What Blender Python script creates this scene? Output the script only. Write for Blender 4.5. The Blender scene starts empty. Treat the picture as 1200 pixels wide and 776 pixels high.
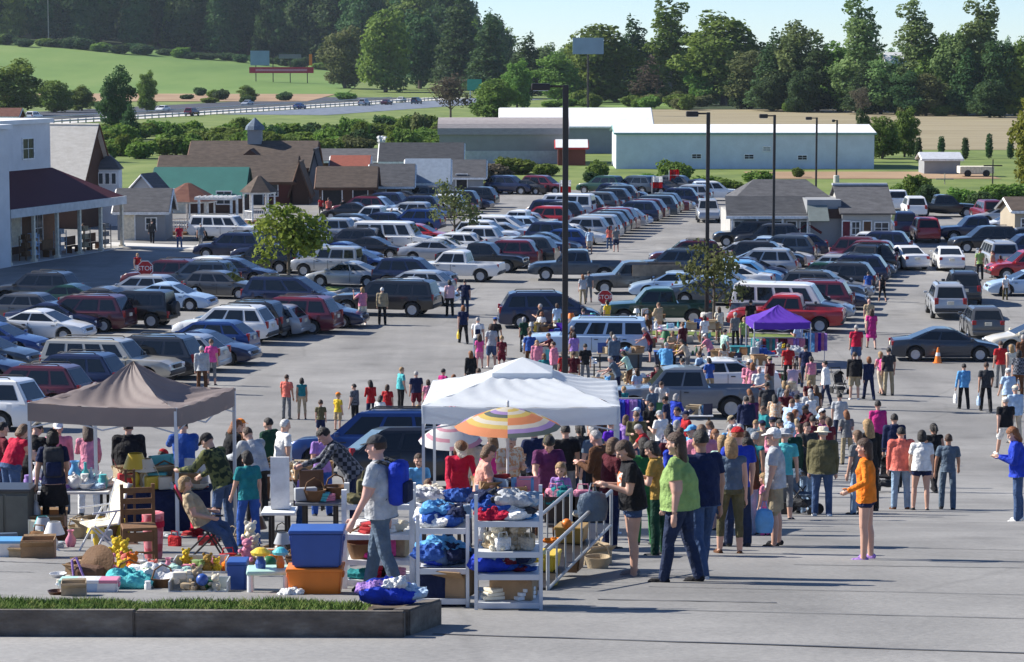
import bpy, bmesh, math, random
from mathutils import Vector, Matrix, Euler, Quaternion
R = math.radians
rnd = random.Random(7)
S = bpy.context.scene
COL = S.collection
V = Vector

# ------------------------------------------------------------------ camera, pixel <-> place
F, HC, HOR = 3000.0, 13.5, 60.0
PITCH = math.atan((388 - HOR) / F)
CAM = V((0, 0, HC))
CP, SP = math.cos(PITCH), math.sin(PITCH)
PROFILE = [(-50, 1.0), (5, 2.9), (20, 4.8), (24.5, 5.42), (29, 6.06), (38, 7.3), (50, 9.1), (60, 10.45), (70, 11.6), (79, 12.35), (88, 12.85), (97, 13.2), (106, 13.4), (118, 13.5), (9000, 13.5)]
def _slopes():
    m = []
    for i in range(len(PROFILE)):
        if i == 0 or i == len(PROFILE) - 1: m.append(0); continue
        a, b, c = PROFILE[i-1], PROFILE[i], PROFILE[i+1]
        s1, s2 = (b[1]-a[1])/(b[0]-a[0]), (c[1]-b[1])/(c[0]-b[0])
        m.append(0 if s1*s2 <= 0 else 2*s1*s2/(s1+s2))
    m[0] = (PROFILE[1][1]-PROFILE[0][1])/(PROFILE[1][0]-PROFILE[0][0])
    return m
_M = _slopes()
def sst(a, b, t):
    t = max(0., min(1., (t-a)/(b-a))); return t*t*(3-2*t)
def ground(x, y):
    z = 0
    for i in range(len(PROFILE)-1):
        a, b = PROFILE[i], PROFILE[i+1]
        if y <= b[0] or i == len(PROFILE)-2:
            h = b[0]-a[0]; t = max(0, (y-a[0])/h)
            z = HC - ((2*t**3-3*t*t+1)*a[1] + (t**3-2*t*t+t)*h*_M[i] + (-2*t**3+3*t*t)*b[1] + (t**3-t*t)*h*_M[i+1])
            break
    if y > 600:                                     # wooded hill and sloping field beyond the highway
        k = sst(60, -230, x + 30)
        z += k*(19*sst(760, 1180, y) + 45*sst(1150, 1900, y))
        z += 6*sst(900, 2500, y)
    return z
def ray(px, py):
    cx, cz = (px-600)/F, (388-py)/F
    return V((cx, CP + cz*SP, -SP + cz*CP)).normalized()
def G(px, py, h=0.0, t0=8.0):                               # place on the ground (or h above it) seen at a pixel of the photograph
    d = ray(px, py); t = t0
    prev = t
    while t < 4000:
        p = CAM + d*t
        if p.z <= ground(p.x, p.y) + h: break
        prev = t; t += max(.25, t*.004)
    lo, hi = prev, t
    for _ in range(30):
        m = (lo+hi)/2; p = CAM + d*m
        if p.z <= ground(p.x, p.y) + h: hi = m
        else: lo = m
    p = CAM + d*hi
    return V((p.x, p.y, ground(p.x, p.y)))
def at_depth(px, py, y):
    d = ray(px, py); return CAM + d*(y/d.y)
def on(x, y): return V((x, y, ground(x, y)))
def ppm(y): return F/y                              # rough pixels per metre at a depth

# ------------------------------------------------------------------ materials
MATS = {}
def mat(name, col, rough=.6, metal=0., noise=.12, scale=3.0, bump=0.0, bscale=40., spec=.5, coat=0., trans=0.):
    if name in MATS: return MATS[name]
    m = bpy.data.materials.new(name); m.use_nodes = True
    nt = m.node_tree; N = nt.nodes; L = nt.links
    b = N['Principled BSDF']
    b.inputs['Roughness'].default_value = rough; b.inputs['Metallic'].default_value = metal
    b.inputs['Specular IOR Level'].default_value = spec
    b.inputs['Coat Weight'].default_value = coat
    tc = N.new('ShaderNodeTexCoord')
    if noise > 0:
        n = N.new('ShaderNodeTexNoise'); n.inputs['Scale'].default_value = scale; n.inputs['Detail'].default_value = 5
        L.new(tc.outputs['Object'], n.inputs['Vector'])
        mx = N.new('ShaderNodeMix'); mx.data_type = 'RGBA'
        a = [max(0, c*(1-noise)) for c in col]; d = [min(1, c*(1+noise)) for c in col]
        mx.inputs[6].default_value = (*a, 1); mx.inputs[7].default_value = (*d, 1)
        rr = N.new('ShaderNodeMapRange'); rr.inputs[1].default_value = .3; rr.inputs[2].default_value = .7
        L.new(n.outputs[0], rr.inputs[0]); L.new(rr.outputs[0], mx.inputs[0]); L.new(mx.outputs[2], b.inputs['Base Color'])
    else:
        b.inputs['Base Color'].default_value = (*col, 1)
    if bump > 0:
        n2 = N.new('ShaderNodeTexNoise'); n2.inputs['Scale'].default_value = bscale; n2.inputs['Detail'].default_value = 4
        L.new(tc.outputs['Object'], n2.inputs['Vector'])
        bp = N.new('ShaderNodeBump'); bp.inputs['Strength'].default_value = bump; bp.inputs['Distance'].default_value = .05
        L.new(n2.outputs[0], bp.inputs['Height']); L.new(bp.outputs[0], b.inputs['Normal'])
    if trans > 0:
        t = N.new('ShaderNodeBsdfTranslucent'); t.inputs[0].default_value = (*col, 1)
        ms = N.new('ShaderNodeMixShader'); ms.inputs[0].default_value = trans
        out = N['Material Output']
        L.new(b.outputs[0], ms.inputs[1]); L.new(t.outputs[0], ms.inputs[2]); L.new(ms.outputs[0], out.inputs[0])
    MATS[name] = m
    return m
# everyday colour names -> base colours
C = dict(white=(.78,.78,.76), black=(.016,.016,.018), charcoal=(.04,.042,.047), grey=(.18,.185,.19), silver=(.42,.44,.46),
  navy=(.014,.022,.065), blue=(.03,.09,.34), royal=(.02,.05,.42), sky=(.12,.36,.66), pale_blue=(.42,.56,.72), teal=(.02,.20,.22),
  red=(.42,.02,.025), burgundy=(.085,.012,.02), maroon=(.14,.015,.028), crimson=(.48,.015,.05), pink=(.66,.24,.33), magenta=(.50,.03,.20), hot_pink=(.75,.1,.33),
  orange=(.80,.21,.02), yellow=(.72,.50,.04), gold=(.36,.22,.05), green=(.03,.16,.05), dark_green=(.012,.05,.03), lime=(.25,.37,.12), olive=(.11,.10,.05),
  khaki=(.34,.28,.18), tan=(.42,.33,.21), brown=(.11,.05,.025), beige=(.55,.47,.36), cream=(.72,.66,.52), purple=(.10,.02,.42), lilac=(.34,.20,.52), plum=(.12,.03,.10),
  turquoise=(.10,.48,.50), peach=(.72,.36,.28), denim=(.055,.095,.19), light_denim=(.24,.34,.46), dark_denim=(.022,.034,.075), coral=(.68,.17,.13), mint=(.45,.68,.58), cardboard=(.33,.21,.11), wood=(.17,.085,.035), skin=(.52,.30,.21), slate=(.10,.14,.19), champagne=(.48,.45,.38), midnight=(.028,.038,.055), steel=(.15,.17,.20))
WORD = dict(midnight='dark blue-grey', steel='slate grey', sky='bright blue', royal='royal blue', denim='blue denim', light_denim='light denim', dark_denim='dark denim', skin='skin')
def cw(c): return WORD.get(c, c.replace('_', ' '))
def cloth(c): return mat('cloth_'+c, C[c], .85, noise=.24, scale=7, bump=1., bscale=11, spec=.2)
def paint(c): return mat('car_paint_'+c, tuple(v*(.55 if c in ('slate','grey','blue','royal') else 1) for v in C[c]), .28, .25 if c in ('silver','grey','charcoal','champagne','blue','slate') else 0., noise=.05, scale=1.5, coat=.6)
def plastic(c): return mat('plastic_'+c, C[c], .4, noise=.1, scale=4)
def matte(c): return mat('matte_'+c, C[c], .8, noise=.2, scale=5, bump=.2)
GLASS = mat('car_glass', (.012,.016,.02), .06, noise=0, spec=.6)
TYRE = mat('tyre_rubber', (.018,.018,.019), .85, noise=.2)
RIM = mat('alloy_rim', (.55,.56,.57), .4, .15, noise=.1)
TRIM = mat('dark_trim', (.03,.03,.032), .55, noise=.1)
LAMP = mat('headlamp_lens', (.62,.65,.68), .12, .3, noise=0)
TAIL = mat('tail_lamp_lens', (.33,.012,.012), .18, noise=0)
STEEL = mat('white_coated_steel', (.62,.64,.66), .45, noise=.08)
DSTEEL = mat('dark_bronze_steel', (.035,.03,.028), .5, .3, noise=.1)
WOOD = mat('brown_wood', C['wood'], .6, noise=.3, scale=12)

# ------------------------------------------------------------------ objects
USED = {}
def tag(o, label=None, cat=None, group=None, kind=None):
    if label: o['label'] = label
    if cat: o['category'] = cat
    if group: o['group'] = group
    if kind: o['kind'] = kind
    return o
def mesh_of(bm, name, mats=(), smooth=None):
    me = bpy.data.meshes.new(name); bmesh.ops.recalc_face_normals(bm, faces=bm.faces[:]) if smooth != 'keep' else None
    bm.to_mesh(me); bm.free()
    for m in mats: me.materials.append(m)
    if smooth and smooth != 'keep':
        me.polygons.foreach_set('use_smooth', [True]*len(me.polygons))
        me.set_sharp_from_angle(angle=R(smooth))
    return me
def put(name, me, parent=None, loc=None, rz=0., m=None):
    o = bpy.data.objects.new(name, me); COL.objects.link(o)
    if parent is not None: o.parent = parent
    if loc is not None: o.location = loc
    if rz: o.rotation_euler = (0, 0, rz)
    if m is not None:
        if not me.materials: me.materials.append(m)
        for s in o.material_slots: s.link = 'OBJECT'; s.material = m
    return o
def obj(name, bm, m, parent=None, loc=None, rz=0., smooth=None):
    return put(name, mesh_of(bm, name, [m] if not isinstance(m, (list, tuple)) else m, smooth), parent, loc, rz)
def empty(name, loc, rz=0., label=None, cat=None, group=None):
    o = bpy.data.objects.new(name, None); COL.objects.link(o); o.location = loc; o.rotation_euler = (0, 0, rz)
    return tag(o, label, cat, group)
def copy_tree(o, parent=None):
    c = o.copy(); COL.objects.link(c)
    if parent is not None: c.parent = parent
    for k in o.children: copy_tree(k, c)
    return c
# ------------------------------------------------------------------ shapes added to a bmesh
def B(): return bmesh.new()
def box(bm, cx, cy, cz, sx, sy, sz, rot=None, mi=0, bev=0.):
    M = Matrix.Translation((cx, cy, cz))
    if rot is not None: M = M @ (Matrix.Rotation(rot, 4, 'Z') if isinstance(rot, (int, float)) else rot.to_matrix().to_4x4())
    M = M @ Matrix.Diagonal((sx, sy, sz, 1))
    r = bmesh.ops.create_cube(bm, size=1, matrix=M)
    vs = r['verts']; fs = {f for v in vs for f in v.link_faces}
    for f in fs: f.material_index = mi
    if bev > 0:
        es = list({e for v in vs for e in v.link_edges})
        r2 = bmesh.ops.bevel(bm, geom=es, offset=bev, segments=2, affect='EDGES', profile=.5)
        for f in r2['faces']: f.material_index = mi
    return vs
def frame_of(d):
    d = d.normalized(); a = V((0,0,1)) if abs(d.z) < .95 else V((1,0,0))
    x = d.cross(a).normalized(); return x, d.cross(x).normalized()
def tube(bm, pts, rad, n=8, mi=0, cap=True, round_=False):
    pts = [V(p) for p in pts]; rs = rad if isinstance(rad, (list, tuple)) else [rad]*len(pts)
    rings = []; P = list(pts); RR = list(rs)
    if round_:
        d0 = (pts[0]-pts[1]).normalized(); d1 = (pts[-1]-pts[-2]).normalized()
        P = [pts[0]+d0*rs[0]*.92, pts[0]+d0*rs[0]*.55] + P + [pts[-1]+d1*rs[-1]*.55, pts[-1]+d1*rs[-1]*.92]
        RR = [rs[0]*.35, rs[0]*.83] + RR + [rs[-1]*.83, rs[-1]*.35]
    ux = None
    for i, p in enumerate(P):
        d = (P[min(i+1, len(P)-1)] - P[max(i-1, 0)])
        if d.length < 1e-6: d = V((0,0,1))
        if ux is None: ux, uy = frame_of(d)
        else:
            dn = d.normalized(); ux = (ux - dn*ux.dot(dn)).normalized(); uy = dn.cross(ux)
        rings.append([bm.verts.new(p + ux*math.cos(2*math.pi*k/n)*RR[i] + uy*math.sin(2*math.pi*k/n)*RR[i]) for k in range(n)])
    for a, b in zip(rings, rings[1:]):
        for k in range(n):
            f = bm.faces.new((a[k], a[(k+1)%n], b[(k+1)%n], b[k])); f.material_index = mi
    if cap:
        for r_ in (rings[0][::-1], rings[-1]): bm.faces.new(r_).material_index = mi
def loft(bm, rings, mi=0, cap=True):
    rs = [[bm.verts.new(p) for p in r] for r in rings]; n = len(rs[0])
    for a, b in zip(rs, rs[1:]):
        for k in range(n):
            try: bm.faces.new((a[k], a[(k+1)%n], b[(k+1)%n], b[k])).material_index = mi
            except ValueError: pass
    if cap:
        bm.faces.new(rs[0][::-1]).material_index = mi; bm.faces.new(rs[-1]).material_index = mi
def lathe(bm, prof, n=14, c=(0,0,0), mi=0, axis='z', cap=True):
    rings = []
    for r, z in prof:
        rg = []
        for k in range(n):
            a = 2*math.pi*k/n
            p = (r*math.cos(a), r*math.sin(a), z)
            if axis == 'y': p = (p[0], p[2], p[1])
            if axis == 'x': p = (p[2], p[0], p[1])
            rg.append((p[0]+c[0], p[1]+c[1], p[2]+c[2]))
        rings.append(rg)
    loft(bm, rings, mi, cap)
def ellipsoid(bm, c, r, mi=0, seg=12, rot=None):
    M = Matrix.Translation(c)
    if rot is not None: M = M @ rot.to_matrix().to_4x4()
    M = M @ Matrix.Diagonal((*r, 1))
    rr = bmesh.ops.create_uvsphere(bm, u_segments=seg, v_segments=max(6, seg*2//3), radius=1, matrix=M)
    for f in {f for v in rr['verts'] for f in v.link_faces}: f.material_index = mi
    return rr['verts']
def prism(bm, poly, z0, z1, mi=0):
    a = [bm.verts.new((x, y, z0)) for x, y in poly]; b = [bm.verts.new((x, y, z1)) for x, y in poly]
    n = len(poly)
    for k in range(n): bm.faces.new((a[k], a[(k+1)%n], b[(k+1)%n], b[k])).material_index = mi
    bm.faces.new(a[::-1]).material_index = mi; bm.faces.new(b).material_index = mi
def poly(bm, pts, mi=0):
    f = bm.faces.new([bm.verts.new(p) for p in pts]); f.material_index = mi; return f
def slab(bm, pts, th, mi=0):                         # a flat polygon given thickness along its normal (downwards)
    pts = [V(p) for p in pts]; n = (pts[1]-pts[0]).cross(pts[2]-pts[0]).normalized()
    a = [bm.verts.new(p) for p in pts]; b = [bm.verts.new(p - n*th) for p in pts]; k = len(pts)
    bm.faces.new(a).material_index = mi; bm.faces.new(b[::-1]).material_index = mi
    for i in range(k): bm.faces.new((a[(i+1)%k], a[i], b[i], b[(i+1)%k])).material_index = mi
LABELS = set()
# ================================================================== light, sky, camera
SUN_AZ, SUN_EL = R(17), R(36)                        # low sun from the left, a little behind the scene
w = bpy.data.worlds.new('World'); S.world = w; w.use_nodes = True
nt = w.node_tree; bg = nt.nodes['Background']
sky = nt.nodes.new('ShaderNodeTexSky'); sky.sky_type = 'NISHITA'; sky.sun_disc = False
sdir = V((-math.cos(SUN_AZ)*math.cos(SUN_EL), math.sin(SUN_AZ)*math.cos(SUN_EL), math.sin(SUN_EL)))
sky.sun_elevation = SUN_EL; sky.sun_rotation = math.atan2(sdir.x, sdir.y)
sky.air_density = 1.0; sky.dust_density = .1; sky.ozone_density = 2.5; sky.altitude = 2500
tint = nt.nodes.new('ShaderNodeMix'); tint.data_type = 'RGBA'; tint.blend_type = 'MULTIPLY'; tint.inputs[0].default_value = 1; tint.inputs[7].default_value = (.84, .95, 1.14, 1)
nt.links.new(sky.outputs[0], tint.inputs[6]); nt.links.new(tint.outputs[2], bg.inputs[0]); bg.inputs[1].default_value = .08
sl = bpy.data.lights.new('sun', 'SUN'); sl.energy = 4.8; sl.angle = R(.5); sl.color = (1, .945, .86)
so = bpy.data.objects.new('sun', sl); COL.objects.link(so); so.rotation_euler = (-sdir).to_track_quat('-Z', 'Y').to_euler()
S.view_settings.view_transform = 'Standard'; S.view_settings.look = 'None'; S.view_settings.gamma = 1; S.view_settings.exposure = .82
cd = bpy.data.cameras.new('camera'); co = bpy.data.objects.new('camera', cd); COL.objects.link(co); S.camera = co
cd.sensor_width = 36; cd.lens = 36*F/1200; cd.clip_end = 20000; cd.clip_start = .5
co.location = CAM; co.rotation_euler = (R(90)-PITCH, 0, 0)
try:
    S.cycles.use_denoising = True; S.cycles.max_bounces = 6; S.cycles.transparent_max_bounces = 8
except Exception: pass

# ================================================================== ground, lot, fields, highway
YL = []
y = -10.
while y < 7000:
    YL.append(y)
    y += 1.5 if y < 124 else (8 if y < 300 else (16 if y < 1300 else 120))
def ramp_mat(name, cols, scale, detail=8, rough=.9, extra=None, bump=.3, bscale=6, stretch=None):
    m = bpy.data.materials.new(name); m.use_nodes = True; nt = m.node_tree; N = nt.nodes; L = nt.links
    b = N['Principled BSDF']; b.inputs['Roughness'].default_value = rough; b.inputs['Specular IOR Level'].default_value = .25
    tc = N.new('ShaderNodeTexCoord'); mp = N.new('ShaderNodeMapping'); L.new(tc.outputs['Object'], mp.inputs[0])
    if stretch: mp.inputs['Scale'].default_value = stretch
    n = N.new('ShaderNodeTexNoise'); n.inputs['Scale'].default_value = scale; n.inputs['Detail'].default_value = detail; n.inputs['Roughness'].default_value = .62
    L.new(mp.outputs[0], n.inputs['Vector'])
    cr = N.new('ShaderNodeValToRGB'); L.new(n.outputs[0], cr.inputs[0])
    for i, (p, c) in enumerate(cols):
        e = cr.color_ramp.elements[i] if i < 2 else cr.color_ramp.elements.new(p)
        e.position = p; e.color = (*c, 1)
    out = cr.outputs[0]
    if extra: out = extra(N, L, tc, out)
    L.new(out, b.inputs['Base Color'])
    n2 = N.new('ShaderNodeTexNoise'); n2.inputs['Scale'].default_value = bscale; n2.inputs['Detail'].default_value = 6
    L.new(tc.outputs['Object'], n2.inputs['Vector'])
    bp = N.new('ShaderNodeBump'); bp.inputs['Strength'].default_value = bump; bp.inputs['Distance'].default_value = .04
    L.new(n2.outputs[0], bp.inputs['Height']); L.new(bp.outputs[0], b.inputs['Normal'])
    return m
def asphalt_extra(N, L, tc, out):
    # worn tyre paths, tar patches and hairline cracks
    big = N.new('ShaderNodeTexNoise'); big.inputs['Scale'].default_value = .09; big.inputs['Detail'].default_value = 4
    L.new(tc.outputs['Object'], big.inputs['Vector'])
    mr = N.new('ShaderNodeMapRange'); mr.inputs[1].default_value = .35; mr.inputs[2].default_value = .68; mr.inputs[3].default_value = .80; mr.inputs[4].default_value = 1.14
    L.new(big.outputs[0], mr.inputs[0])
    vo = N.new('ShaderNodeTexVoronoi'); vo.feature = 'DISTANCE_TO_EDGE'; vo.inputs['Scale'].default_value = .16
    wn = N.new('ShaderNodeTexNoise'); wn.inputs['Scale'].default_value = .6; L.new(tc.outputs['Object'], wn.inputs['Vector'])
    ad = N.new('ShaderNodeMix'); ad.data_type = 'VECTOR'; ad.inputs[0].default_value = .25
    L.new(tc.outputs['Object'], ad.inputs[4]); L.new(wn.outputs['Color'], ad.inputs[5]); L.new(ad.outputs[1], vo.inputs['Vector'])
    cr = N.new('ShaderNodeMapRange'); cr.inputs[1].default_value = .0; cr.inputs[2].default_value = .012; cr.inputs[3].default_value = .88; cr.inputs[4].default_value = 1.
    L.new(vo.outputs['Distance'], cr.inputs[0])
    gr = N.new('ShaderNodeTexNoise'); gr.inputs['Scale'].default_value = 14; gr.inputs['Detail'].default_value = 10; gr.inputs['Roughness'].default_value = .8
    L.new(tc.outputs['Object'], gr.inputs['Vector'])
    g2 = N.new('ShaderNodeMapRange'); g2.inputs[1].default_value = .3; g2.inputs[2].default_value = .7; g2.inputs[3].default_value = .78; g2.inputs[4].default_value = 1.2
    L.new(gr.outputs[0], g2.inputs[0])
    oil = N.new('ShaderNodeTexVoronoi'); oil.inputs['Scale'].default_value = .42; L.new(tc.outputs['Object'], oil.inputs['Vector'])
    om = N.new('ShaderNodeMapRange'); om.inputs[1].default_value = .05; om.inputs[2].default_value = .3; om.inputs[3].default_value = .80; om.inputs[4].default_value = 1.; L.new(oil.outputs['Distance'], om.inputs[0])
    mp = N.new('ShaderNodeMapping'); mp.inputs['Scale'].default_value = (.5, .04, 1); mp.inputs['Rotation'].default_value = (0, 0, R(13)); L.new(tc.outputs['Object'], mp.inputs[0])
    stn = N.new('ShaderNodeTexNoise'); stn.inputs['Scale'].default_value = 1.2; stn.inputs['Detail'].default_value = 6; L.new(mp.outputs[0], stn.inputs['Vector'])
    sm_ = N.new('ShaderNodeMapRange'); sm_.inputs[1].default_value = .35; sm_.inputs[2].default_value = .6; sm_.inputs[3].default_value = .88; sm_.inputs[4].default_value = 1.05; L.new(stn.outputs[0], sm_.inputs[0])
    mo = N.new('ShaderNodeMath'); mo.operation = 'MULTIPLY'; L.new(om.outputs[0], mo.inputs[0]); L.new(sm_.outputs[0], mo.inputs[1])
    mo2 = N.new('ShaderNodeMath'); mo2.operation = 'MULTIPLY'; L.new(mo.outputs[0], mo2.inputs[0]); L.new(cr.outputs[0], mo2.inputs[1]); cr = mo2
    m1 = N.new('ShaderNodeMath'); m1.operation = 'MULTIPLY'; L.new(mr.outputs[0], m1.inputs[0]); L.new(cr.outputs[0], m1.inputs[1])
    m2 = N.new('ShaderNodeMath'); m2.operation = 'MULTIPLY'; L.new(m1.outputs[0], m2.inputs[0]); L.new(g2.outputs[0], m2.inputs[1])
    vm = N.new('ShaderNodeVectorMath'); vm.operation = 'SCALE'; L.new(out, vm.inputs[0]); L.new(m2.outputs[0], vm.inputs['Scale'])
    return vm.outputs[0]
ASPHALT = ramp_mat('worn_asphalt', [(.3,(.222,.217,.208)),(.7,(.292,.284,.27))], .45, extra=asphalt_extra, rough=.85, bscale=9, bump=.25)
GRASSM = ramp_mat('meadow_grass', [(.3,(.075,.115,.03)),(.5,(.15,.20,.05)),(.7,(.21,.245,.075))], .12, bscale=2)
FIELDM = ramp_mat('green_field', [(.3,(.10,.18,.04)),(.5,(.135,.22,.05)),(.72,(.18,.25,.07))], .03, stretch=(1,.3,1), bscale=.7)
TANM = ramp_mat('dry_field', [(.3,(.23,.19,.11)),(.55,(.30,.255,.16)),(.75,(.33,.29,.17))], .05, stretch=(.5,2,1), bscale=1)
SOILM = ramp_mat('bare_soil', [(.3,(.27,.17,.10)),(.7,(.40,.28,.17))], .05, bscale=1)
CONCM = ramp_mat('pale_concrete', [(.3,(.50,.49,.46)),(.7,(.60,.58,.54))], .2, bscale=3)
RIPRAP = ramp_mat('grey_riprap', [(.35,(.10,.125,.17)),(.65,(.20,.23,.28))], .5, bscale=2, bump=.8)
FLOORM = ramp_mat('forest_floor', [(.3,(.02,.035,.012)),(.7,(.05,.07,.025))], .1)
def sheet(name, ys, xl, xr, off, m, nx=1):
    bm = B(); rows = []
    for y in ys:
        a, b = xl(y), xr(y)
        rows.append([bm.verts.new((a+(b-a)*k/nx, y, ground(a+(b-a)*k/nx, y)+off)) for k in range(nx+1)])
    for r0, r1 in zip(rows, rows[1:]):
        for k in range(nx): bm.faces.new((r0[k], r0[k+1], r1[k+1], r1[k]))
    o = obj(name, bm, m, smooth=None); tag(o, kind='structure'); return o
def ys(a, b): return [a] + [y for y in YL if a < y < b] + [b]
XL = [-2500,-1500,-900]+list(range(-600, 401, 20))+[600,1000,1800,2500]
bm = B(); rows = []
for y in YL: rows.append([bm.verts.new((x, y, ground(x, y))) for x in XL])
for r0, r1 in zip(rows, rows[1:]):
    for k in range(len(XL)-1): bm.faces.new((r0[k], r0[k+1], r1[k+1], r1[k]))
tag(obj('ground', bm, GRASSM, smooth=60), kind='structure')
sheet('parking_lot', ys(-9, 250), lambda y: -80, lambda y: 110 if y < 222 else 25, .02, ASPHALT)
sheet('brown_field', ys(352, 596), lambda y: 12+(y-352)*.02, lambda y: 190, .04, TANM)
sheet('dirt_path', ys(272, 288), lambda y: 26, lambda y: 52, .04, SOILM)
sheet('bright_lawn', ys(600, 760), lambda y: 10, lambda y: 90, .04, FIELDM)
sheet('soil_strip', ys(690, 800), lambda y: -150-(y-690)*.2, lambda y: -55, .12, SOILM, 10)
sheet('green_field', ys(800, 1165), lambda y: -420, lambda y: -52-(y-800)*.03, .12, FIELDM, 30)
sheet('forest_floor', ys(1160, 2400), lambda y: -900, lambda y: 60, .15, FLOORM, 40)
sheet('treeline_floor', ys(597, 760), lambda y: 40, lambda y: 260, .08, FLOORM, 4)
# faded parking bay lines
LINEM = mat('faded_road_paint', (.62,.61,.57), .8, noise=.25, scale=2)
# highway: two carriageways, guard rail, stony bank
HA, HB = G(0, 150), G(505, 118)
hd = (HB-HA); hd.z = 0; hl = hd.length; hd.normalize(); hn = V((-hd.y, hd.x, 0))   # hn points away to the left
def strip(name, o0, o1, off, m, a=-150, b=None):
    bm = B(); b = hl+40 if b is None else b; rows = []
    n = 24
    for i in range(n+1):
        p = HA + hd*(a+(b-a)*i/n)
        r = [p+hn*o0, p+hn*o1]
        rows.append([bm.verts.new((q.x, q.y, ground(q.x, q.y)+off)) for q in r])
    for r0, r1 in zip(rows, rows[1:]): bm.faces.new((r0[0], r0[1], r1[1], r1[0]))
    return tag(obj(name, bm, m), kind='structure')
HWYD = ramp_mat('dark_highway', [(.3,(.05,.055,.07)),(.7,(.075,.08,.095))], .1)
strip('highway', 0, 14, .06, CONCM)
strip('highway_far_carriageway', 15.4, 46, .06, HWYD)
strip('highway_bank', -26, -1.6, .05, RIPRAP, 100)
for o in (4.6, 9.3): strip('lane_marking', o, o+.15, .075, LINEM)
for q, lab in ((-.9, 'pale steel guard rail on posts along the near edge of the highway'), (14.7, 'low steel guard rail between the two carriageways of the highway')):
    gr = empty('guard_rail', HA+hn*q, 0, lab, 'guard rail')
    bm = B()
    for i in range(12):
        a, b = hd*(-20+(hl+30)*i/12), hd*(-20+(hl+30)*(i+1)/12)
        tube(bm, [a+V((0,0,.62)), b+V((0,0,.62))], .16, 6)
    obj('rail', bm, mat('galvanised_steel', (.42,.44,.45), .5, .4), gr)
    if q < 0:
        pm = None
        for i in range(80):
            p = hd*(-15+(hl+20)*i/80)
            if pm is None:
                bm = B(); box(bm, 0, 0, .45, .22, .22, .9); pm = mesh_of(bm, 'post', [mat('weathered_post', (.42,.42,.40), .8)])
            put('post', pm, gr, p)
# ------------------------------------------------------------------ kerbed planter in front
PA, PB = G(474, 750), G(-60, 747)
PB = V((PB.x-3, PA.y+(PB.y-PA.y), 0))
pd = V((PB.x-PA.x, PB.y-PA.y, 0)).normalized(); pn = V((pd.y, -pd.x, 0))
if pn.y < 0: pn = -pn
KH, KD = .25, 1.35
side = (G(507, 738)-PA); side.z = 0; side = side.normalized()*KD
KERBM = ramp_mat('weathered_kerb', [(.3,(.085,.072,.06)),(.55,(.16,.14,.118)),(.8,(.28,.26,.22))], 3, stretch=(1,1,3), bscale=25, bump=.5)
pk = empty('planter_kerb', PA, 0, 'low dark kerb wall round the grass bed at the front', 'kerb')
def kerb_len(a, b, wid, inset, nm):
    d = (b-a).normalized(); n = V((-d.y, d.x, 0)); L_ = (b-a).length; k = max(1, int(L_/2.2))
    for i in range(k):
        s, e = a+d*(L_*i/k+.002), a+d*(L_*(i+1)/k-.002)
        bm = B()
        pts = [s, e, e+n*wid*inset, s+n*wid*inset]
        lo = [p+V((0,0,ground(PA.x+p.x, PA.y+p.y)-PA.z-.3)) for p in pts]; hi = [p+V((0,0,ground(PA.x+p.x, PA.y+p.y)-PA.z+KH+rnd.uniform(-.008,.008))) for p in pts]
        loft(bm, [lo, hi])
        bmesh.ops.bevel(bm, geom=bm.edges[:], offset=.014, segments=2, affect='EDGES')
        obj(nm, bm, KERBM, pk)
Lp = (PB-PA); Lp.z = 0
kerb_len(V((0,0,0)), Lp, .17, -1, 'kerb_stone')
kerb_len(V((0,0,0))+side.normalized()*.19, side*1.0, .17, 1, 'kerb_stone')
bm = B()
q = [V((0,0,0))+pn*.16-V((.16,0,0)), side-V((.16,0,0)), side+Lp, Lp+pn*.16]
poly(bm, [p+V((0,0,ground(PA.x+p.x, PA.y+p.y)-PA.z+KH-.05)) for p in q])
tag(obj('bed_soil', bm, ramp_mat('planter_soil', [(.3,(.06,.045,.03)),(.7,(.16,.12,.08))], 5), None, PA), kind='structure')
# grass blades on the bed
BLADE = ramp_mat('lawn_blades', [(.32,(.035,.075,.012)),(.48,(.10,.175,.03)),(.66,(.24,.26,.08))], 6)
bm = B(); Lk = Lp.length
for i in range(26000):
    t = rnd.random(); u = rnd.uniform(.15, .97); x_along = .38 + t*(min(Lk, 6.6)-.38)
    p = pd*x_along + pn*KD*u
    dens = .5+.5*math.sin(x_along*2.1+u*3)*math.cos(x_along*5.3-u*4)
    if x_along < .8 and rnd.random() > (x_along-.33)*2: continue
    h = rnd.uniform(.025, .06)+.035*max(0, dens)
    z = ground(PA.x+p.x, PA.y+p.y)-PA.z+KH-.05
    a = rnd.uniform(0, 6.28); dx, dy = math.cos(a)*.008, math.sin(a)*.008; lx, ly = rnd.uniform(-.07,.07), rnd.uniform(-.07,.07)
    if dens < .12 and rnd.random() < .6: continue
    poly(bm, [(p.x-dx, p.y-dy, z), (p.x+dx, p.y+dy, z), (p.x+lx, p.y+ly, z+h)])
tag(obj('grass', bm, BLADE, None, PA, smooth='keep'), 'short tufted green grass growing in the kerbed bed', 'grass', kind='stuff')

hm = bpy.data.materials.new('haze'); hm.use_nodes = True; hn_ = hm.node_tree; hn_.nodes.remove(hn_.nodes['Principled BSDF'])
pv = hn_.nodes.new('ShaderNodeVolumePrincipled'); pv.inputs['Color'].default_value = (.72,.86,1,1); pv.inputs['Density'].default_value = .00005; pv.inputs['Anisotropy'].default_value = .2
hn_.links.new(pv.outputs[0], hn_.nodes['Material Output'].inputs['Volume'])
bm = B(); box(bm, 0, 1170, 40, 2400, 2500, 84); tag(obj('haze', bm, hm), kind='stuff'); bpy.data.objects['haze']['label'] = 'thin pale blue air over the whole scene'
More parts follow.
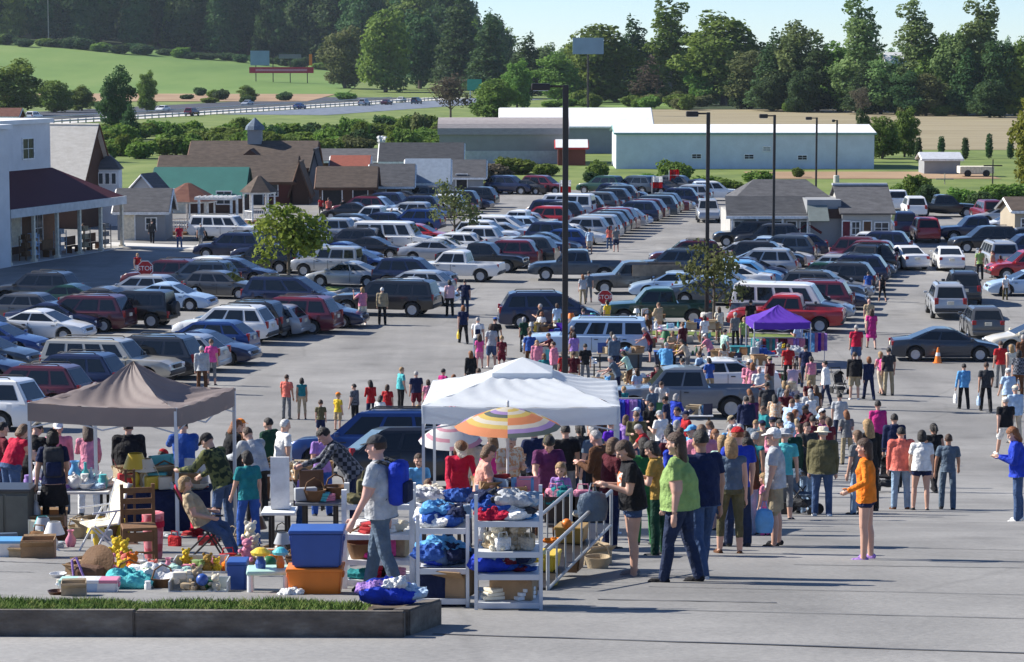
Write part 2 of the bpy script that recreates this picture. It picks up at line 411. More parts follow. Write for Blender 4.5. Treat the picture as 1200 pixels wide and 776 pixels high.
# ================================================================== vegetation
def leaf_mat(name, a, b, scale=.35, trans=.38):
    m = bpy.data.materials.new(name); m.use_nodes = True; nt = m.node_tree; N = nt.nodes; L = nt.links
    bs = N['Principled BSDF']; bs.inputs['Roughness'].default_value = .75; bs.inputs['Specular IOR Level'].default_value = .2
    tc = N.new('ShaderNodeTexCoord'); n = N.new('ShaderNodeTexNoise'); n.inputs['Scale'].default_value = scale; n.inputs['Detail'].default_value = 6
    oi = N.new('ShaderNodeObjectInfo'); L.new(tc.outputs['Object'], n.inputs['Vector'])
    mr = N.new('ShaderNodeMapRange'); mr.inputs[1].default_value = .32; mr.inputs[2].default_value = .68; L.new(n.outputs[0], mr.inputs[0])
    mx = N.new('ShaderNodeMix'); mx.data_type = 'RGBA'; mx.inputs[6].default_value = (*a, 1); mx.inputs[7].default_value = (*b, 1); L.new(mr.outputs[0], mx.inputs[0])
    hs = N.new('ShaderNodeHueSaturation'); vr = N.new('ShaderNodeMapRange'); vr.inputs[3].default_value = .75; vr.inputs[4].default_value = 1.25
    L.new(oi.outputs['Random'], vr.inputs[0]); L.new(vr.outputs[0], hs.inputs['Value'])
    hr = N.new('ShaderNodeMapRange'); hr.inputs[3].default_value = .475; hr.inputs[4].default_value = .52; L.new(oi.outputs['Random'], hr.inputs[0]); L.new(hr.outputs[0], hs.inputs['Hue'])
    L.new(mx.outputs[2], hs.inputs['Color']); L.new(hs.outputs[0], bs.inputs['Base Color'])
    t = N.new('ShaderNodeBsdfTranslucent'); L.new(hs.outputs[0], t.inputs[0]); ms = N.new('ShaderNodeMixShader'); ms.inputs[0].default_value = trans
    L.new(bs.outputs[0], ms.inputs[1]); L.new(t.outputs[0], ms.inputs[2]); L.new(ms.outputs[0], N['Material Output'].inputs[0])
    return m
LF = dict(dark=leaf_mat('dark_foliage', (.03,.075,.028), (.08,.145,.045)), mid=leaf_mat('mid_foliage', (.075,.15,.025), (.19,.29,.055)),
          bright=leaf_mat('bright_foliage', (.085,.155,.025), (.20,.28,.05)), olive=leaf_mat('olive_foliage', (.085,.105,.035), (.18,.20,.075)),
          poplar=leaf_mat('poplar_foliage', (.095,.165,.05), (.21,.29,.10)), yellow=leaf_mat('yellow_green_foliage', (.11,.16,.02), (.27,.31,.05)), russet=leaf_mat('bare_twigs', (.085,.07,.05), (.14,.12,.085)))
BARK = mat('tree_bark', (.11,.085,.065), .9, noise=.35, scale=6, bump=.4)
PALEBARK = mat('pale_bark', (.34,.31,.26), .9, noise=.3, scale=4)
def crown_mesh(name, blobs, n, size, seed, hollow=.55):
    """n leaf clumps (each two crossed small faces) scattered through blobs ((cx,cy,cz),(rx,ry,rz))."""
    r = random.Random(seed); bm = B(); tot = sum(b[1][0]*b[1][1]*b[1][2] for b in blobs)
    for (c, rr) in blobs:
        k = int(n*rr[0]*rr[1]*rr[2]/tot)
        for _ in range(k):
            d = V((r.gauss(0,1), r.gauss(0,1), r.gauss(0,1))).normalized()
            q = hollow + (1-hollow)*r.random()**.7
            if r.random() < .12: q *= r.uniform(1.0, 1.16)
            p = V((c[0]+d.x*rr[0]*q, c[1]+d.y*rr[1]*q, c[2]+d.z*rr[2]*q))
            s = size*r.uniform(.55, 1.25)
            nrm = (d + V((r.gauss(0,.6), r.gauss(0,.6), r.gauss(.25,.6)))).normalized(); x, y_ = frame_of(nrm)
            a = r.uniform(0, 6.28); u = x*math.cos(a)+y_*math.sin(a); v_ = nrm.cross(u)
            pts = []
            for j in range(5):
                t = 2*math.pi*j/5 + r.uniform(-.3,.3); e = s*r.uniform(.55,1.)*.6
                pts.append(p + u*math.cos(t)*e + v_*math.sin(t)*e*.8 + nrm*r.uniform(-.2,.2)*s)
            poly(bm, pts)
    return mesh_of(bm, name, [], 'keep')
def trunk_mesh(name, h, r0, limbs, seed, reach):
    r = random.Random(seed); bm = B()
    tube(bm, [(0,0,-.3),(r.uniform(-.05,.05)*h*.2,0,h*.35),(r.uniform(-.1,.1)*h*.2,r.uniform(-.1,.1)*h*.2,h*.7),(0,0,h*.95)], [r0*1.3, r0*.9, r0*.6, r0*.2], 8)
    for i in range(limbs):
        a = 6.28*i/limbs + r.uniform(-.4,.4); z = h*r.uniform(.28,.65); l = reach*r.uniform(.6,1)
        tube(bm, [(0,0,z),(math.cos(a)*l*.5,math.sin(a)*l*.5,z+l*.45),(math.cos(a)*l,math.sin(a)*l,z+l*.8)], [r0*.45, r0*.28, r0*.08], 6)
    return mesh_of(bm, name, [], 40)
def blobs_round(h, w, seed, k=9, zlow=.22):
    r = random.Random(seed); o = [((0,0,h*(.6 if zlow > .1 else .5)),(w*.33,w*.33,h*(.27 if zlow > .1 else .36)))]
    for i in range(k):
        a = r.uniform(0,6.28); t = r.uniform(zlow,.88); rad = w*.36*math.sin(math.pi*min(1,max(.12,(t-.05)))**.8)*r.uniform(.7,1.05)
        b = w*r.uniform(.09,.21); o.append(((math.cos(a)*rad, math.sin(a)*rad, h*t),(b,b,b*r.uniform(.7,1.1))))
    return o
def blobs_cone(h, w, seed, k=9):
    r = random.Random(seed); o = []
    for i in range(k):
        t = .12+.84*i/(k-1); b = w*.5*(1-t)**.75+.1*w*.3
        o.append(((r.uniform(-.06,.06)*w, r.uniform(-.06,.06)*w, h*t),(b,b,h*.085)))
    return o
def blobs_tall(h, w, seed, k=13):
    r = random.Random(seed); o = []
    for i in range(k):
        t = .08+.88*i/(k-1); b = w*.33*math.sin(math.pi*(.12+.8*t))*r.uniform(.75,1.15)
        o.append(((r.uniform(-.16,.16)*w, r.uniform(-.16,.16)*w, h*t),(b,b,h*.065)))
    return o
KINDS = {}
def tree_kind(key, h, w, fn, n, size, leaf, trunk_r, bark=BARK, limbs=7, hollow=.5):
    ms = []
    for s in range(3):
        sd = hash_(key)+s*17
        ms.append((crown_mesh(key+'_crown', fn(h, w, sd), n, size, sd, hollow), trunk_mesh(key+'_trunk', h*.86, trunk_r, limbs, sd, w*.3)))
    KINDS[key] = (h, w, ms, leaf, bark)
def hash_(s): return sum(ord(c)*(i+3) for i, c in enumerate(s)) % 997
tree_kind('broadleaf_tree', 18, 13, lambda h, w, s: blobs_round(h, w, s, 18, .06), 7000, .72, 'mid', .32, hollow=.45)
tree_kind('poplar_tree', 23, 8, lambda h, w, s: blobs_tall(h, w, s, 20), 4200, .62, 'poplar', .3, PALEBARK)
tree_kind('conifer_tree', 20, 9, lambda h, w, s: blobs_cone(h, w, s, 12), 5200, .65, 'dark', .28, limbs=4)
tree_kind('bare_tree', 13, 11, blobs_round, 1700, .55, 'russet', .22, limbs=9, hollow=.2)
tree_kind('lot_tree', 4.6, 4.4, lambda h, w, s: blobs_round(h, w, s, 11, .3), 1500, .27, 'yellow', .08, hollow=.12)
tree_kind('sparse_tree', 4.6, 4.2, lambda h, w, s: blobs_round(h, w, s, 12, .3), 800, .24, 'olive', .075, hollow=.05, limbs=10)
tree_kind('shrub', 2.6, 3.6, lambda h, w, s: [((0,0,h*.45),(w*.42,w*.42,h*.45))]+[((math.cos(a)*w*.28, math.sin(a)*w*.28, h*random.Random(s+int(a*9)).uniform(.35,.75)),(w*.22,w*.22,h*.28)) for a in (0,1.1,2.3,3.6,5)], 1500, .42, 'bright', .06)
tree_kind('columnar_conifer', 4.2, 1.25, lambda h, w, s: [((0,0,h*(.15+.14*i)),(w*.5*(1-.09*abs(i-2)),w*.5*(1-.09*abs(i-2)),h*.12)) for i in range(6)], 1100, .28, 'dark', .07, limbs=3)
NTREE = 0; r7 = random.Random(77)
def tree(key, p, h, wscale=1., leaf=None, label='', group=None, cat='tree', rz=None):
    global NTREE
    H, W, ms, lf, bark = KINDS[key]; NTREE += 1
    cm, tm = ms[NTREE % 3]
    r = empty(key, p, rnd.uniform(0, 6.28) if rz is None else rz, label, cat, group)
    s = h/H; r.scale = (s*wscale, s*wscale, s)
    put('crown', cm, r, m=LF[leaf or lf]); put('trunk', tm, r, m=bark)
    return r
def at_row(px, py): return G(px, py)
def tree_px(key, px, base, top, wpx=None, leaf=None, label='', group=None, cat='tree', z=None):
    p = G(px, base); d = p.y
    h = (base-top)*d/F; H, W = KINDS[key][:2]
    ws = 1. if wpx is None else (wpx*d/F)/(W*h/H)
    return tree(key, p, h, ws, leaf, label, group, cat)
# --- right-hand tree line beyond the brown field: (kind, px, base, top, width px, leaf)
RL = [('broadleaf_tree',655,122,62,60,'mid'),('broadleaf_tree',700,120,14,95,'mid'),('conifer_tree',742,118,20,60,'dark'),('poplar_tree',786,120,-6,60,'mid'),('broadleaf_tree',815,118,62,50,'bright'),
 ('broadleaf_tree',848,124,8,110,'mid'),('broadleaf_tree',826,124,70,46,'mid'),('broadleaf_tree',880,128,48,60,'olive'),('conifer_tree',905,130,36,54,'dark'),('broadleaf_tree',930,130,26,70,'poplar'),('conifer_tree',958,131,42,50,'dark'),
 ('poplar_tree',1002,132,-8,58,'poplar'),('broadleaf_tree',985,131,50,66,'mid'),('broadleaf_tree',1032,134,60,60,'poplar'),('poplar_tree',1067,134,-4,54,'poplar'),('conifer_tree',1050,134,66,44,'dark'),('broadleaf_tree',1095,134,30,70,'mid'),
 ('broadleaf_tree',1118,135,24,64,'poplar'),('poplar_tree',1146,135,-10,56,'poplar'),('broadleaf_tree',1170,136,34,60,'dark'),('broadleaf_tree',1196,136,38,66,'mid'),('conifer_tree',1132,136,60,46,'dark'),('broadleaf_tree',1085,136,78,50,'olive'),('broadleaf_tree',940,132,76,44,'dark'),
 ('conifer_tree',1012,134,70,44,'dark'),('bare_tree',770,119,62,60,'russet'),('bare_tree',1008,136,98,26,'russet'),('broadleaf_tree',1065,136,84,46,'dark'),('broadleaf_tree',1160,138,86,50,'dark'),('broadleaf_tree',868,128,78,44,'dark'),('conifer_tree',720,118,48,50,'dark'),('conifer_tree',760,118,60,44,'dark'),('broadleaf_tree',905,131,84,46,'dark')]
ADJ = {'broadleaf_tree':'bushy','poplar_tree':'tall slim','conifer_tree':'dark pointed','bare_tree':'thin leafless brown'}
LFW = dict(mid='green', dark='dark green', bright='bright green', poplar='grey-green', olive='olive green', yellow='yellow-green', russet='brown')
for i, (k, px, b, t, wd, lf) in enumerate(RL):
    tree_px(k, px, b, t, wd*1.25, lf, f'{LFW[lf]} {ADJ[k]} tree in the tree line behind the brown field', 'trees lining the far side of the brown field')
for i in range(40):
    px = r7.uniform(640, 1205); b = 122+13*(px-640)/560+r7.uniform(-2, 4); tree_px('shrub', px, b, b-r7.uniform(9, 20), r7.uniform(18, 36), r7.choice(['mid','dark','bright','olive']), 'undergrowth bush at the foot of the tree line behind the brown field', 'bushes at the foot of the right-hand tree line', 'bush')
for i in range(34):
    px = -6+i*18+r7.uniform(-6, 6); b = 50+px*.078+r7.uniform(0, 3); tree_px('shrub', px, b, b-r7.uniform(8, 15), r7.uniform(20, 34), r7.choice(['mid','dark','dark']), 'undergrowth bush along the edge of the wood above the green field', 'bushes at the edge of the left-hand wood', 'bush')
# second rank, a distant wood on the right and the wooded hill on the left
for i in range(46):
    px = 640 + i*13 + rnd.uniform(-5, 5); y = rnd.uniform(820, 1050)
    p = on((px-600)*y/F, y); k = rnd.choice(['broadleaf_tree','broadleaf_tree','conifer_tree','poplar_tree'])
    tree(k, p, rnd.uniform(13, 19), rnd.uniform(.9, 1.4), rnd.choice(['mid','poplar','mid','poplar']), 'distant tree in the rear rank of the wood behind the brown field', 'rear rank of the right-hand wood')
for i in range(96):
    row = i % 4; px = -30 + (i//4)*26.5 + rnd.uniform(-9, 9); y = 1170 + row*38 + rnd.uniform(-10, 10) - max(0, px-380)*.6
    if px > 600 - row*6: continue
    p = on((px-600)*y/F, y); k = rnd.choice(['conifer_tree','broadleaf_tree','broadleaf_tree','conifer_tree'])
    tree(k, p, rnd.uniform(31, 40) if px < 250 else rnd.uniform(37, 46) if px < 548 else rnd.uniform(25, 31), rnd.uniform(.85, 1.15), rnd.choice(['dark','dark','dark','mid']), f'{["tall dark tree at the front edge of","dark tree in the second rank of","dark tree deep inside","dark tree at the back of"][row]} the wood above the green field', 'trees of the wood above the green field')
# brighter trees in front of the wood, by the highway
for (k, px, b, t, wd, lf, lab) in [
  ('broadleaf_tree',404,104,32,62,'olive','pale olive tree standing at the right end of the green field'),
  ('broadleaf_tree',452,108,-4,70,'bright','bright green tree catching the sun in front of the dark wood'),
  ('broadleaf_tree',492,104,8,64,'dark','broad dark tree right of the sunlit one before the wood'),
  ('conifer_tree',540,106,-6,66,'dark','tall dark pointed tree near the highway curve'),
  ('conifer_tree',574,112,14,56,'dark','dark pointed tree second left of the blue billboard'),
  ('conifer_tree',618,116,40,58,'dark','dark green pointed tree nearest left of the blue billboard'),
  ('bare_tree',528,146,86,52,'russet','thin brown leafless tree beside the end of the highway'),
  ('broadleaf_tree',580,142,84,58,'mid','loose green tree behind the grey barn roof'),
  ('broadleaf_tree',606,128,66,40,'mid','small green tree between barn roof and dark pointed trees'),
  ('broadleaf_tree',138,152,78,44,'dark','round dark green tree beside the highway'),
  ('conifer_tree',153,166,120,27,'dark','dark cone shaped evergreen in front of the highway guard rail'),
  ('broadleaf_tree',172,132,80,26,'mid','small slim green tree right of the round dark highway tree'),
  ('broadleaf_tree',18,136,70,66,'bright','large yellow-green tree at the far left beyond the highway'),
  ('broadleaf_tree',64,132,88,50,'bright','bushy bright tree between the highway and the soil strip'),
  ('broadleaf_tree',96,130,98,34,'mid','low green tree right of the bushy bright one by the highway'),
  ('broadleaf_tree',290,118,100,24,'mid','small round tree at the edge of the bare soil strip'),
  ('broadleaf_tree',1034,186,128,46,'mid','round green tree at the right end of the long pale warehouse'),
  ('broadleaf_tree',1060,184,122,36,'mid','taller green tree right of the one beside the warehouse'),
  ('broadleaf_tree',1010,190,128,24,'dark','dark tree half hidden behind the warehouse end'),
  ('broadleaf_tree',1215,216,96,70,'yellow','yellow-green tree reaching in at the right edge above the meadow')]:
    tree_px(k, px, b, t, wd*1.2, lf, lab)
for (px, b, t) in [(1076,190,160),(1103,181,159),(1131,187,160),(1159,186,156),(1184,186,162)]:
    tree_px('columnar_conifer', px, b, t, 9.5, 'dark', f'narrow dark evergreen column, {["just right of the round warehouse tree","left of the grey hut chimneyless roof","second right of the grey hut","third right of the grey hut","last before the yellow-green tree"][[1076,1103,1131,1159,1184].index(px)]}', None)
# shrubs between sheds and highway, and along the lot edge
SH = [(110,178,152,60),(135,182,160,50),(215,172,150,70),(245,174,152,54),(270,170,146,60),(305,170,148,56),(335,168,142,50),(350,176,152,54),(380,166,150,50),(410,164,146,40),(440,160,142,50),(196,182,160,50),(165,186,164,40),(285,176,158,60),(500,172,150,46),(475,152,138,50),(320,182,160,50),(120,190,168,40)]
for i, (px, b, t, wd) in enumerate(SH):
    tree_px('shrub', px, b, t, wd, ['bright','bright','mid'][i % 3], f'leafy {["bright","yellowish","darker"][i%3]} green shrub in the thicket between sheds and highway', 'shrubs in the thicket behind the sheds', 'shrub')
r9 = random.Random(12)
for i in range(75):
    px = r9.uniform(70, 525); b = r9.uniform(158, 186) - max(0, px-300)*.03; wd = r9.uniform(20, 52); hh = min(r9.uniform(14, 32), b-((153 if px < 310 else 164)-32*px/505)); hh = max(hh, 8)
    tree_px('shrub', px, b, b-hh, wd, r9.choice(['bright','bright','mid','mid','olive','dark']), 'leafy shrub crowding the rough bank between highway and show sheds', 'shrubs on the bank below the highway', 'shrub')
for i in range(14):
    px = r9.uniform(-10, 120) if i < 6 else r9.uniform(180, 420); b = r9.uniform(118, 130) if i < 6 else r9.uniform(112, 122)
    tree_px('shrub', px, b, b-r9.uniform(6, 14), r9.uniform(14, 30), r9.choice(['mid','dark','bright']), 'low bush along the far verge of the highway', 'bushes on the far verge of the highway', 'bush')
SH2 = [(605,204,184,50,'bright'),(575,212,190,46,'russet'),(640,206,190,30,'mid'),(700,214,188,26,'mid'),(693,216,200,20,'dark'),(760,216,202,24,'mid'),(790,216,188,40,'mid'),(830,224,204,40,'bright'),(888,218,198,34,'mid'),(935,208,196,14,'mid'),(1075,236,202,34,'mid'),(1087,240,214,26,'dark'),(1130,244,220,40,'mid'),(1165,236,214,34,'mid'),(1150,246,222,30,'dark'),(1105,250,232,30,'mid'),(1190,232,214,30,'mid'),(850,226,208,40,'mid'),(1142,252,236,30,'dark'),(1056,232,214,24,'mid')]
SHL = ['behind the barn car row','with russet twigs by the end shed','behind the red and white flag','taller and lone on the lawn before the warehouse','low and dark on the lawn before the warehouse','low behind the last car row','broad behind the last car row','sunlit behind the black lamp post','beside the shingled store roof','small behind the shingled store ridge','tall right of the shingled store','dark right of the shingled store','round behind the black pickup','behind the tan hut','dark beside the black pickup','left of the black pickup','at the lot edge behind the tan hut','left of the shingled store','in the shade right of the black pickup','just off the shingled store corner']
for (px, b, t, wd, lf), l in zip(SH2, SHL):
    tree_px('shrub', px, b, t, wd*1.15, lf, f'{LFW[lf]} bush {l}', None, 'bush')
# ornamental trees standing in the car park
lt = [('lot_tree',338,338,226,104,'yellow','yellow-green young tree standing among the parked cars on the left'),
      ('sparse_tree',533,292,204,62,'olive','thin olive green tree standing among the middle parked cars'),
      ('sparse_tree',836,392,268,90,'olive','sparse olive tree beside the second lamp post')]
for k, px, b, t, wd, lf, lab in lt: tree_px(k, px, b, t, wd*1.15, lf, lab)
for px, py, wd, dp, lab in ((338,341,6.4,2.4,'left'),(536,296,4.2,2.0,'middle'),(826,396,9.5,1.8,'stall')):
    p = G(px, py); bm = B(); box(bm, 0, 0, .06, wd, dp, .16, R(-13), bev=.03)
    o = obj('kerb_island', bm, CONCM, None, p); tag(o, kind='structure')
    bm = B(); box(bm, 0, 0, .15, wd-.3, dp-.3, .1, R(-13)); o = obj('island_grass', bm, GRASSM, None, p); tag(o, kind='structure')
# ================================================================== buildings and tall fixed things
def shingle(name, a, b): return ramp_mat(name, [(.3,a),(.7,b)], 1.6, stretch=(1,1,4), bscale=6, rough=.9)
def siding(name, c, along='z', sc=9.):
    def ex(N, L, tc, out):
        wv = N.new('ShaderNodeTexWave'); wv.bands_direction = 'Z' if along == 'z' else 'X'; wv.inputs['Scale'].default_value = sc; wv.inputs['Distortion'].default_value = .1
        L.new(tc.outputs['Object'], wv.inputs['Vector'])
        mr = N.new('ShaderNodeMapRange'); mr.inputs[1].default_value = 0; mr.inputs[2].default_value = .35; mr.inputs[3].default_value = .8; mr.inputs[4].default_value = 1
        L.new(wv.outputs[0], mr.inputs[0]); vm = N.new('ShaderNodeVectorMath'); vm.operation = 'SCALE'; L.new(out, vm.inputs[0]); L.new(mr.outputs[0], vm.inputs['Scale'])
        return vm.outputs[0]
    return ramp_mat(name, [(.3, tuple(x*.9 for x in c)), (.7, tuple(min(1, x*1.08) for x in c))], .7, extra=ex, rough=.7, bump=.1)
GREYSH = shingle('grey_shingles', (.075,.075,.08), (.13,.13,.135)); BRNSH = shingle('brown_shingles', (.07,.055,.045), (.13,.10,.08)); DARKSH = shingle('dark_shingles', (.04,.042,.048), (.075,.078,.085))
REDSH = shingle('red_brown_shingles', (.11,.045,.035), (.18,.085,.06)); PALESH = shingle('pale_shingles', (.46,.43,.38), (.58,.55,.50))
WHITEWALL = siding('white_siding', (.68,.69,.70)); TEALWALL = siding('pale_blue_metal_cladding', (.64,.71,.76), 'x', 4); GREYWALL = siding('grey_green_cladding', (.27,.275,.285), 'x', 4)
BRNWALL = siding('brown_board_wall', (.09,.045,.03), 'x', 8); REDWALL = siding('dark_red_board_wall', (.13,.035,.028), 'x', 8); TANWALL = siding('tan_siding', (.42,.36,.27)); GRYSID = siding('weathered_grey_siding', (.30,.31,.32))
GREENMET = siding('green_ribbed_metal', (.045,.165,.14), 'x', 5); WHITEMET = siding('white_ribbed_metal', (.80,.81,.80), 'x', 3); BURGMET = siding('burgundy_ribbed_metal', (.085,.016,.022), 'x', 5)
WEATH = shingle('weathered_grey_metal', (.28,.25,.25), (.36,.33,.32)); TRIMW = matte('white'); DARKIN = matte('black')
WINDOW = mat('window_glass', (.03,.04,.05), .1, noise=0)
def opening(par, kind, cx, cz, wdt, h, yf, side=0, frame=TRIMW, fill=None, panes=2):
    """a window or door on a wall plane at local y = yf facing -y (side=0) or at x = yf facing +x (side=1)."""
    fm = B(); t = .08
    def bx(bm, x, z, sx, sz, d, dep):
        if side == 0: box(bm, x, yf-d, z, sx, dep, sz)
        else: box(bm, yf+d, x, z, dep, sx, sz)
    for sx in (-1, 1): bx(fm, cx+sx*(wdt/2+t/2), cz, t, h+2*t, .03, .09)
    for sz in (-1, 1): bx(fm, cx, cz+sz*(h/2+t/2), wdt, t, .03, .09)
    f = obj(kind, fm, frame, par)
    pm = B(); bx(pm, cx, cz, wdt, h, .012, .05)
    obj('pane' if kind == 'window' else 'door_leaf', pm, fill or WINDOW, f)
    if kind == 'window' and panes > 1:
        bm = B()
        for k in range(1, panes): bx(bm, cx-wdt/2+wdt*k/panes, cz, .04, h, .045, .02)
        bx(bm, cx, cz, wdt, .04, .056, .02); obj('muntin', bm, frame, f)
    return f
def gable_house(name, p, rz, L_, W_, wh, rh, wall, roof, label, cat='shed', ov=.3, hip=0., fronts=(), rights=(), trim=TRIMW, th=.14, gable=None, group=None):
    e = empty(name, p, rz, label, cat, group)
    bm = B(); a, b = L_/2, W_/2
    pts = [(-b,-.4),(b,-.4),(b,wh),(0,wh+rh*(1 if hip == 0 else 0)+(.0)),(-b,wh)] if hip == 0 else [(-b,-.4),(b,-.4),(b,wh),(0,wh),(-b,wh)]
    loft(bm, [[(-a, y, z) for y, z in pts], [(a, y, z) for y, z in pts]])
    obj('wall', bm, wall, e)
    k = rh/b
    bm = B(); zo = wh - ov*k; ax = a+ov
    if hip == 0:
        for s in (-1, 1):
            q = [(-ax, s*(b+ov), zo+.02), (ax, s*(b+ov), zo+.02), (ax, 0, wh+rh+.02), (-ax, 0, wh+rh+.02)]
            if s > 0: q = q[::-1]
            slab(bm, [V(x)+V((0,0,th)) for x in q], th)
    else:
        h2 = hip; rr = [(-ax, -b-ov, zo+.02), (ax, -b-ov, zo+.02), (ax, b+ov, zo+.02), (-ax, b+ov, zo+.02)]; t0, t1 = (-ax+h2, 0, wh+rh), (ax-h2, 0, wh+rh)
        v = [bm.verts.new(x) for x in rr] + [bm.verts.new(t0), bm.verts.new(t1)]
        for f in ((0,1,5,4),(1,2,5),(2,3,4,5),(3,0,4),(3,2,1,0)): bm.faces.new([v[i] for i in f])
    obj('roof', bm, roof, e)
    if trim is not None:
        
        for s in (-1, 1): bm = B(); box(bm, 0, s*(b+ov+.02), zo+.02, 2*ax, .06, .2); obj('fascia', bm, trim, e)
        if hip == 0:
            for sx in (-1, 1):
                bm = B(); tube(bm, [(sx*(ax+.03), -(b+ov), zo+.02), (sx*(ax+.03), 0, wh+rh+.02), (sx*(ax+.03), b+ov, zo+.02)], .09, 4); obj('barge_board', bm, trim, e)
    for (kind, cx, cz, ww, hh, fill) in fronts: opening(e, kind, cx, cz, ww, hh, -b, 0, TRIMW, fill)
    for (kind, cy, cz, ww, hh, fill) in rights: opening(e, kind, cy, cz, ww, hh, a, 1, TRIMW, fill)
    return e
DOORW, DOORR, DOORD = matte('cream'), matte('maroon'), matte('charcoal')
# --- the big store on the left with its burgundy porch roof
SU = R(72.5)
st = empty('store_building', on(-27, 176), SU, 'white two storey store with deep burgundy metal porch roof on posts', 'store')
bm = B(); box(bm, -22.3, 10, 4.2, 40, 12, 8.9); obj('wall', bm, WHITEWALL, st)
bm = B(); box(bm, -28.2, 1.8, 4.2, 24, 4.4, 8.86); obj('front_wing', bm, WHITEWALL, st)
bm = B(); prism(bm, [(-42.5,-.6),(-15.95,-.6),(-15.95,3.8),(-2.1,3.8),(-2.1,16.2),(-42.5,16.2)], 8.66, 8.95); obj('roof', bm, WHITEMET, st)
bm = B(); v = [bm.verts.new(x) for x in [(-16.15,-.3,3.55),(.3,-.3,3.55),(.3,5,3.55),(-2.2,3.96,5.6),(-16.15,3.96,5.6),(-16.15,-.3,3.4),(.3,-.3,3.4),(.3,5,3.4)]]
for f in ((0,1,3,4),(1,2,3),(5,6,1,0),(6,7,2,1)): bm.faces.new([v[i] for i in f])
obj('porch_roof', bm, BURGMET, st)
bm = B(); box(bm, -7.9, -.36, 3.32, 16.4, .1, .55); box(bm, .36, 2.3, 3.32, .1, 5.2, .55); obj('porch_fascia', bm, mat('grey_white_fascia', (.52,.54,.54), .7), st)
for x in (-15.9, -12.6, -9.4, -6.2, -3.1, .1):
    bm = B(); box(bm, x, -.1, 1.5, .2, .2, 3.1); box(bm, x, -.1, .12, .34, .34, .24); obj('porch_post', bm, matte('cream'), st)
bm = B(); box(bm, -7, 2, -.12, 18, 4.6, .36); obj('porch_floor', bm, CONCM, st)
bm = B(); box(bm, -9, 3.95, 1.7, 14, .06, 3.3); obj('shop_front', bm, matte('brown'), st)
opening(st, 'window', -5.5, 7.0, 1.5, 1.3, 4.0, 0)
for x in (-13.6, -10.6, -7.6, -4.6): opening(st, 'window' if x != -7.6 else 'door', x, 1.6, 1.3, 1.9, 3.9, 0, TRIMW, None if x != -7.6 else DOORW)
# goods standing on the porch
u = V((math.cos(SU), math.sin(SU), 0)); n_ = V((-u.y, u.x, 0)); s0 = on(-27, 176)
for i, (x, yy, c, kd) in enumerate([(-14.6,.9,'cream','rack'),(-12,.8,'wood','rack'),(-10.9,.9,'pale_blue','rack'),(-8.6,.8,'wood','bench'),(-6.9,1.,'silver','rack'),(-5.2,.9,'brown','bench'),(-3.8,.8,'tan','rack'),(-2.2,.9,'brown','bench'),(-.9,.7,'grey','rack')]):
    e = empty('display_stand' if kd == 'rack' else 'porch_bench', s0+u*x+n_*yy+V((0,0,.06)), SU, f'{cw(c)} {"display stand" if kd=="rack" else "wooden bench"} on the store porch, {["near wing end","beside the near cream stand","second post from wing","between the blue and silver stands","right of the first bench","middle of porch","past the middle bench","beside the last posts","last at the far porch corner"][i]}', 'display stand' if kd == 'rack' else 'bench')
    if kd == 'rack':
        bm = B()
        for sx in (-.4,.4):
            for sy in (-.25,.25): box(bm, sx, sy, .8, .05, .05, 1.6)
        obj('frame', bm, matte(c), e)
        for z in (.3,.85,1.4):
            bm = B(); box(bm, 0, 0, z, .8, .5, .04)
            for q in range(3): box(bm, -.26+.26*q, 0, z+.16, .2, .3, .28)
            obj('shelf', bm, matte(c), e)
    else:
        bm = B(); box(bm, 0, 0, .45, 1.5, .5, .06); obj('seat', bm, matte(c), e)
        bm = B(); box(bm, 0, .24, .8, 1.5, .05, .6); obj('backrest', bm, matte(c), e)
        for sx in (-.65,.65):
            bm = B(); box(bm, sx, 0, .22, .07, .45, .44); obj('leg', bm, matte(c), e)
bm = B(); p0, p1 = G(88, 289), G(255, 296)
d = (p1-p0).normalized(); nn = V((-d.y, d.x, 0))
prism(bm, [(p0.x,p0.y),(p1.x,p1.y),(p1.x+nn.x*3.2,p1.y+nn.y*3.2),(p0.x+nn.x*3.2,p0.y+nn.y*3.2)], .0, .13); tag(obj('sidewalk', bm, CONCM), kind='structure')
# --- steep pale-roofed barn behind the store
gable_house('barn', on(-36.4, 199), SU+R(90), 9, 6.0, 2.6, 5.2, BRNWALL, PALESH, 'steep pale roofed barn with dark brown gable behind the white store', 'barn', ov=.35, trim=matte('brown'))
bs = on(-31.3, 199)
e = empty('garden_tower', bs, R(0), 'small white windowed tower with grey cap beside the steep barn', 'tower')
bm = B(); box(bm, 0, 0, 2.1, 1.75, 1.75, 4.6); obj('wall', bm, WHITEWALL, e)
bm = B(); lathe(bm, [(1.45,4.4),(.9,4.95),(.02,5.6)], 4); bmesh.ops.rotate(bm, verts=bm.verts, matrix=Matrix.Rotation(R(45),3,'Z')); obj('roof', bm, GREYSH, e)
for x in (-.5, 0, .5): opening(e, 'window', x, 3.7, .3, .8, -.88, 0, panes=1)
def shed_px(name, pxl, pxr, base, top, eave, wall, roof, label, rz=0., depth=4, cat='shed', **kw):
    """a gable building whose ridge lies across the view: pixel extents of its front, base, ridge and eave."""
    f = G((pxl+pxr)/2, base); d = f.y; L_ = (pxr-pxl)*d/F
    wh = HC-(eave-HOR)*d/F; rt = HC-(top-HOR)*(d+depth/2)/F
    c = f + V((0, depth/2, 0)); c.z = ground(c.x, c.y)
    return gable_house(name, c, rz, L_, depth, wh, rt-wh, wall, roof, label, cat, **kw)
shed_px('display_shed', 138, 194, 282, 222, 246, GRYSID, GREYSH, 'grey sided shed with dark shingle roof right of the store porch', depth=4, fronts=[('door',-.9,1.,.8,1.9,DOORW),('window',.7,1.2,.7,.8,None)])
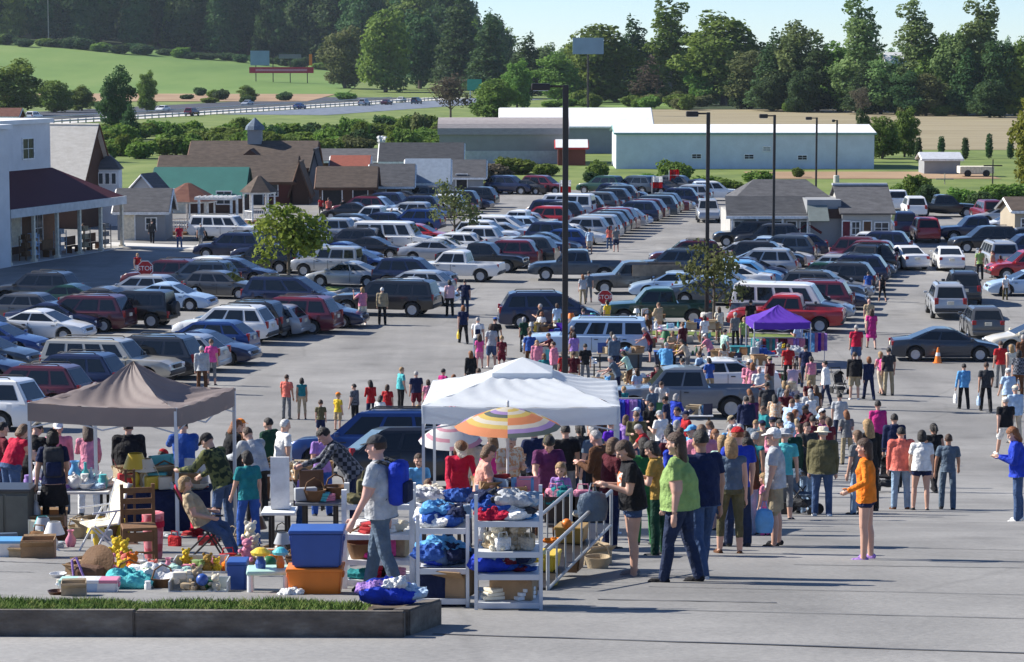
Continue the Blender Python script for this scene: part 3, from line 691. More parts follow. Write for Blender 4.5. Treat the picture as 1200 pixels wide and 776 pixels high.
shed_px('display_shed', 158, 186, 262, 204, 226, WHITEWALL, GREYSH, 'small white gabled shed between the grey shed and the green roof', rz=R(70), depth=2.8, fronts=[('window',0,1.4,.6,.7,None)])
shed_px('display_building', 180, 284, 250, 197, 228, BRNWALL, GREENMET, 'dark brown building under a wide green ribbed metal roof', depth=6.5, cat='building', trim=matte('dark_green'), fronts=[('window',2.2,1.3,1.2,1,None),('door',-1.5,1,1,2,DOORW)])
shed_px('display_building', 186, 343, 240, 183, 212, REDWALL, BRNSH, 'long low building with dark red boards and brown-grey shingle roof', depth=7, cat='building', trim=matte('brown'), fronts=[('window',1.5,1.3,1.2,1,None),('window',4,1.3,1.2,1,None),('door',2.8,1,.95,2,DOORD)])
bb = shed_px('display_building', 222, 366, 232, 166, 196, BRNWALL, BRNSH, 'tallest brown show building with small cross gable and roof turret', depth=9, cat='building', trim=matte('brown'))
bm = B(); loft(bm, [[(-2.0,-4.9,2.9),(2.0,-4.9,2.9),(0,-4.9,4.5)],[(-2.0,-1.2,2.9),(2.0,-1.2,2.9),(0,-1.2,4.5)]]); obj('cross_gable', bm, BRNWALL, bb, (0,0,0))
cu = B(); box(cu, 0, 0, 5.4, 1.3, 1.3, 1.5); c_ = obj('turret', cu, GRYSID, bb); cu = B(); lathe(cu, [(.95,6.15),(.85,6.5),(.4,6.95),(.02,7.3)], 8); obj('turret_cap', cu, matte('slate'), c_)
f = G(351, 240); gable_house('playhouse', f+V((0,2,0)), R(90), 4, 1.7, 1.1, 2.6, BRNWALL, BRNSH, 'narrow steep brown playhouse gable beside the long red board building', 'shed', ov=.15, trim=matte('brown'))
f = G(369, 236); gable_house('playhouse', f+V((0,2,0)), R(90), 4, 1.5, 1.6, 3.0, GRYSID, DARKSH, 'narrow dark roofed playhouse with tall gable, right of the brown one', 'shed', ov=.2, trim=matte('charcoal'))
# gazebos
def gazebo(px, base, dia, n, label, roofm, flat=False):
    e = empty('gazebo', G(px, base), R(10), label, 'gazebo'); r = dia/2
    bm = B(); lathe(bm, [(r*.98,-.2),(r*.98,.22)], n); obj('floor', bm, matte('wood'), e)
    for k in range(n):
        a = 2*math.pi*k/n
        bm = B(); box(bm, math.cos(a)*r*.9, math.sin(a)*r*.9, 1.3, .13, .13, 2.3); obj('post', bm, TRIMW, e)
        b_ = 2*math.pi*(k+1)/n
        if k != n-2:
            bm = B(); q0, q1 = V((math.cos(a)*r*.9, math.sin(a)*r*.9, 0)), V((math.cos(b_)*r*.9, math.sin(b_)*r*.9, 0))
            tube(bm, [q0+V((0,0,1)), q1+V((0,0,1))], .05, 4); tube(bm, [q0+V((0,0,.35)), q1+V((0,0,.35))], .05, 4)
            for j in range(1, 7): m_ = q0.lerp(q1, j/7); box(bm, m_.x, m_.y, .67, .04, .04, .62)
            obj('railing', bm, TRIMW, e)
    bm = B(); lathe(bm, [(r*1.0,2.35),(r*1.0,2.55)], n); obj('frieze', bm, TRIMW, e)
    bm = B(); lathe(bm, [(r*1.16,2.5),(r*.12,3.75),(.02,3.8)], n); obj('roof', bm, roofm, e)
gazebo(221, 274, 4.3, 8, 'eight sided gazebo with red-brown roof and white posts', REDSH)
gazebo(304, 262, 2.7, 6, 'small gazebo with pale timber arch before the red board building', BRNSH)
e = empty('pergola', G(256, 276), R(-6), 'white timber pergola with flat slatted top beside the gazebo', 'pergola')
for sx in (-1.2, 1.2):
    for sy in (-1, 1):
        bm = B(); box(bm, sx, sy, 1.35, .16, .16, 2.7); obj('post', bm, TRIMW, e)
bm = B()
for k in range(9): box(bm, -1.4+.35*k, 0, 2.85, .06, 2.8, .12)
for sy in (-1, 1): box(bm, 0, sy, 2.74, 3.1, .06, .16)
obj('slatted_top', bm, TRIMW, e)
# sheds further right along the display yard
shed_px('display_shed', 374, 438, 246, 196, 218, BRNWALL, BRNSH, 'open fronted brown shed with brown roof, left of the tan shed', depth=4.5, trim=matte('brown'), fronts=[('door',-1.2,1,1.6,1.9,DARKIN),('door',1.2,1,1.2,1.9,DARKIN)])
shed_px('display_shed', 390, 430, 228, 183, 195, GRYSID, mat('orange_red_roof', (.27,.075,.045), .7), 'small shed with a bright orange-red roof behind the brown shed', depth=4)
shed_px('display_shed', 436, 482, 242, 193, 216, TANWALL, GREYSH, 'tan sided shed with brown double door and grey roof', depth=4, fronts=[('door',.2,1,1.3,1.8,matte('wood'))])
shed_px('display_shed', 478, 524, 240, 187, 212, WHITEWALL, mat('blue_grey_roof', (.22,.27,.33), .7), 'white shed with blue-grey roof and corner trim', depth=4.5, fronts=[('window',-.8,1.2,.7,.8,None),('door',.7,1,.8,1.8,DOORD)])
shed_px('display_shed', 526, 566, 228, 188, 206, GRYSID, GREYSH, 'last grey shed in the row with a dark open doorway', depth=4, fronts=[('door',-.4,1,1.0,1.8,DARKIN)])
shed_px('store_shed', 447, 540, 218, 168, 188, GRYSID, DARKSH, 'long low shed with dark roof behind the white and tan sheds', depth=6)
shed_px('store_shed', 366, 452, 214, 175, 188, BRNWALL, GREYSH, 'long grey roofed shed behind the orange roofed one', depth=6)
bm = B(); r_ = random.Random(3)
for i in range(90): ellipsoid(bm, (r_.uniform(-3.4,3.4), r_.uniform(-1.2,1.2), r_.uniform(0,.9)*(1-abs(i%9-4)/6)), [r_.uniform(.25,.6)]*3, seg=6)
tag(obj('stone_heap', bm, mat('pale_stone', (.62,.63,.62), .9, noise=.2), None, G(443, 168)), 'heap of pale white stone beyond the display sheds', 'stone heap')
# long barn, white roofed hall, pale warehouse
def barrel_barn():
    f = G(590, 192); L_ = 150*f.y/F; d = f.y
    e = empty('barn', f+V((0,4,0)), 0, 'long grey-green barn with rounded weathered grey roof', 'barn'); wh = HC-(157-HOR)*d/F; top = HC-(137-HOR)*(d+4)/F
    bm = B(); box(bm, 0, 0, wh/2-.2, L_, 8, wh+.4); obj('wall', bm, GREYWALL, e)
    bm = B(); box(bm, .6, -4.06, .75, L_-1.2, .1, 1.6); obj('lower_wall_panel', bm, mat('pale_grey_band', (.42,.44,.45), .7), e)
    bm = B(); rg = []
    for x in (-L_/2-.2, L_/2+.2): rg.append([(x, -4.3*math.cos(math.pi*k/10), wh+(top-wh)*math.sin(math.pi*k/10)**.8) for k in range(11)])
    loft(bm, rg); obj('roof', bm, WEATH, e)
barrel_barn()
shed_px('store_shed', 654, 686, 194, 164, 172, REDWALL, WHITEMET, 'small dark red lean-to shed with white roof at the barn end', depth=3, trim=matte('red'))
shed_px('hall', 588, 763, 180, 127, 148, GRYSID, WHITEMET, 'wide hall with bright white metal roof behind the grey barn', depth=14, cat='building')
wf = [( 'window',-5.6,1.45,1.0,.45,DARKIN),('window',.45,1.4,1.0,.45,DARKIN),('window',2.5,2.3,.8,.45,mat('grey_louver',(.35,.38,.4),.6)),('window',6.6,1.3,1.0,.45,DARKIN)]
shed_px('warehouse', 722, 1024, 198, 146.5, 156, TEALWALL, WHITEMET, 'long pale blue metal warehouse with thin white roof and dark louvers', depth=12, cat='warehouse', ov=.2, fronts=wf, trim=mat('sea_green_trim', (.20,.36,.34), .6))
shed_px('hut', 1083, 1125, 204, 179, 186, GRYSID, mat('pale_grey_roof', (.50,.52,.55), .6), 'small grey hut with pale roof on the lawn past the warehouse', depth=4, cat='hut')
p = G(1143, 207); e = empty('trailer', p, 0, 'low white flatbed trailer parked on the lawn right of the grey hut', 'trailer'); bm = B(); box(bm, 0, 0, .75, 3.7, 2, .75, bev=.05); obj('bed', bm, matte('cream'), e)
for sx in (-1, 1):
    bm = B(); lathe(bm, [(.02,-.1),(.38,-.1),(.38,.1),(.02,.1)], 12, (sx*1, -.95, .38), axis='y'); obj('wheel', bm, TYRE, e)
shed_px('house', 1040, 1076, 132, 62, 80, WHITEWALL, WHITEMET, 'white roofed house glimpsed high between the poplars', depth=9, cat='house')
shed_px('house', 706, 722, 112, 94, 102, WHITEWALL, REDSH, 'tiny white gabled house under the blue billboard', depth=6, cat='house')
shed_px('hut', -4, 21, 168, 127, 136, REDWALL, REDSH, 'dark red hut beside the highway at the far left', depth=5, cat='hut')
# shingled store on the right
d0 = 178.
MUTED = siding('cream_grey_siding', (.47,.46,.43))
def mk_store():
    sx = lambda px: (px-600)*d0/F
    e = empty('store_building', on(sx(952), d0), 0, 'low L-shaped store with grey shingled roofs and white trimmed window band', 'store'); c0 = sx(952)
    def xx(px): return (px-600)*d0/F-c0
    bm = B(); a, b = xx(856), xx(946); box(bm, (a+b)/2, 4, 1.1, b-a, 8, 2.7); obj('wall', bm, MUTED, e)
    bm = B(); pts = [(a-.3,-.5,2.25),(b+.4,-.5,2.25),(b+.2,3.2,3.6),(a-.1,3.2,3.6)]; slab(bm, pts, .15); obj('porch_roof', bm, DARKSH, e)
    bm = B(); v = [bm.verts.new(x) for x in [(a+.4,2.8,3.3),(xx(985),2.8,3.3),(xx(985),9,3.3),(a+.4,9,3.3),(xx(892),5.6,4.75),(xx(955),5.6,4.75)]]
    for f in ((0,1,5,4),(1,2,5),(2,3,4,5),(3,0,4),(3,2,1,0)): bm.faces.new([v[i] for i in f])
    obj('main_roof', bm, GREYSH, e)
    bm = B(); box(bm, (a+b)/2, -.56, 2.2, b-a+.7, .08, .22); obj('fascia', bm, TRIMW, e)
    for k in range(6): opening(e, 'window', a+.6+k*.92, 1.35, .6, 1.0, 0, 0, panes=1)
    for k in range(4):
        bm = B(); box(bm, a+.1+k*1.75, -.4, 1.0, .13, .13, 2.3); obj('post', bm, TRIMW, e)
    a2, b2 = xx(946), xx(986); bm = B(); box(bm, (a2+b2)/2, 3, 1.55, b2-a2, 6, 3.9); obj('porch_wall', bm, GRYSID, e)
    bm = B(); slab(bm, [(a2,-1.4,2.0),(a2+1.4,-1.4,2.0),(a2+1.4,0,3.1),(a2,0,3.1)], .12); obj('awning', bm, mat('grey_green_roof', (.16,.19,.18), .8), e)
    bm = B(); box(bm, a2+1.95, -.12, 2.45, 1.1, .12, .72); obj('sign_board', bm, mat('dark_brown_board', (.05,.025,.02), .7), e); e.scale = (1, 1, .92)
    a3, b3 = xx(986), xx(1043); bm = B(); loft(bm, [[(x,-.6,-.3),(x,7,-.3),(x,7,2.6),(x,3.2,4.3),(x,-.6,2.6)] for x in (a3, b3)]); obj('house_wall', bm, MUTED, e)
    bm = B()
    for q in ([(a3-.2,-1,2.42),(b3+.3,-1,2.42),(b3+.3,3.2,4.36),(a3-.2,3.2,4.36)], [(a3-.2,3.2,4.36),(b3+.3,3.2,4.36),(b3+.3,7.3,2.45),(a3-.2,7.3,2.45)]): slab(bm, [V(t)+V((0,0,.12)) for t in q], .12)
    obj('house_roof', bm, GREYSH, e)
    bm = B(); box(bm, (a3+b3)/2, 3.2, 4.5, b3-a3+.5, .5, .16); obj('ridge_vent', bm, mat('pale_grey_roof', (.5,.52,.55), .6), e)
    opening(e, 'door', a3+.3, .95, .5, 1.9, -.6, 0, TRIMW, DOORR); opening(e, 'window', a3+.95, 1.4, .5, .9, -.6, 0); opening(e, 'door', a3+1.75, .95, .5, 1.9, -.6, 0, TRIMW, matte('brown')); opening(e, 'window', a3+2.75, 1.4, .9, .8, -.6, 0)
mk_store()
p = G(944, 287); gable_house('garden_shed', p, R(90), 1.9, 1.75, .95, .55, REDWALL, REDSH, 'little dark red garden shed parked in front of the shingled store', 'shed', ov=.1, trim=matte('maroon'))
shed_px('hut', 1186, 1232, 284, 232, 246, TANWALL, BRNSH, 'tan hut with brown roof at the right edge behind the cars', rz=R(4), depth=4, cat='hut', fronts=[('window',-.6,1.3,.6,.7,None)])
# --- lamp posts
def lamp_post(px, base, top, arm_px, r, label, arm_dir=-1):
    p = G(px, base); d = p.y; H = HC-(top-HOR)*d/F-p.z; a = arm_px*d/F
    e = empty('lamp_post', p, 0, label, 'lamp post')
    bm = B(); lathe(bm, [(.3,-.2),(.3,.7),(.26,.75)], 16); obj('concrete_base', bm, CONCM, e)
    bm = B(); box(bm, 0, 0, H/2+.3, r*2, r*2, H-.6, bev=r*.2); obj('pole', bm, DSTEEL, e)
    bm = B(); tube(bm, [(0,0,H-.06),(arm_dir*a*.5,0,H-.06)], .05, 6); obj('arm', bm, DSTEEL, e)
    bm = B(); s = a*.55; box(bm, arm_dir*(a-s*.5), 0, H-.08, s, .42, .26, bev=.05); hd_ = obj('lamp_head', bm, DSTEEL, e)
    bm = B(); box(bm, arm_dir*(a-s*.5), 0, H-.215, s*.8, .32, .02); obj('lens', bm, LAMP, hd_)
lamp_post(662, 470, 99, 40, .11, 'tallest dark lamp post rising behind the white canopy')
lamp_post(828, 384, 131, 26, .09, 'dark lamp post with boxy head beside the sparse olive tree')
lamp_post(906, 300, 134, 18, .085, 'dark lamp post in front of the shingled store')
lamp_post(956, 236, 137, 13, .085, 'lamp post rising just behind the shingled store roof')
lamp_post(980, 214, 140, 6, .085, 'most distant lamp post, standing behind the shingled store')
def pole(px, base, top, r, label, m=PALEBARK):
    p = G(px, base); H = HC-(top-HOR)*p.y/F-p.z; bm = B(); tube(bm, [(0,0,-.5),(0,0,H)], [r,r*.7], 8); 
    e = empty('utility_pole', p, 0, label, 'pole'); obj('shaft', bm, m, e)
    bm = B(); box(bm, 0, 0, H-.6, 1.8, .12, .12); obj('crossarm', bm, m, e)
pole(57, 49, -4, .3, 'pale utility pole standing before the dark wood at left')
pole(360, 62, 14, .25, 'thin utility pole near the right end of the wood'); pole(1163, 224, 186, .08, 'thin dark pole beside the white trailer', DSTEEL); pole(1107, 216, 202, .06, 'short pale post on the lawn below the grey hut')
# --- billboards and signs
bx_ = G(689, 136); e = empty('billboard', bx_, 0, 'plain blue billboard on a single post above the far trees', 'billboard')
d = bx_.y; k = d/F
bm = B(); box(bm, 0, 0, HC-(54-HOR)*k-bx_.z, 36*k, .6, 19*k); obj('panel', bm, mat('blue_panel', (.20,.30,.42), .6, noise=.1, scale=.3), e)
bm = B(); tube(bm, [(0,.3,-1),(0,.3,HC-(64-HOR)*k-bx_.z)], .24, 8); obj('post', bm, DSTEEL, e)
fx = G(330, 97); k = fx.y/F; e = empty('billboard', fx, 0, 'roadside billboard with blue panel above a long red and white band', 'billboard')
zz = lambda py: HC-(py-HOR)*k-fx.z
bm = B(); box(bm, -25*k, 0, zz(68), 22*k, .4, 17*k); obj('blue_panel', bm, mat('blue_panel', (.20,.30,.42)), e)
bm = B(); box(bm, 0, -.1, zz(82), 75*k, .5, 7*k); obj('red_band', bm, matte('crimson'), e)
bm = B(); box(bm, 0, -.4, zz(82), 60*k, .1, 2.5*k); obj('pale_stripe', bm, matte('pink'), e)
bm = B(); box(bm, 34*k, 0, zz(70), 3.5*k, .4, 13*k); obj('orange_strip', bm, matte('orange'), e)
bm = B(); box(bm, 10*k, .1, zz(66), 26*k, .3, 5*k); obj('grey_bar', bm, matte('grey'), e)
for px in (-30, -10, 10, 30):
    bm = B(); box(bm, px*k, .5, zz(66)/2-1, .3, .3, zz(66)+2); obj('post', bm, DSTEEL, e)
hx = G(556, 122); k = hx.y/F; e = empty('road_sign', hx, 0, 'green highway sign half hidden by the brown leafless tree', 'road sign'); zz = lambda py: HC-(py-HOR)*k-hx.z
bm = B(); box(bm, 0, 0, zz(99), 17*k, .2, 13*k); obj('panel', bm, mat('sign_green', (.03,.30,.20), .5), e)
for s in (-5, 5):
    bm = B(); box(bm, s*k, .2, zz(94)/2-.5, .25, .2, zz(94)+1); obj('post', bm, STEEL, e)
def text_mesh(name, txt, size, m, parent, loc, rot, th=.006, align='CENTER'):
    cu = bpy.data.curves.new(name, 'FONT'); cu.body = txt; cu.size = size; cu.extrude = th; cu.align_x = align; cu.align_y = 'CENTER'
    t = bpy.data.objects.new(name, cu); COL.objects.link(t)
    dg = bpy.context.evaluated_depsgraph_get(); me = bpy.data.meshes.new_from_object(t.evaluated_get(dg)); bpy.data.objects.remove(t); 
    me.materials.clear(); me.materials.append(m); o = put(name, me, parent, loc); o.rotation_euler = rot; return o
def stop_sign(px, cy, base, dia_px, label):
    p = G(px, base); k = p.y/F; zc = HC-(cy-HOR)*k-p.z; r = dia_px*k/2/math.cos(R(22.5))
    e = empty('stop_sign', p, 0, label, 'stop sign')
    bm = B(); box(bm, 0, .05, zc/2, .06, .06, zc+.3); obj('post', bm, mat('galvanised_steel', (.42,.44,.45), .5, .4), e)
    bm = B(); lathe(bm, [(r,-.012),(r,.012)], 8, axis='y'); bmesh.ops.rotate(bm, verts=bm.verts, matrix=Matrix.Rotation(R(22.5),3,'Y')); pl = obj('border', bm, matte('white'), e, (0,0,zc))
    bm = B(); lathe(bm, [(r*.92,-.02),(r*.92,.0)], 8, axis='y'); bmesh.ops.rotate(bm, verts=bm.verts, matrix=Matrix.Rotation(R(22.5),3,'Y')); obj('red_face', bm, matte('red'), pl)
    text_mesh('lettering', 'STOP', r*.78, matte('white'), pl, (0,-.028,0), (R(90),0,0))
stop_sign(709, 348, 384, 17, 'red octagonal stop sign in front of the dark green pickup')
stop_sign(171, 314, 352, 18, 'red octagonal stop sign by the burgundy cars near the store')
# ================================================================== cars
def lerp_prof(pr, x):
    if x <= pr[0][0]: return pr[0][1]
    for a, b in zip(pr, pr[1:]):
        if x <= b[0]: return a[1]+(b[1]-a[1])*(x-a[0])/(b[0]-a[0])
    return pr[-1][1]
CT = {
 'sedan': dict(L=4.8,W=1.80,H=1.45,wr=.33,ax=(1.42,-1.38),sill=.2,deck=[(-2.4,.72),(-2.3,.93),(-1.6,1.0),(-.5,.97),(1.1,.93),(1.9,.80),(2.25,.70),(2.4,.52)],gh=(1.34,.34,-.70,-1.85,.92,1.44),sw=2,word='sedan'),
 'hatch': dict(L=4.2,W=1.74,H=1.50,wr=.32,ax=(1.25,-1.25),sill=.2,deck=[(-2.1,.70),(-2.02,.98),(1.0,.95),(1.7,.84),(2.0,.70),(2.1,.52)],gh=(1.15,.35,-1.5,-2.0,.94,1.50),sw=3,word='hatchback'),
 'wagon': dict(L=4.7,W=1.78,H=1.55,wr=.33,ax=(1.4,-1.35),sill=.22,deck=[(-2.35,.72),(-2.28,1.0),(1.1,.97),(1.9,.85),(2.22,.70),(2.35,.54)],gh=(1.26,.36,-1.55,-2.22,.96,1.53),sw=3,word='wagon'),
 'suv': dict(L=4.7,W=1.86,H=1.78,wr=.38,ax=(1.42,-1.38),sill=.32,deck=[(-2.35,.8),(-2.28,1.06),(1.0,1.08),(1.95,1.0),(2.25,.86),(2.35,.66)],gh=(1.18,.36,-1.78,-2.27,1.06,1.78),sw=3,rack=True,word='SUV'),
 'jeep': dict(L=4.3,W=1.80,H=1.82,wr=.38,ax=(1.3,-1.25),sill=.38,deck=[(-2.05,.8),(-2.0,1.1),(.85,1.12),(1.9,1.06),(2.1,.95),(2.15,.66)],gh=(.82,.5,-1.9,-2.02,1.1,1.82),sw=3,spare=True,word='off-roader'),
 'minivan': dict(L=5.0,W=1.92,H=1.76,wr=.34,ax=(1.55,-1.45),sill=.2,deck=[(-2.5,.75),(-2.42,1.02),(1.5,1.0),(2.15,.86),(2.42,.70),(2.5,.52)],gh=(1.80,.62,-1.98,-2.41,1.0,1.76),sw=3,rack=True,word='minivan'),
 'van': dict(L=5.6,W=2.0,H=2.1,wr=.37,ax=(1.75,-1.65),sill=.3,deck=[(-2.8,.8),(-2.74,1.15),(1.7,1.18),(2.45,1.05),(2.72,.85),(2.8,.6)],gh=(1.78,1.2,-2.6,-2.74,1.15,2.1),sw=4,word='passenger van'),
 'pickup': dict(L=5.6,W=1.95,H=1.82,wr=.39,ax=(1.75,-1.7),sill=.38,deck=[(-2.8,1.05),(-2.76,1.12),(-.6,1.12),(1.2,1.12),(2.35,1.05),(2.7,.92),(2.8,.66)],gh=(1.22,.62,-.72,-.92,1.1,1.82),sw=2,bed=(-2.7,-1.0,.72),word='pickup'),
 'caplifted': dict(L=5.6,W=1.95,H=1.84,wr=.39,ax=(1.75,-1.7),sill=.38,deck=[(-2.8,1.05),(-2.76,1.12),(1.2,1.12),(2.35,1.05),(2.7,.92),(2.8,.66)],gh=(1.22,.62,-2.55,-2.78,1.1,1.84),sw=4,rack=True,word='large SUV'),
}
def car_template(t):
    c = CT[t]; L_, W_, H = c['L'], c['W'], c['H']; hw = W_/2; out = []
    xs = set(x for x, _ in c['deck'])
    for a in c['ax']:
        ra = c['wr']+.075
        for k in range(13): xs.add(round(a-ra*math.cos(math.pi*k/12)*1.0, 4))
        xs.add(round(a-ra-.01, 4)); xs.add(round(a+ra+.01, 4))
    for k in range(1, 14): xs.add(round(-L_/2+L_*k/14, 4))
    if 'bed' in c:
        b0, b1, fl = c['bed']
        for x in (b0-.02, b0+.02, b1-.02, b1+.02): xs.add(x)
    xs = sorted(xs); rings = []
    for x in xs:
        zb = c['sill']
        for a in c['ax']:
            ra = c['wr']+.075
            if abs(x-a) <= ra: zb = max(zb, c['wr'] + math.sqrt(max(0, ra*ra-(x-a)**2)))
        e = abs(x)/(L_/2); w_ = hw*(1-.13*max(0, (e-.55)/.45)**2)
        zt = lerp_prof(c['deck'], x); zb = min(zb, zt-.1)
        if e > .93: zb = max(zb, c['sill']+.08*(e-.93)/.07)
        zm = max(zb+.02, (c['sill']+zt)/2+.08); 
        bed = 'bed' in c and c['bed'][0] <= x <= c['bed'][1]; fl = c['bed'][2] if bed else zt
        half = [(0, zb),(w_*.9, zb),(w_*.975, zb+(zm-zb)*.35),(w_, zm),(w_*.975, zt-.06),(w_*.93, zt-.005),(w_*.87, max(fl, zb+.02)),(0, max(fl+(0 if bed else .02), zb+.02))]
        rings.append([(x, y, z) for y, z in half] + [(x, -y, z) for y, z in half[-2:0:-1]])
    bm = B(); loft(bm, rings); out.append(['body', mesh_of(bm, t+'_body', [], 32), None, None, 'paint'])
    # greenhouse: painted pillars and roof
    bf, rf, rr_, br, zb, zr = c['gh']; wb, wt = hw*.93, hw*.74
    bm = B()
    def rect(x0, x1, y, z): return [(x0, y, z),(x0, -y, z),(x1, -y, z),(x1, y, z)]
    zt_ = zr-.075
    loft(bm, [rect(bf, br, wb, zb-.04), rect(rf, rr_, wt, zt_), rect(rf-.34, rr_+.22, wt-.12, zr)])
    bmesh.ops.bevel(bm, geom=[e for e in bm.edges if abs((e.verts[0].co-e.verts[1].co).z) > .3], offset=.045, segments=2, affect='EDGES')
    out.append(['roof', mesh_of(bm, t+'_roof', [], 32), None, None, 'paint'])
    def quad(bm, P, u0, u1, v0, v1, nrm):
        q = [P(u0,v0), P(u1,v0), P(u1,v1), P(u0,v1)]
        n = (q[1]-q[0]).cross(q[3]-q[0]).normalized()
        if n.dot(nrm) < 0: q = q[::-1]; n = -n
        slab(bm, [p+n*.007 for p in q], .03)
    def pane(nm, P, u0, u1, v0, v1, nrm):
        bm = B(); quad(bm, P, u0, u1, v0, v1, nrm); out.append([nm, mesh_of(bm, t+'_'+nm, [], None), None, None, 'glass'])
    def plane(a0, a1, b0, b1): return lambda u, v: V(a0).lerp(V(a1), u).lerp(V(b0).lerp(V(b1), u), v)
    pane('windshield', plane((bf,wb,zb-.04),(bf,-wb,zb-.04),(rf,wt,zt_),(rf,-wt,zt_)), .07, .93, .13, .93, V((1,0,.3)))
    pane('rear_window', plane((br,wb,zb-.04),(br,-wb,zb-.04),(rr_,wt,zt_),(rr_,-wt,zt_)), .09, .91, .16, .9, V((-1,0,.3)))
    n = c['sw']
    for s in (1, -1):
        P = plane((br, s*wb, zb-.04), (bf, s*wb, zb-.04), (rr_, s*wt, zt_), (rf, s*wt, zt_))
        cuts = {2:[.07,.46,.93],3:[.05,.30,.62,.92],4:[.04,.28,.50,.72,.93]}[n]
        for i in range(n): pane('side_window', P, cuts[i]+.018, cuts[i+1]-.018, .17, .86, V((0,s,.2)))
    # wheels
    wm = B(); r = c['wr']; lathe(wm, [(r*.62,-.10),(r*.68,-.11),(r*.92,-.11),(r,-.08),(r,.08),(r*.92,.11),(r*.68,.11),(r*.62,.10)], 18, axis='y', cap=False); tyre = mesh_of(wm, t+'_wheel', [TYRE], 40)
    rm = B(); lathe(rm, [(.02,-.06),(r*.2,-.06),(r*.25,-.045),(r*.58,-.05),(r*.635,-.10),(r*.635,.10),(r*.58,.05),(r*.25,.045),(r*.2,.06),(.02,.06)], 18, axis='y')
    for k in range(5):
        a = 6.283*k/5
        for sy in (-1, 1): box(rm, math.cos(a)*r*.42, sy*.07, math.sin(a)*r*.42, r*.5, .05, r*.13, Euler((0, -a, 0)))
    rim = mesh_of(rm, t+'_rim', [RIM], 40)
    for a in c['ax']:
        for s in (1, -1):
            out.append(['wheel', tyre, None, (a, s*(hw-.13), r), None]); out.append(['rim', rim, len(out)-1, (0,0,0), None])
    def part(nm, bm, role, m=None, parent=None): out.append([nm, mesh_of(bm, t+'_'+nm, [m] if m else [], 35), parent, None, role])
    bm = B(); box(bm, 0, 0, c['sill']+.26, L_*.84, W_*.70, .50); part('underbody', bm, None, TRIM)
    zh = lerp_prof(c['deck'], L_/2-.12)
    wn = hw*.87
    for s in (1, -1):
        bm = B(); box(bm, L_/2-.13, s*(wn-.2), zh-.10, .16, .36, .15, Euler((0,0,-s*.35)), bev=.03); part('headlight', bm, 'fine', LAMP)
    zl = lerp_prof(c['deck'], -L_/2+.1)
    for s in (1, -1):
        bm = B(); box(bm, -L_/2+.07, s*(wn-.1), zl-.13 if t not in ('suv','minivan','van','jeep','caplifted') else zl-.1, .13, .2, .2 if t in ('sedan','hatch','pickup') else .34, bev=.02); part('taillight', bm, 'tail', TAIL)
    bm = B(); box(bm, L_/2-.03, 0, zh-.12, .08, W_*.42, .16, bev=.02); part('grille', bm, 'fine', TRIM)
    for s, nm in ((1,'front_bumper'),(-1,'rear_bumper')):
        bm = B(); box(bm, s*(L_/2-.05), 0, c['sill']+.2, .2, W_*.86, .2, bev=.05); part(nm, bm, 'fine', TRIM if t in ('suv','jeep','pickup','caplifted','van') else None) 
        if t not in ('suv','jeep','pickup','caplifted','van'): out[-1][4] = 'paintfine'
    bm = B(); box(bm, -L_/2-.0, 0, zl-.18 if 'bed' not in c else .62, .05, .32, .16); part('licence_plate', bm, 'fine', matte('cream'))
    for s in (1, -1):
        bm = B(); box(bm, bf-.28, s*(hw+.05), zb+.08, .13, .2, .13, bev=.03); part('side_mirror', bm, 'paintfine')
    for s in (1, -1):
        bm = B()
        for u in ([.47,.93] if n == 2 else [.32,.63,.93]):
            x = br+(bf-br)*u; z0, z1 = c['sill']+.12, lerp_prof(c['deck'], x)-.08
            if any(abs(x-a) < c['wr']+.12 for a in c['ax']): z0 = c['wr']*2+.12
            zm = (c['sill']+z1+.08)/2+.08
            box(bm, x, s*hw*.985, (z0+z1)/2, .014, .045, z1-z0)
            box(bm, x-.2, s*hw*.995, z1-.08, .17, .05, .035)
        part('door_seam', bm, 'fine', TRIM)
    if c.get('rack'):
        for s in (1, -1):
            bm = B(); tube(bm, [(rf-.3, s*(wt-.14), zr+.0),(rf-.4, s*(wt-.14), zr+.06),(rr_+.4, s*(wt-.14), zr+.06),(rr_+.3, s*(wt-.14), zr)], .022, 6); part('roof_rail', bm, 'fine', TRIM)
    if c.get('spare'):
        bm = B(); lathe(bm, [(.02,-.1),(.3,-.1),(.34,-.06),(.34,.1),(.02,.1)], 18, (-L_/2-.1, 0, .98), axis='x'); part('spare_wheel_cover', bm, None, TRIM)
    return out
TEMPL = {}
CARS = []
def slope_rot(p, rz):
    e = .8; zx = (ground(p.x+e, p.y)-ground(p.x-e, p.y))/(2*e); zy = (ground(p.x, p.y+e)-ground(p.x, p.y-e))/(2*e)
    n = V((-zx, -zy, 1)).normalized(); x = V((math.cos(rz), math.sin(rz), 0)); x = (x-n*x.dot(n)).normalized(); y = n.cross(x)
    return Matrix((x, y, n)).transposed().to_euler()
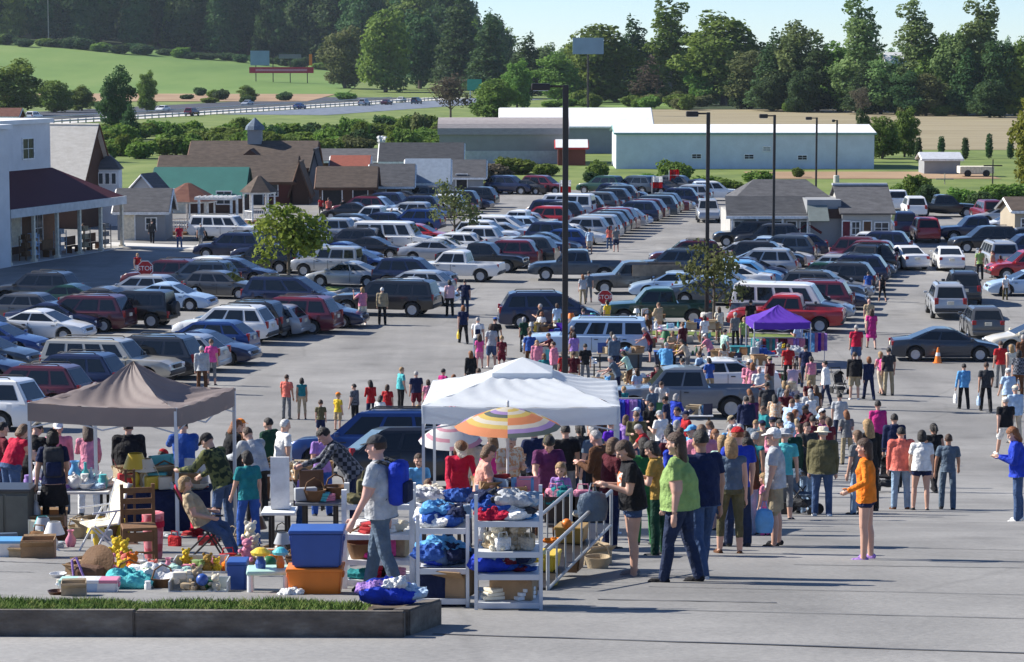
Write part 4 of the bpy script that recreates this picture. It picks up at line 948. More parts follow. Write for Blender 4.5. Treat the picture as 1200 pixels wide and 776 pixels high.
def car(t, colour, p, rz, row, lod=0, label=None, extra=''):
    """lod 0: all parts; 1: no small fittings."""
    if t not in TEMPL: TEMPL[t] = car_template(t)
    root = empty({'sedan':'sedan','hatch':'hatchback','wagon':'station_wagon','suv':'suv','jeep':'jeep','minivan':'minivan','van':'passenger_van','pickup':'pickup_truck','caplifted':'suv'}[t], p, rz, None, {'pickup':'pickup truck','van':'van','minivan':'minivan'}.get(t, 'car'))
    root.rotation_euler = slope_rot(p, rz); objs = []
    two = colour.split('/')
    for nm, me, par, loc, role in TEMPL[t]:
        if lod and role in ('fine', 'paintfine'): objs.append(None); continue
        m = paint(two[-1] if nm == 'roof' and len(two) > 1 else two[0]) if role in ('paint', 'paintfine') else (GLASS if role == 'glass' else None)
        o = put(nm, me, root if par is None else objs[par], loc, m=m); objs.append(o)
    CARS.append(dict(o=root, t=t, c=two[0], row=row, p=p, label=label, extra=extra))
    return root
AX = R(-13)                                           # the bays lie square to the rows
def car_px(t, colour, pxr, pyr, face, row, lod=0, yaw=0., label=None):
    """a parked car by the ground point under the near end of its right-hand end."""
    p = G(pxr, pyr); a = AX+R(yaw); ax = V((math.cos(a), math.sin(a), 0)); L_ = CT[t]['L']; nrm = V((-ax.y, ax.x, 0))
    c = p - ax*(L_/2) + nrm*(CT[t]['W']/2); c.z = ground(c.x, c.y)
    return car(t, colour, c, a if face == 'R' else a+math.pi, row, lod, label)
# nearest bays on the left, from the brown canopy upwards
near_left = [
 ('minivan','white',34,508,'L','front bays behind the brown canopy'),('suv','burgundy',92,489,'L','front bays behind the brown canopy'),('suv','navy',134,472,'L','front bays behind the brown canopy'),
 ('caplifted','champagne',199,455,'R','front bays behind the brown canopy'),
 ('minivan','charcoal',226,447,'L','bays by the shoppers in pink and grey'),('wagon','silver',256,438,'L','bays by the shoppers in pink and grey'),('sedan','navy',292,430,'R','bays by the shoppers in pink and grey'),
 ('wagon','blue',291,419,'L','bays by the shoppers in pink and grey'),('suv','white',313,406,'L','bays by the shoppers in pink and grey'),('suv','black',330,400,'L','bays left of the big dark SUV'),('hatch','silver',352,397,'L','bays left of the big dark SUV'),
 ('minivan','maroon',390,393,'L','bays left of the big dark SUV'),('sedan','navy',424,386,'R','bays left of the big dark SUV'),
 ('caplifted','black',507,373,'L','row ending at the white pickup'),('sedan','white',532,360,'R','row ending at the white pickup'),('wagon','silver',527,352,'L','row ending at the white pickup'),('suv','navy',528,341,'R','row ending at the white pickup'),
 ('pickup','white',584,332,'L','row ending at the white pickup'),('pickup','black',613,321,'R','row ending at the white pickup'),
 ('sedan','slate',32,436,'R','far left bays below the store'),('sedan','blue',44,420,'R','far left bays below the store'),('sedan','white',97,402,'R','far left bays below the store'),('sedan','navy',112,392,'R','far left bays below the store'),
 ('minivan','burgundy',145,391,'L','far left bays below the store'),('sedan','dark_green',122,368,'L','far left bays below the store'),('jeep','black',197,386,'L','far left bays below the store'),
 ('wagon','silver',206,358,'L','bays under the stop sign'),('sedan','pale_blue',243,366,'R','bays under the stop sign'),('suv','burgundy',232,343,'L','bays under the stop sign'),('suv','slate',272,345,'L','bays under the stop sign'),('hatch','grey',297,352,'R','bays beside the yellow-green tree'),
 ('minivan','navy',388,366,'R','bays beside the yellow-green tree'),
 ('sedan','silver',450,338,'L','bays right of the yellow-green tree'),('sedan','blue',458,322,'R','bays right of the yellow-green tree'),('jeep','silver',420,326,'L','bays right of the yellow-green tree'),('sedan','blue',442,312,'R','bays right of the yellow-green tree'),
 ('sedan','black',474,305,'R','bays right of the yellow-green tree'),('suv','charcoal',446,300,'L','bays right of the yellow-green tree'),('van','white',505,298,'R','bays right of the yellow-green tree'),('sedan','red',525,288,'R','bays by the olive tree'),
 ('suv','blue',516,274,'L','bays by the olive tree'),('suv','pale_blue',474,257,'R','display yard lane'),('suv','navy',514,256,'L','display yard lane'),('caplifted','white',306,284,'R','lane before the gazebos'),('suv','navy',306,306,'L','lane before the gazebos'),('sedan','black',392,292,'R','lane before the gazebos'),('sedan','silver',400,278,'L','lane before the gazebos'),
 ('sedan','navy',316,334,'R','bays beside the yellow-green tree'),('suv','black',345,322,'L','bays beside the yellow-green tree'),('wagon','white',276,333,'L','bays under the stop sign'),('suv','silver',388,322,'L','bays beside the yellow-green tree'),('sedan','maroon',398,309,'R','bays right of the yellow-green tree'),('suv','navy',352,312,'L','lane before the gazebos'),('sedan','grey',170,372,'R','far left bays below the store'),('suv','charcoal',84,360,'L','far left bays below the store'),('sedan','black',24,404,'R','far left bays below the store'),
 ('sedan','navy',20,452,'R','far left bays below the store'),('wagon','grey',62,382,'L','far left bays below the store'),('suv','black',358,300,'L','lane before the gazebos')]
for i, (t, c, x, y, f, row) in enumerate(near_left): car_px(t, c, x, y, f, row, 0, {12: 4}.get(i, 0))
# long rows running away up the slope: (right end line offset, list of cars from near to far)
def row_line(d): return -12.3+.232*(d-98)
def run_row(off, d0, cars, row, skip=(), step=2.78, lod=1):
    d = d0
    for s in cars.split():
        if s == '-': d += step; continue
        f = s[0]; t = {'s':'sedan','h':'hatch','w':'wagon','u':'suv','m':'minivan','v':'van','p':'pickup','j':'jeep','c':'caplifted'}[s[1]]; c = s[3:]
        a = AX+R(rnd.uniform(-2.5, 2.5)); ax = V((math.cos(a), math.sin(a), 0)); L_ = CT[t]['L']
        p = V((row_line(d)+off, d, 0)) - ax*(L_/2+rnd.uniform(-.3,.3)); p.z = ground(p.x, p.y)
        car(t, c, p, a if f == 'R' else a+math.pi, row, lod if d < 190 else 1); d += step
run_row(0, 159.5, 'Lu:maroon Lu:charcoal Rw:silver Ls:navy Rs:slate Lh:blue Ru:navy Rs:white Lu:silver Lm:silver Lu:slate Lu:black Lm:maroon Lw:silver Rs:pale_blue Lu:navy Lu:burgundy Ls:silver Lm:slate Lu:charcoal Ls:maroon Rs:silver Lu:navy Ls:black Lu:silver', 'long middle row beside the open lane')
run_row(-5.8, 164, 'Rs:silver Rs:white Lw:white Lu:white Rs:pale_blue Ru:white Ls:silver Rm:white Lw:pale_blue Lp:white Rs:silver Lu:red Rs:slate Lu:black Rm:navy Lv:white Lu:black Rs:maroon Lu:grey Ls:navy Lu:charcoal Rs:black Lu:slate Ru:navy', 'second rank of the long middle row')
run_row(-17.6, 172, 'Rs:silver Rw:white Rs:black Lu:silver Rs:silver Ls:white Rw:slate Lh:navy Lp:white Rs:white Lu:silver - Rs:navy Rs:grey Lu:white Rs:maroon Lm:black Rs:navy Lu:black', 'third rank before the small sheds', lod=1)
run_row(-23.2, 205, 'Ls:black Lu:maroon Rs:silver Lu:navy Rs:burgundy Ls:navy Rs:black Lu:grey', 'fourth rank by the last shed', lod=1)
# far lot edge, nose-in against the meadow
for i, (px, t, c) in enumerate([(598,'suv','navy'),(618,'sedan','black'),(638,'suv','maroon'),(705,'suv','dark_green'),(722,'sedan','burgundy'),(742,'suv','slate'),(760,'minivan','navy'),(779,'sedan','black'),(797,'suv','grey'),(815,'sedan','navy')]):
    p = on((px-600)*243/F, 243.); car(t, c, p, R(150 if i % 2 else -22), 'last row against the meadow', 1)
# the stall-side block right of the sparse tree
def line_s(d): return 15.9+.235*(d-123)
def run_s(off, d0, cars, row, step=2.75, lod=0):
    d = d0
    for s in cars.split():
        if s == '-': d += step; continue
        f = s[0]; t = {'s':'sedan','h':'hatch','w':'wagon','u':'suv','m':'minivan','v':'van','p':'pickup','c':'caplifted','j':'jeep'}[s[1]]; c = s[3:]
        a = AX+R(rnd.uniform(-2, 2)); ax = V((math.cos(a), math.sin(a), 0)); L_ = CT[t]['L']
        p = V((line_s(d)+off, d, 0)) - ax*(L_/2+rnd.uniform(-.25,.25)); p.z = ground(p.x, p.y)
        car(t, c, p, a if f == 'R' else a+math.pi, row, lod if d < 158 else 1); d += step
run_s(0, 123, 'Lp:red Rv:slate/white Rw:silver Lm:maroon Rs:navy Ru:grey Rs:silver Lu:charcoal Rw:dark_green Lu:navy Rw:silver Rs:slate Lu:black Lu:maroon Ru:burgundy Rs:champagne Lu:navy Rw:white', 'busy row behind the purple canopy')
run_s(-5.9, 136, 'Rs:slate Rs:pale_blue Rs:silver Ls:white Rh:sky Rs:navy Lu:silver Rs:pale_blue Ru:black Rs:white Lu:slate Rs:silver', 'inner rank behind the sparse tree', lod=1)
SING = [  # type, colour, px, py (ground centre of near side), heading degrees (0 = right, 90 = away), row, label
 ('sedan','midnight',1112,425,-3,'dark blue-grey sedan crossing the lane behind the orange cone'),
 ('suv','silver',1118,376,86,'silver SUV driving away behind the dark crossing sedan'),
 ('suv','charcoal',1137,360,84,'dark SUV driving away just ahead of the silver one'),
 ('hatch','grey',1160,400,88,'grey hatchback with red tail lamps, nearest behind the crossing sedan'),
 ('sedan','white',1119,319,86,'white sedan driving away alone up the right-hand lane'),
 ('suv','red',1090,286,88,'red SUV driving away near the top of the right-hand lane'),
 ('suv','black',1034,323,60,'black SUV with tail lamps towards us, backing out of the busy row'),
 ('sedan','white',1068,318,100,'white sedan beside the black SUV at the top of the lane'),
 ('suv','navy',1064,278,86,'navy SUV parked tail-out beside the shingled store'),
 ('suv','white',1076,257,88,'white SUV with pale roof beside the shingled store'),
 ('pickup','white',1056,250,90,'white pickup parked behind the shingled store corner'),
 ('pickup','black',1108,255,0,'black pickup parked broadside below the dark bushes'),
 ('suv','silver',832,262,268,'silver SUV coming towards us beside the store'),
 ('suv','white',838,236,4,'white SUV parked broadside at the end of the lot'),
 ('suv','maroon',1163,262,95,'maroon SUV in the first place beside the tan hut'),
 ('sedan','silver',1178,264,180,'silver sedan nose to lane beside the tan hut'),
 ('pickup','navy',1146,284,183,'navy pickup with its nose sticking into the right-hand lane'),
 ('sedan','white',1188,274,182,'white sedan by the wall of the tan hut'),
 ('suv','black',1157,297,184,'black SUV nose to lane on the right-hand side'),
 ('sedan','slate',1200,292,182,'slate blue sedan at the edge behind the black SUV'),
 ('caplifted','silver',1178,320,90,'big silver SUV with dark tail window on the right-hand side'),
 ('suv','navy',1204,308,184,'navy SUV beside the big silver one'),
 ('suv','red',1207,330,184,'red SUV partly cut by the right edge'),
 ('sedan','pale_blue',1210,348,180,'pale blue sedan nose to lane at the right edge'),
 ('sedan','cream',1222,417,182,'cream sedan at the right edge behind the walkers'),
 ('pickup','slate',675,330,178,'dark blue pickup stopped in the lane with tail lamps towards the post'),
 ('minivan','navy',644,386,3,'dark navy minivan with balloons at its tail'),
 ('caplifted','pale_blue',688,424,176,'pale blue SUV parked behind the white canopy'),
 ('pickup','grey',744,346,184,'old grey pickup with plywood sides on its bed'),
 ('pickup','dark_green',772,382,181,'dark green pickup parked behind the stop sign'),
 ('suv','slate',790,328,172,'slate SUV under the sparse olive tree'),('sedan','pale_blue',790,350,178,'pale blue sedan under the sparse olive tree'),('suv','burgundy',806,316,178,'burgundy SUV behind the sparse olive tree'),
 ('pickup','steel',800,492,181,'slate grey pickup parked among the stalls'),
 ('suv','charcoal',902,294,176,'charcoal SUV parked right before the window band of the shingled store'),('sedan','pale_blue',896,304,174,'pale blue sedan before the shingled store beside the charcoal SUV'),('sedan','silver',868,312,170,'silver sedan at the lane corner before the shingled store'),('wagon','navy',930,302,176,'navy wagon beside the little red garden shed'),('suv','black',876,290,178,'black SUV at the left end of the shingled store front'),
 ('sedan','white',842,466,181,'white sedan parked behind the slate grey pickup'),
]
for (t, c, x, y, hd_, lab) in SING:
    p = G(x, y); a = R(hd_); f = abs(math.sin(a))*CT[t]['L']/2+abs(math.cos(a))*CT[t]['W']/2
    p = p+V((0, f, 0)); p.z = ground(p.x, p.y); car(t, c, p, a, 'single', 0 if y > 300 else 1, lab)
p = G(424, 558)+V((0, 1, 0)); p.z = ground(p.x, p.y)
# stall holders' vehicles on the slope: a blue van and a black minivan parked end to end
for t_, c_, x_, y_, dy_, h_, l_ in (('suv','blue',432,562,2.2,178,'bright blue SUV parked behind the stalls'),('wagon','black',512,574,.7,14,'black wagon parked close beside the bright blue one')):
    p = G(x_, y_)+V((0, dy_, 0)); p.z = ground(p.x, p.y); car(t_, c_, p, R(h_), 'single', 0, l_)
p = G(744, 346); a = R(184)
e = empty('plywood_sides', on(p.x+.9, p.y+.95)+V((0,0,1.05)), R(4), 'weathered plywood boards standing on the bed of the old grey pickup', 'plywood sides')
for sy in (-.85, .85):
    bm = B(); box(bm, .35, sy, .32, 2.9, .05, .62); obj('side_board', bm, mat('weathered_plywood', (.20,.155,.115), .85, noise=.25, scale=3), e)
# driving cars on the highway
for (x, y, t, c, hd_, lab) in [(40,141,'suv','white',74,'white SUV on the highway at the far left'),(225,136,'suv','maroon',74,'dark red SUV on the pale highway lane'),(191,131,'sedan','white',254,'white sedan on the far highway lane'),(135,140,'suv','black',74,'dark SUV on the highway beside the dark evergreen'),(351,128,'sedan','blue',74,'blue sedan on the highway before the curve'),(427,124,'suv','silver',74,'silver SUV near the right end of the highway'),(453,123,'sedan','burgundy',74,'burgundy sedan on the highway, between the last two'),(488,122,'suv','slate',74,'last car on the highway beside the brown tree'),(470,120,'sedan','white',254,'white sedan on the far lane near the highway end'),(290,124,'sedan','silver',254,'small silver sedan on the far highway lane')]:
    p = G(x, y); car(t, c, p, R(hd_), 'single', 1, lab)
# labels: every parked car is told apart by its colour, kind, row and neighbours
GROUPS = {}
for i, c in enumerate(CARS):
    if c['label']: continue
    same = [d for d in CARS if d['row'] == c['row'] and d is not c]
    same.sort(key=lambda d: (d['p']-c['p']).length)
    while len(same) < 3: same.append(same[-1])
    w_ = lambda d: f"{cw(d['c'])} {CT[d['t']]['word']}"
    c['cand'] = [f"{w_(c)} in the {c['row']}, beside the {w_(same[0])}", f"{w_(c)} in the {c['row']}, between {w_(same[0])} and {w_(same[1])}", f"{w_(c)} in {c['row']}, between {w_(same[0])} and {w_(same[2])}"]
    c['o']['group'] = 'cars parked in the ' + c['row']
for c in CARS:
    if not c['label']:
        n = sum(1 for d in CARS if d is not c and d['row'] == c['row'] and d['c'] == c['c'] and CT[d['t']]['word'] == CT[c['t']]['word'])
        opts = c['cand'] if n else [f"the only {cw(c['c'])} {CT[c['t']]['word']} in the {c['row']}"] + c['cand']
        c['label'] = next((x for x in opts if x not in LABELS and len(x.split()) <= 16), None)
        if c['label'] is None:
            c['label'] = f"{cw(c['c'])} {CT[c['t']]['word']} in {c['row']}, " + ('nearer' if c['p'].y < 180 else 'farther') + ' of its twins'
    LABELS.add(c['label']); c['o']['label'] = c['label']
# ================================================================== people
import numpy as np
def pattern_mat(name, a, b, kind, sc):
    m = bpy.data.materials.new(name); m.use_nodes = True; N = m.node_tree.nodes; L = m.node_tree.links; bs = N['Principled BSDF']; bs.inputs['Roughness'].default_value = .85; bs.inputs['Specular IOR Level'].default_value = .2
    tc = N.new('ShaderNodeTexCoord')
    mx = N.new('ShaderNodeMix'); mx.data_type = 'RGBA'; mx.inputs[6].default_value = (*a, 1); mx.inputs[7].default_value = (*b, 1)
    if kind == 'check':
        t = N.new('ShaderNodeTexChecker'); t.inputs['Scale'].default_value = sc; L.new(tc.outputs['Object'], t.inputs[0]); L.new(t.outputs['Fac'], mx.inputs[0])
    elif kind == 'stripe':
        t = N.new('ShaderNodeTexWave'); t.bands_direction = 'Z'; t.inputs['Scale'].default_value = sc; L.new(tc.outputs['Object'], t.inputs[0]); L.new(t.outputs['Fac'], mx.inputs[0])
    else:
        t = N.new('ShaderNodeTexNoise'); t.inputs['Scale'].default_value = sc; t.inputs['Detail'].default_value = 1; L.new(tc.outputs['Object'], t.inputs[0])
        r = N.new('ShaderNodeMapRange'); r.inputs[1].default_value = .46; r.inputs[2].default_value = .54; L.new(t.outputs[0], r.inputs[0]); L.new(r.outputs[0], mx.inputs[0])
    L.new(mx.outputs[2], bs.inputs['Base Color']); MATS['cloth_'+name] = m; C[name] = a; return m
pattern_mat('plaid', (.03,.035,.045), (.17,.18,.21), 'check', 16); pattern_mat('camouflage', (.13,.14,.05), (.025,.035,.02), 'noise', 13); pattern_mat('floral', (.55,.30,.16), (.60,.55,.45), 'noise', 22)
pattern_mat('print_bright', (.70,.66,.60), (.62,.16,.06), 'noise', 17); pattern_mat('print_white', (.62,.62,.6), (.12,.14,.2), 'noise', 24); pattern_mat('striped', (.60,.25,.33), (.65,.58,.58), 'stripe', 14); pattern_mat('blotched', (.55,.52,.55), (.10,.10,.16), 'noise', 14)
SKIN = {k: mat('skin_'+k, c, .55, noise=.1, scale=6) for k, c in dict(fair=(.56,.33,.24), tan=(.42,.22,.14), pink=(.60,.34,.27), dark=(.16,.08,.05)).items()}
HAIRM = {k: mat('hair_'+k, c, .6, noise=.35, scale=25, bump=.5, bscale=60) for k, c in dict(brown=(.055,.026,.013), dark=(.014,.010,.008), blonde=(.34,.21,.09), grey=(.34,.33,.32), white=(.62,.61,.58), ginger=(.22,.075,.02), lightbrown=(.13,.07,.035)).items()}
EYE = mat('eye_dark', (.02,.015,.012), .3, noise=0); LIPS = mat('lips', (.34,.11,.09), .5, noise=0)
#            lean head  armL(fwd,out,elbow,in)  armR               legL(pitch,knee,out) legR
POSES = {
 'stand': (2, 5, (4,7,10,2), (2,8,12,2), (1,2,4), (-2,2,4)),
 'stand2': (3, 12, (12,10,25,4), (-4,8,6,2), (8,12,6), (-4,1,3)),
 'hold': (6, 24, (8,9,98,24), (12,9,88,26), (2,3,4), (-2,3,4)),
 'walkA': (5, 4, (-18,8,14,0), (20,8,24,4), (24,8,3), (-16,16,3)),
 'walkB': (5, 6, (20,8,26,4), (-16,8,10,0), (-18,18,3), (22,6,3)),
 'stroll': (3, 4, (-8,8,12,2), (10,8,18,4), (13,6,3), (-9,8,3)),
 'stroll2': (3, 4, (12,9,16,2), (-9,8,12,4), (-11,10,3), (15,5,3)),
 'carry': (2, 4, (0,14,5,0), (10,8,30,4), (6,4,4), (-8,6,4)),
 'lean': (38, 12, (34,10,22,6), (40,10,30,8), (6,6,5), (-2,2,5)),
 'lean2': (24, 22, (40,8,40,8), (28,8,30,6), (4,4,5), (0,2,5)),
 'hip': (2, 4, (-12,38,72,24), (-2,9,16,4), (2,3,5), (-3,2,4)),
 'face': (2, -2, (38,34,128,14), (8,8,30,4), (2,2,4), (-2,2,4)),
 'fold': (1, 4, (18,12,88,42), (22,12,84,42), (1,2,4), (-1,2,4)),
 'reach': (16, 16, (62,8,20,4), (44,6,40,6), (8,8,4), (-6,4,4)),
 'sit': (-14, 14, (26,8,48,8), (22,8,52,8), (84,80,6), (80,76,5)),
 'recline': (-28, 20, (22,10,62,8), (18,10,58,8), (72,52,7), (60,36,5)),
 'crouch': (34, 6, (56,8,24,6), (50,8,30,6), (100,128,9), (84,120,8)),
}
SLOTS = ['skin','shirt','sleeve','forearm','thigh_hi','thigh_lo','shin','shoe','eye','lips','print']
TEMP_P = {}; WORK = bpy.data.scenes.new('work')
def rotx(d, a): return V((d.x, d.y*math.cos(a)-d.z*math.sin(a), d.y*math.sin(a)+d.z*math.cos(a)))
def person_template(pose, sex, top, bottom, child, lod, bulk=0):
    key = (pose, sex, top, bottom, child, lod, bulk)
    if key in TEMP_P: return TEMP_P[key]
    lean, hp, aL, aR, lL, lR = POSES[pose]; lean = R(lean)
    fem = sex == 'f'; bones = []            # (p0, p1, r0, r1, region)
    bm = B()
    def seg(p0, p1, r0, r1, reg, draw=True, n=10):
        bones.append((V(p0), V(p1), r0, r1, reg))
        if draw: tube(bm, [p0, V(p0).lerp(V(p1), .5), p1], [r0, (r0+r1)/2, r1], n, round_=True)
    # legs
    pts = {}
    for s, (pi, kn, ou) in ((-1, lL), (1, lR)):
        hip = V((s*.09, 0, .90)); pi, kn, ou = R(pi), R(kn), R(ou)
        d1 = V((s*math.sin(ou), math.sin(pi), -math.cos(pi))).normalized(); k = hip + d1*.42
        d2 = V((s*math.sin(ou)*.4, math.sin(pi-kn), -math.cos(pi-kn))).normalized(); a = k + d2*.41
        pts[s] = (hip, k, a, pi-kn)
    zmin = min(pts[s][2].z for s in pts) - .075
    up = V((0, 0, -zmin))
    for s in pts: pts[s] = tuple(q+up for q in pts[s][:3]) + (pts[s][3],)
    trouser = bottom in ('pants', 'jeans', 'capri'); loose = .012 if bottom != 'capri' else .004
    for s, (h, k, a, fa) in pts.items():
        hr = (.088 if fem else .084)+bulk*.013
        seg(h, k, hr, .058 + (loose if trouser else 0), 'thigh'); cm = k.lerp(a, .32) + V((0, -.012, 0))
        bones.append((k, a, .058, .048, 'shin'))
        tube(bm, [k, cm, a], [.055+(loose if trouser else 0), .058+(loose if trouser else 0), .040+(.022 if bottom in ('pants','jeans') else 0)], 10, round_=True)
        if bottom in ('shorts', 'short'):
            e = h.lerp(k, .92 if bottom == 'shorts' else .34); tube(bm, [h, e], [.097, .098 if bottom == 'shorts' else .104], 12)
        f = max(-.5, min(.5, fa)); fd = V((s*.14, math.cos(f), math.sin(f)*.55)).normalized(); hl = a + V((0, -.035, -.035)); to = a + fd*.135 + V((0, 0, -.045))
        seg(hl, to, .040, .032, 'shoe'); box(bm, *((hl+to)/2+V((0,.01,-.02))), .078, .23, .035, Euler((f*.5, 0, -s*.14)))
    hipc = V((0, 0, .93)) + up
    def sp(s_, l=1.): a = lean*l; return hipc + V((0, math.sin(a)*s_, math.cos(a)*s_))
    fat = .018 if top in ('jacket', 'hoodie') else .0
    bk_ = bulk*.026
    rings = []
    prof = [(-.06,.165 if fem else .155,.115),(.03,.163 if fem else .155,.118),(.13,.136 if fem else .150,.106),(.22,.140 if fem else .160,.110),(.33,.150 if fem else .176,.118 if fem else .115),(.42,.148 if fem else .172,.095),(.475,.09,.075)]
    hem = -.12 if top in ('jacket','hoodie','long') else -.09
    if top != 'tank': prof = [(hem, prof[0][1]+.014+fat, .125+fat)] + prof
    pr = []
    for s_, rx, ry in prof:
        a = lean; c = sp(s_); yv = V((0, math.cos(a), -math.sin(a)))
        pr.append([c + V((math.cos(2*math.pi*k/18)*(rx+fat+bk_*(1.1 if s_ < .3 else .6 if s_ < .4 else .15)), 0, 0)) + yv*(math.sin(2*math.pi*k/18)*(ry+fat+bk_*(1.3 if s_ < .3 else .7 if s_ < .4 else .1))) for k in range(18)])
    loft(bm, pr); bones.append((sp(-.06), sp(.42), .125+fat+bk_, .12+fat+bk_*.2, 'torso'))
    if fem:
        for s in (-1, 1): ellipsoid(bm, sp(.30)+V((s*.062, math.cos(lean)*.085, -math.sin(lean)*.085)), (.062,.055,.06), seg=12)
    else: ellipsoid(bm, sp(.10)+V((0, .03, 0)), (.135,.11,.13), seg=12)
    if bottom == 'skirt':
        loft(bm, [[sp(.08)+V((math.cos(2*math.pi*k/18)*.15, math.sin(2*math.pi*k/18)*.12, 0)) for k in range(18)], [hipc+V((math.cos(2*math.pi*k/18)*.235, math.sin(2*math.pi*k/18)*.2, -.42)) for k in range(18)]])
        bones.append((hipc, hipc-V((0,0,.42)), .15, .23, 'skirt'))
    # shoulders and arms
    sh = (.158 if fem else .182)+bk_*.32; fat = fat+bk_*.16; long_ = top in ('long', 'jacket', 'hoodie')
    for s, (fw, ou, el, inn) in ((-1, aL), (1, aR)):
        S0 = sp(.425) + V((s*sh, 0, 0)); fw, ou, el, inn = R(fw), R(ou), R(el), R(inn)
        d1 = V((s*math.sin(ou), math.sin(fw)*math.cos(ou), -math.cos(fw)*math.cos(ou))).normalized(); E_ = S0 + d1*.285
        d2 = V((s*(math.sin(ou)*.4-math.sin(inn)*1.0), math.sin(fw+el)*math.cos(inn), -math.cos(fw+el)*math.cos(inn))).normalized(); W_ = E_ + d2*.25
        ra = .050 if fem else .056; seg(sp(.40)+V((s*.06,0,0)), S0, .075+fat*.6, .062+fat, 'torso'); 
        seg(S0, E_, ra+fat, .042+fat*.8, 'upper'); seg(E_, W_, .040+(fat+.004 if long_ else 0), .028+(.014 if long_ else 0), 'fore')
        if top == 'tee': tube(bm, [S0, S0.lerp(E_, .62)], [.062, .070], 12)
        # hand: palm, thumb and four bent fingers
        px_ = V((1,0,0)); side = (px_ - d2*px_.dot(d2)).normalized(); nrm = d2.cross(side)
        pal = W_ + d2*.052; bones.append((W_+d2*.02, W_+d2*.16, .03, .02, 'hand'))
        tube(bm, [W_+d2*.005, pal, W_+d2*.092], [.024,.034,.036], 10, round_=True)
        if lod == 0:
            fw_ = V((0,1,0)); fw_ = (fw_ - d2*fw_.dot(d2)); fw_ = fw_.normalized() if fw_.length > .1 else side
            for j, l in enumerate((.068,.078,.072,.056)):
                b0 = W_ + d2*.088 + fw_*(.027-.018*j); cu = (side*(-s))*.35
                tube(bm, [b0-d2*.02, b0+d2*l*.5+cu*.012, b0+d2*l*.92+cu*.05], [.0105,.010,.0085], 8, round_=True)
            t0 = W_ + d2*.03 + fw_*.028; tube(bm, [t0, t0+(d2*.6+fw_*.8).normalized()*.032, t0+(d2*.85+fw_*.5).normalized()*.066], [.013,.012,.0095], 8, round_=True)
        else: tube(bm, [pal, W_+d2*.15], [.032,.018], 8, round_=True)
    # neck and head
    hs = 1.28 if child else 1.
    nb = sp(.46); ha = lean*.72 + R(hp)
    hd = V((0, math.sin(ha), math.cos(ha))); hy_ = V((0, math.cos(ha), -math.sin(ha))); hx = V((1,0,0))
    nd = (V((0, math.sin(lean*.85), math.cos(lean*.85)))); hc = nb + nd*.075 + hd*(.085*hs) + hy_*.012
    seg(nb, nb+nd*.09, .052 if fem else .060, .050 if fem else .057, 'neck')
    M = Matrix((hx, hy_, hd)).transposed().to_4x4(); M.translation = hc
    hb = B()
    ellipsoid(hb, (0,-.008,.022), (.077,.097,.098), seg=20); ellipsoid(hb, (0,.022,-.045), (.058,.068,.072), seg=16)
    tube(hb, [(0,.085,.018),(0,.106,-.022)], [.009,.016], 8, round_=True); ellipsoid(hb, (0,.072,-.098), (.026,.022,.02), seg=8)
    for s in (-1, 1):
        ellipsoid(hb, (s*.079,-.006,-.008), (.011,.022,.033), seg=8); ellipsoid(hb, (s*.042,.058,-.03), (.026,.03,.026), seg=8)
        tube(hb, [(s*.016,.089,.022),(s*.05,.076,.02)], .009, 6)
    bmesh.ops.transform(hb, matrix=M @ Matrix.Scale(hs, 4), verts=hb.verts)
    tm = bpy.data.meshes.new('t'); hb.to_mesh(tm); hb.free(); bm.from_mesh(tm); bpy.data.meshes.remove(tm)
    bones.append((hc-hd*.06*hs, hc+hd*.03*hs, .085*hs, .1*hs, 'head'))
    bmesh.ops.recalc_face_normals(bm, faces=bm.faces[:])
    me0 = bpy.data.meshes.new('t'); bm.to_mesh(me0); bm.free()
    ob = bpy.data.objects.new('t', me0); WORK.collection.objects.link(ob)
    rm = ob.modifiers.new('r', 'REMESH'); rm.mode = 'VOXEL'; rm.voxel_size = (.0085, .015, .022)[lod]
    sm = ob.modifiers.new('s', 'SMOOTH'); sm.factor = .5; sm.iterations = (3, 2, 1)[lod]
    WORK.view_layers[0].update(); dg = WORK.view_layers[0].depsgraph; me = bpy.data.meshes.new_from_object(ob.evaluated_get(dg)); bpy.data.objects.remove(ob); bpy.data.meshes.remove(me0)
    me.name = 'person'
    n = len(me.vertices); co = np.empty(n*3, np.float32); me.vertices.foreach_get('co', co); co = co.reshape(-1, 3)
    nf = len(me.polygons); cen = np.empty(nf*3, np.float32); me.polygons.foreach_get('center', cen); cen = cen.reshape(-1, 3)
    # clothing regions: the bone each face lies nearest to, and how far along it
    best = np.full(nf, 9.); reg = np.zeros(nf, np.int32); tt = np.zeros(nf)
    names = ['thigh','shin','shoe','torso','upper','fore','hand','neck','head','skirt']
    for p0, p1, r0, r1, nm in bones:
        a = np.array(p0, np.float32); d = np.array(p1-p0, np.float32); L2 = float(d @ d)
        t = np.clip(((cen-a) @ d)/L2, 0, 1); dist = np.linalg.norm(cen-a-t[:, None]*d, axis=1)/(r0+(r1-r0)*t)
        k = dist < best; best[k] = dist[k]; reg[k] = names.index(nm); tt[k] = t[k]
    out = np.zeros(nf, np.int32)
    def R_(nm): return reg == names.index(nm)
    spine = (cen - np.array(hipc)) @ np.array([0, math.sin(lean), math.cos(lean)])
    out[R_('torso')] = 1
    out[R_('torso') & (spine < (hem+.01 if top != 'tank' else .02))] = 4
    out[R_('torso') & (spine > .17) & (spine < .37) & (np.abs(cen[:,0]) < .10) & ((cen - np.array(hipc)) @ np.array([0, math.cos(lean), -math.sin(lean)]) > .02)] = 10
    th = R_('thigh'); out[th] = 4
    cut = .36 if bottom == 'short' else .62
    out[th & (tt > cut)] = 5
    if top != 'tank': out[(th | R_('skirt')) & (spine > hem+.005)] = 1
    if bottom == 'skirt': out[R_('skirt') & (spine < hem)] = 4
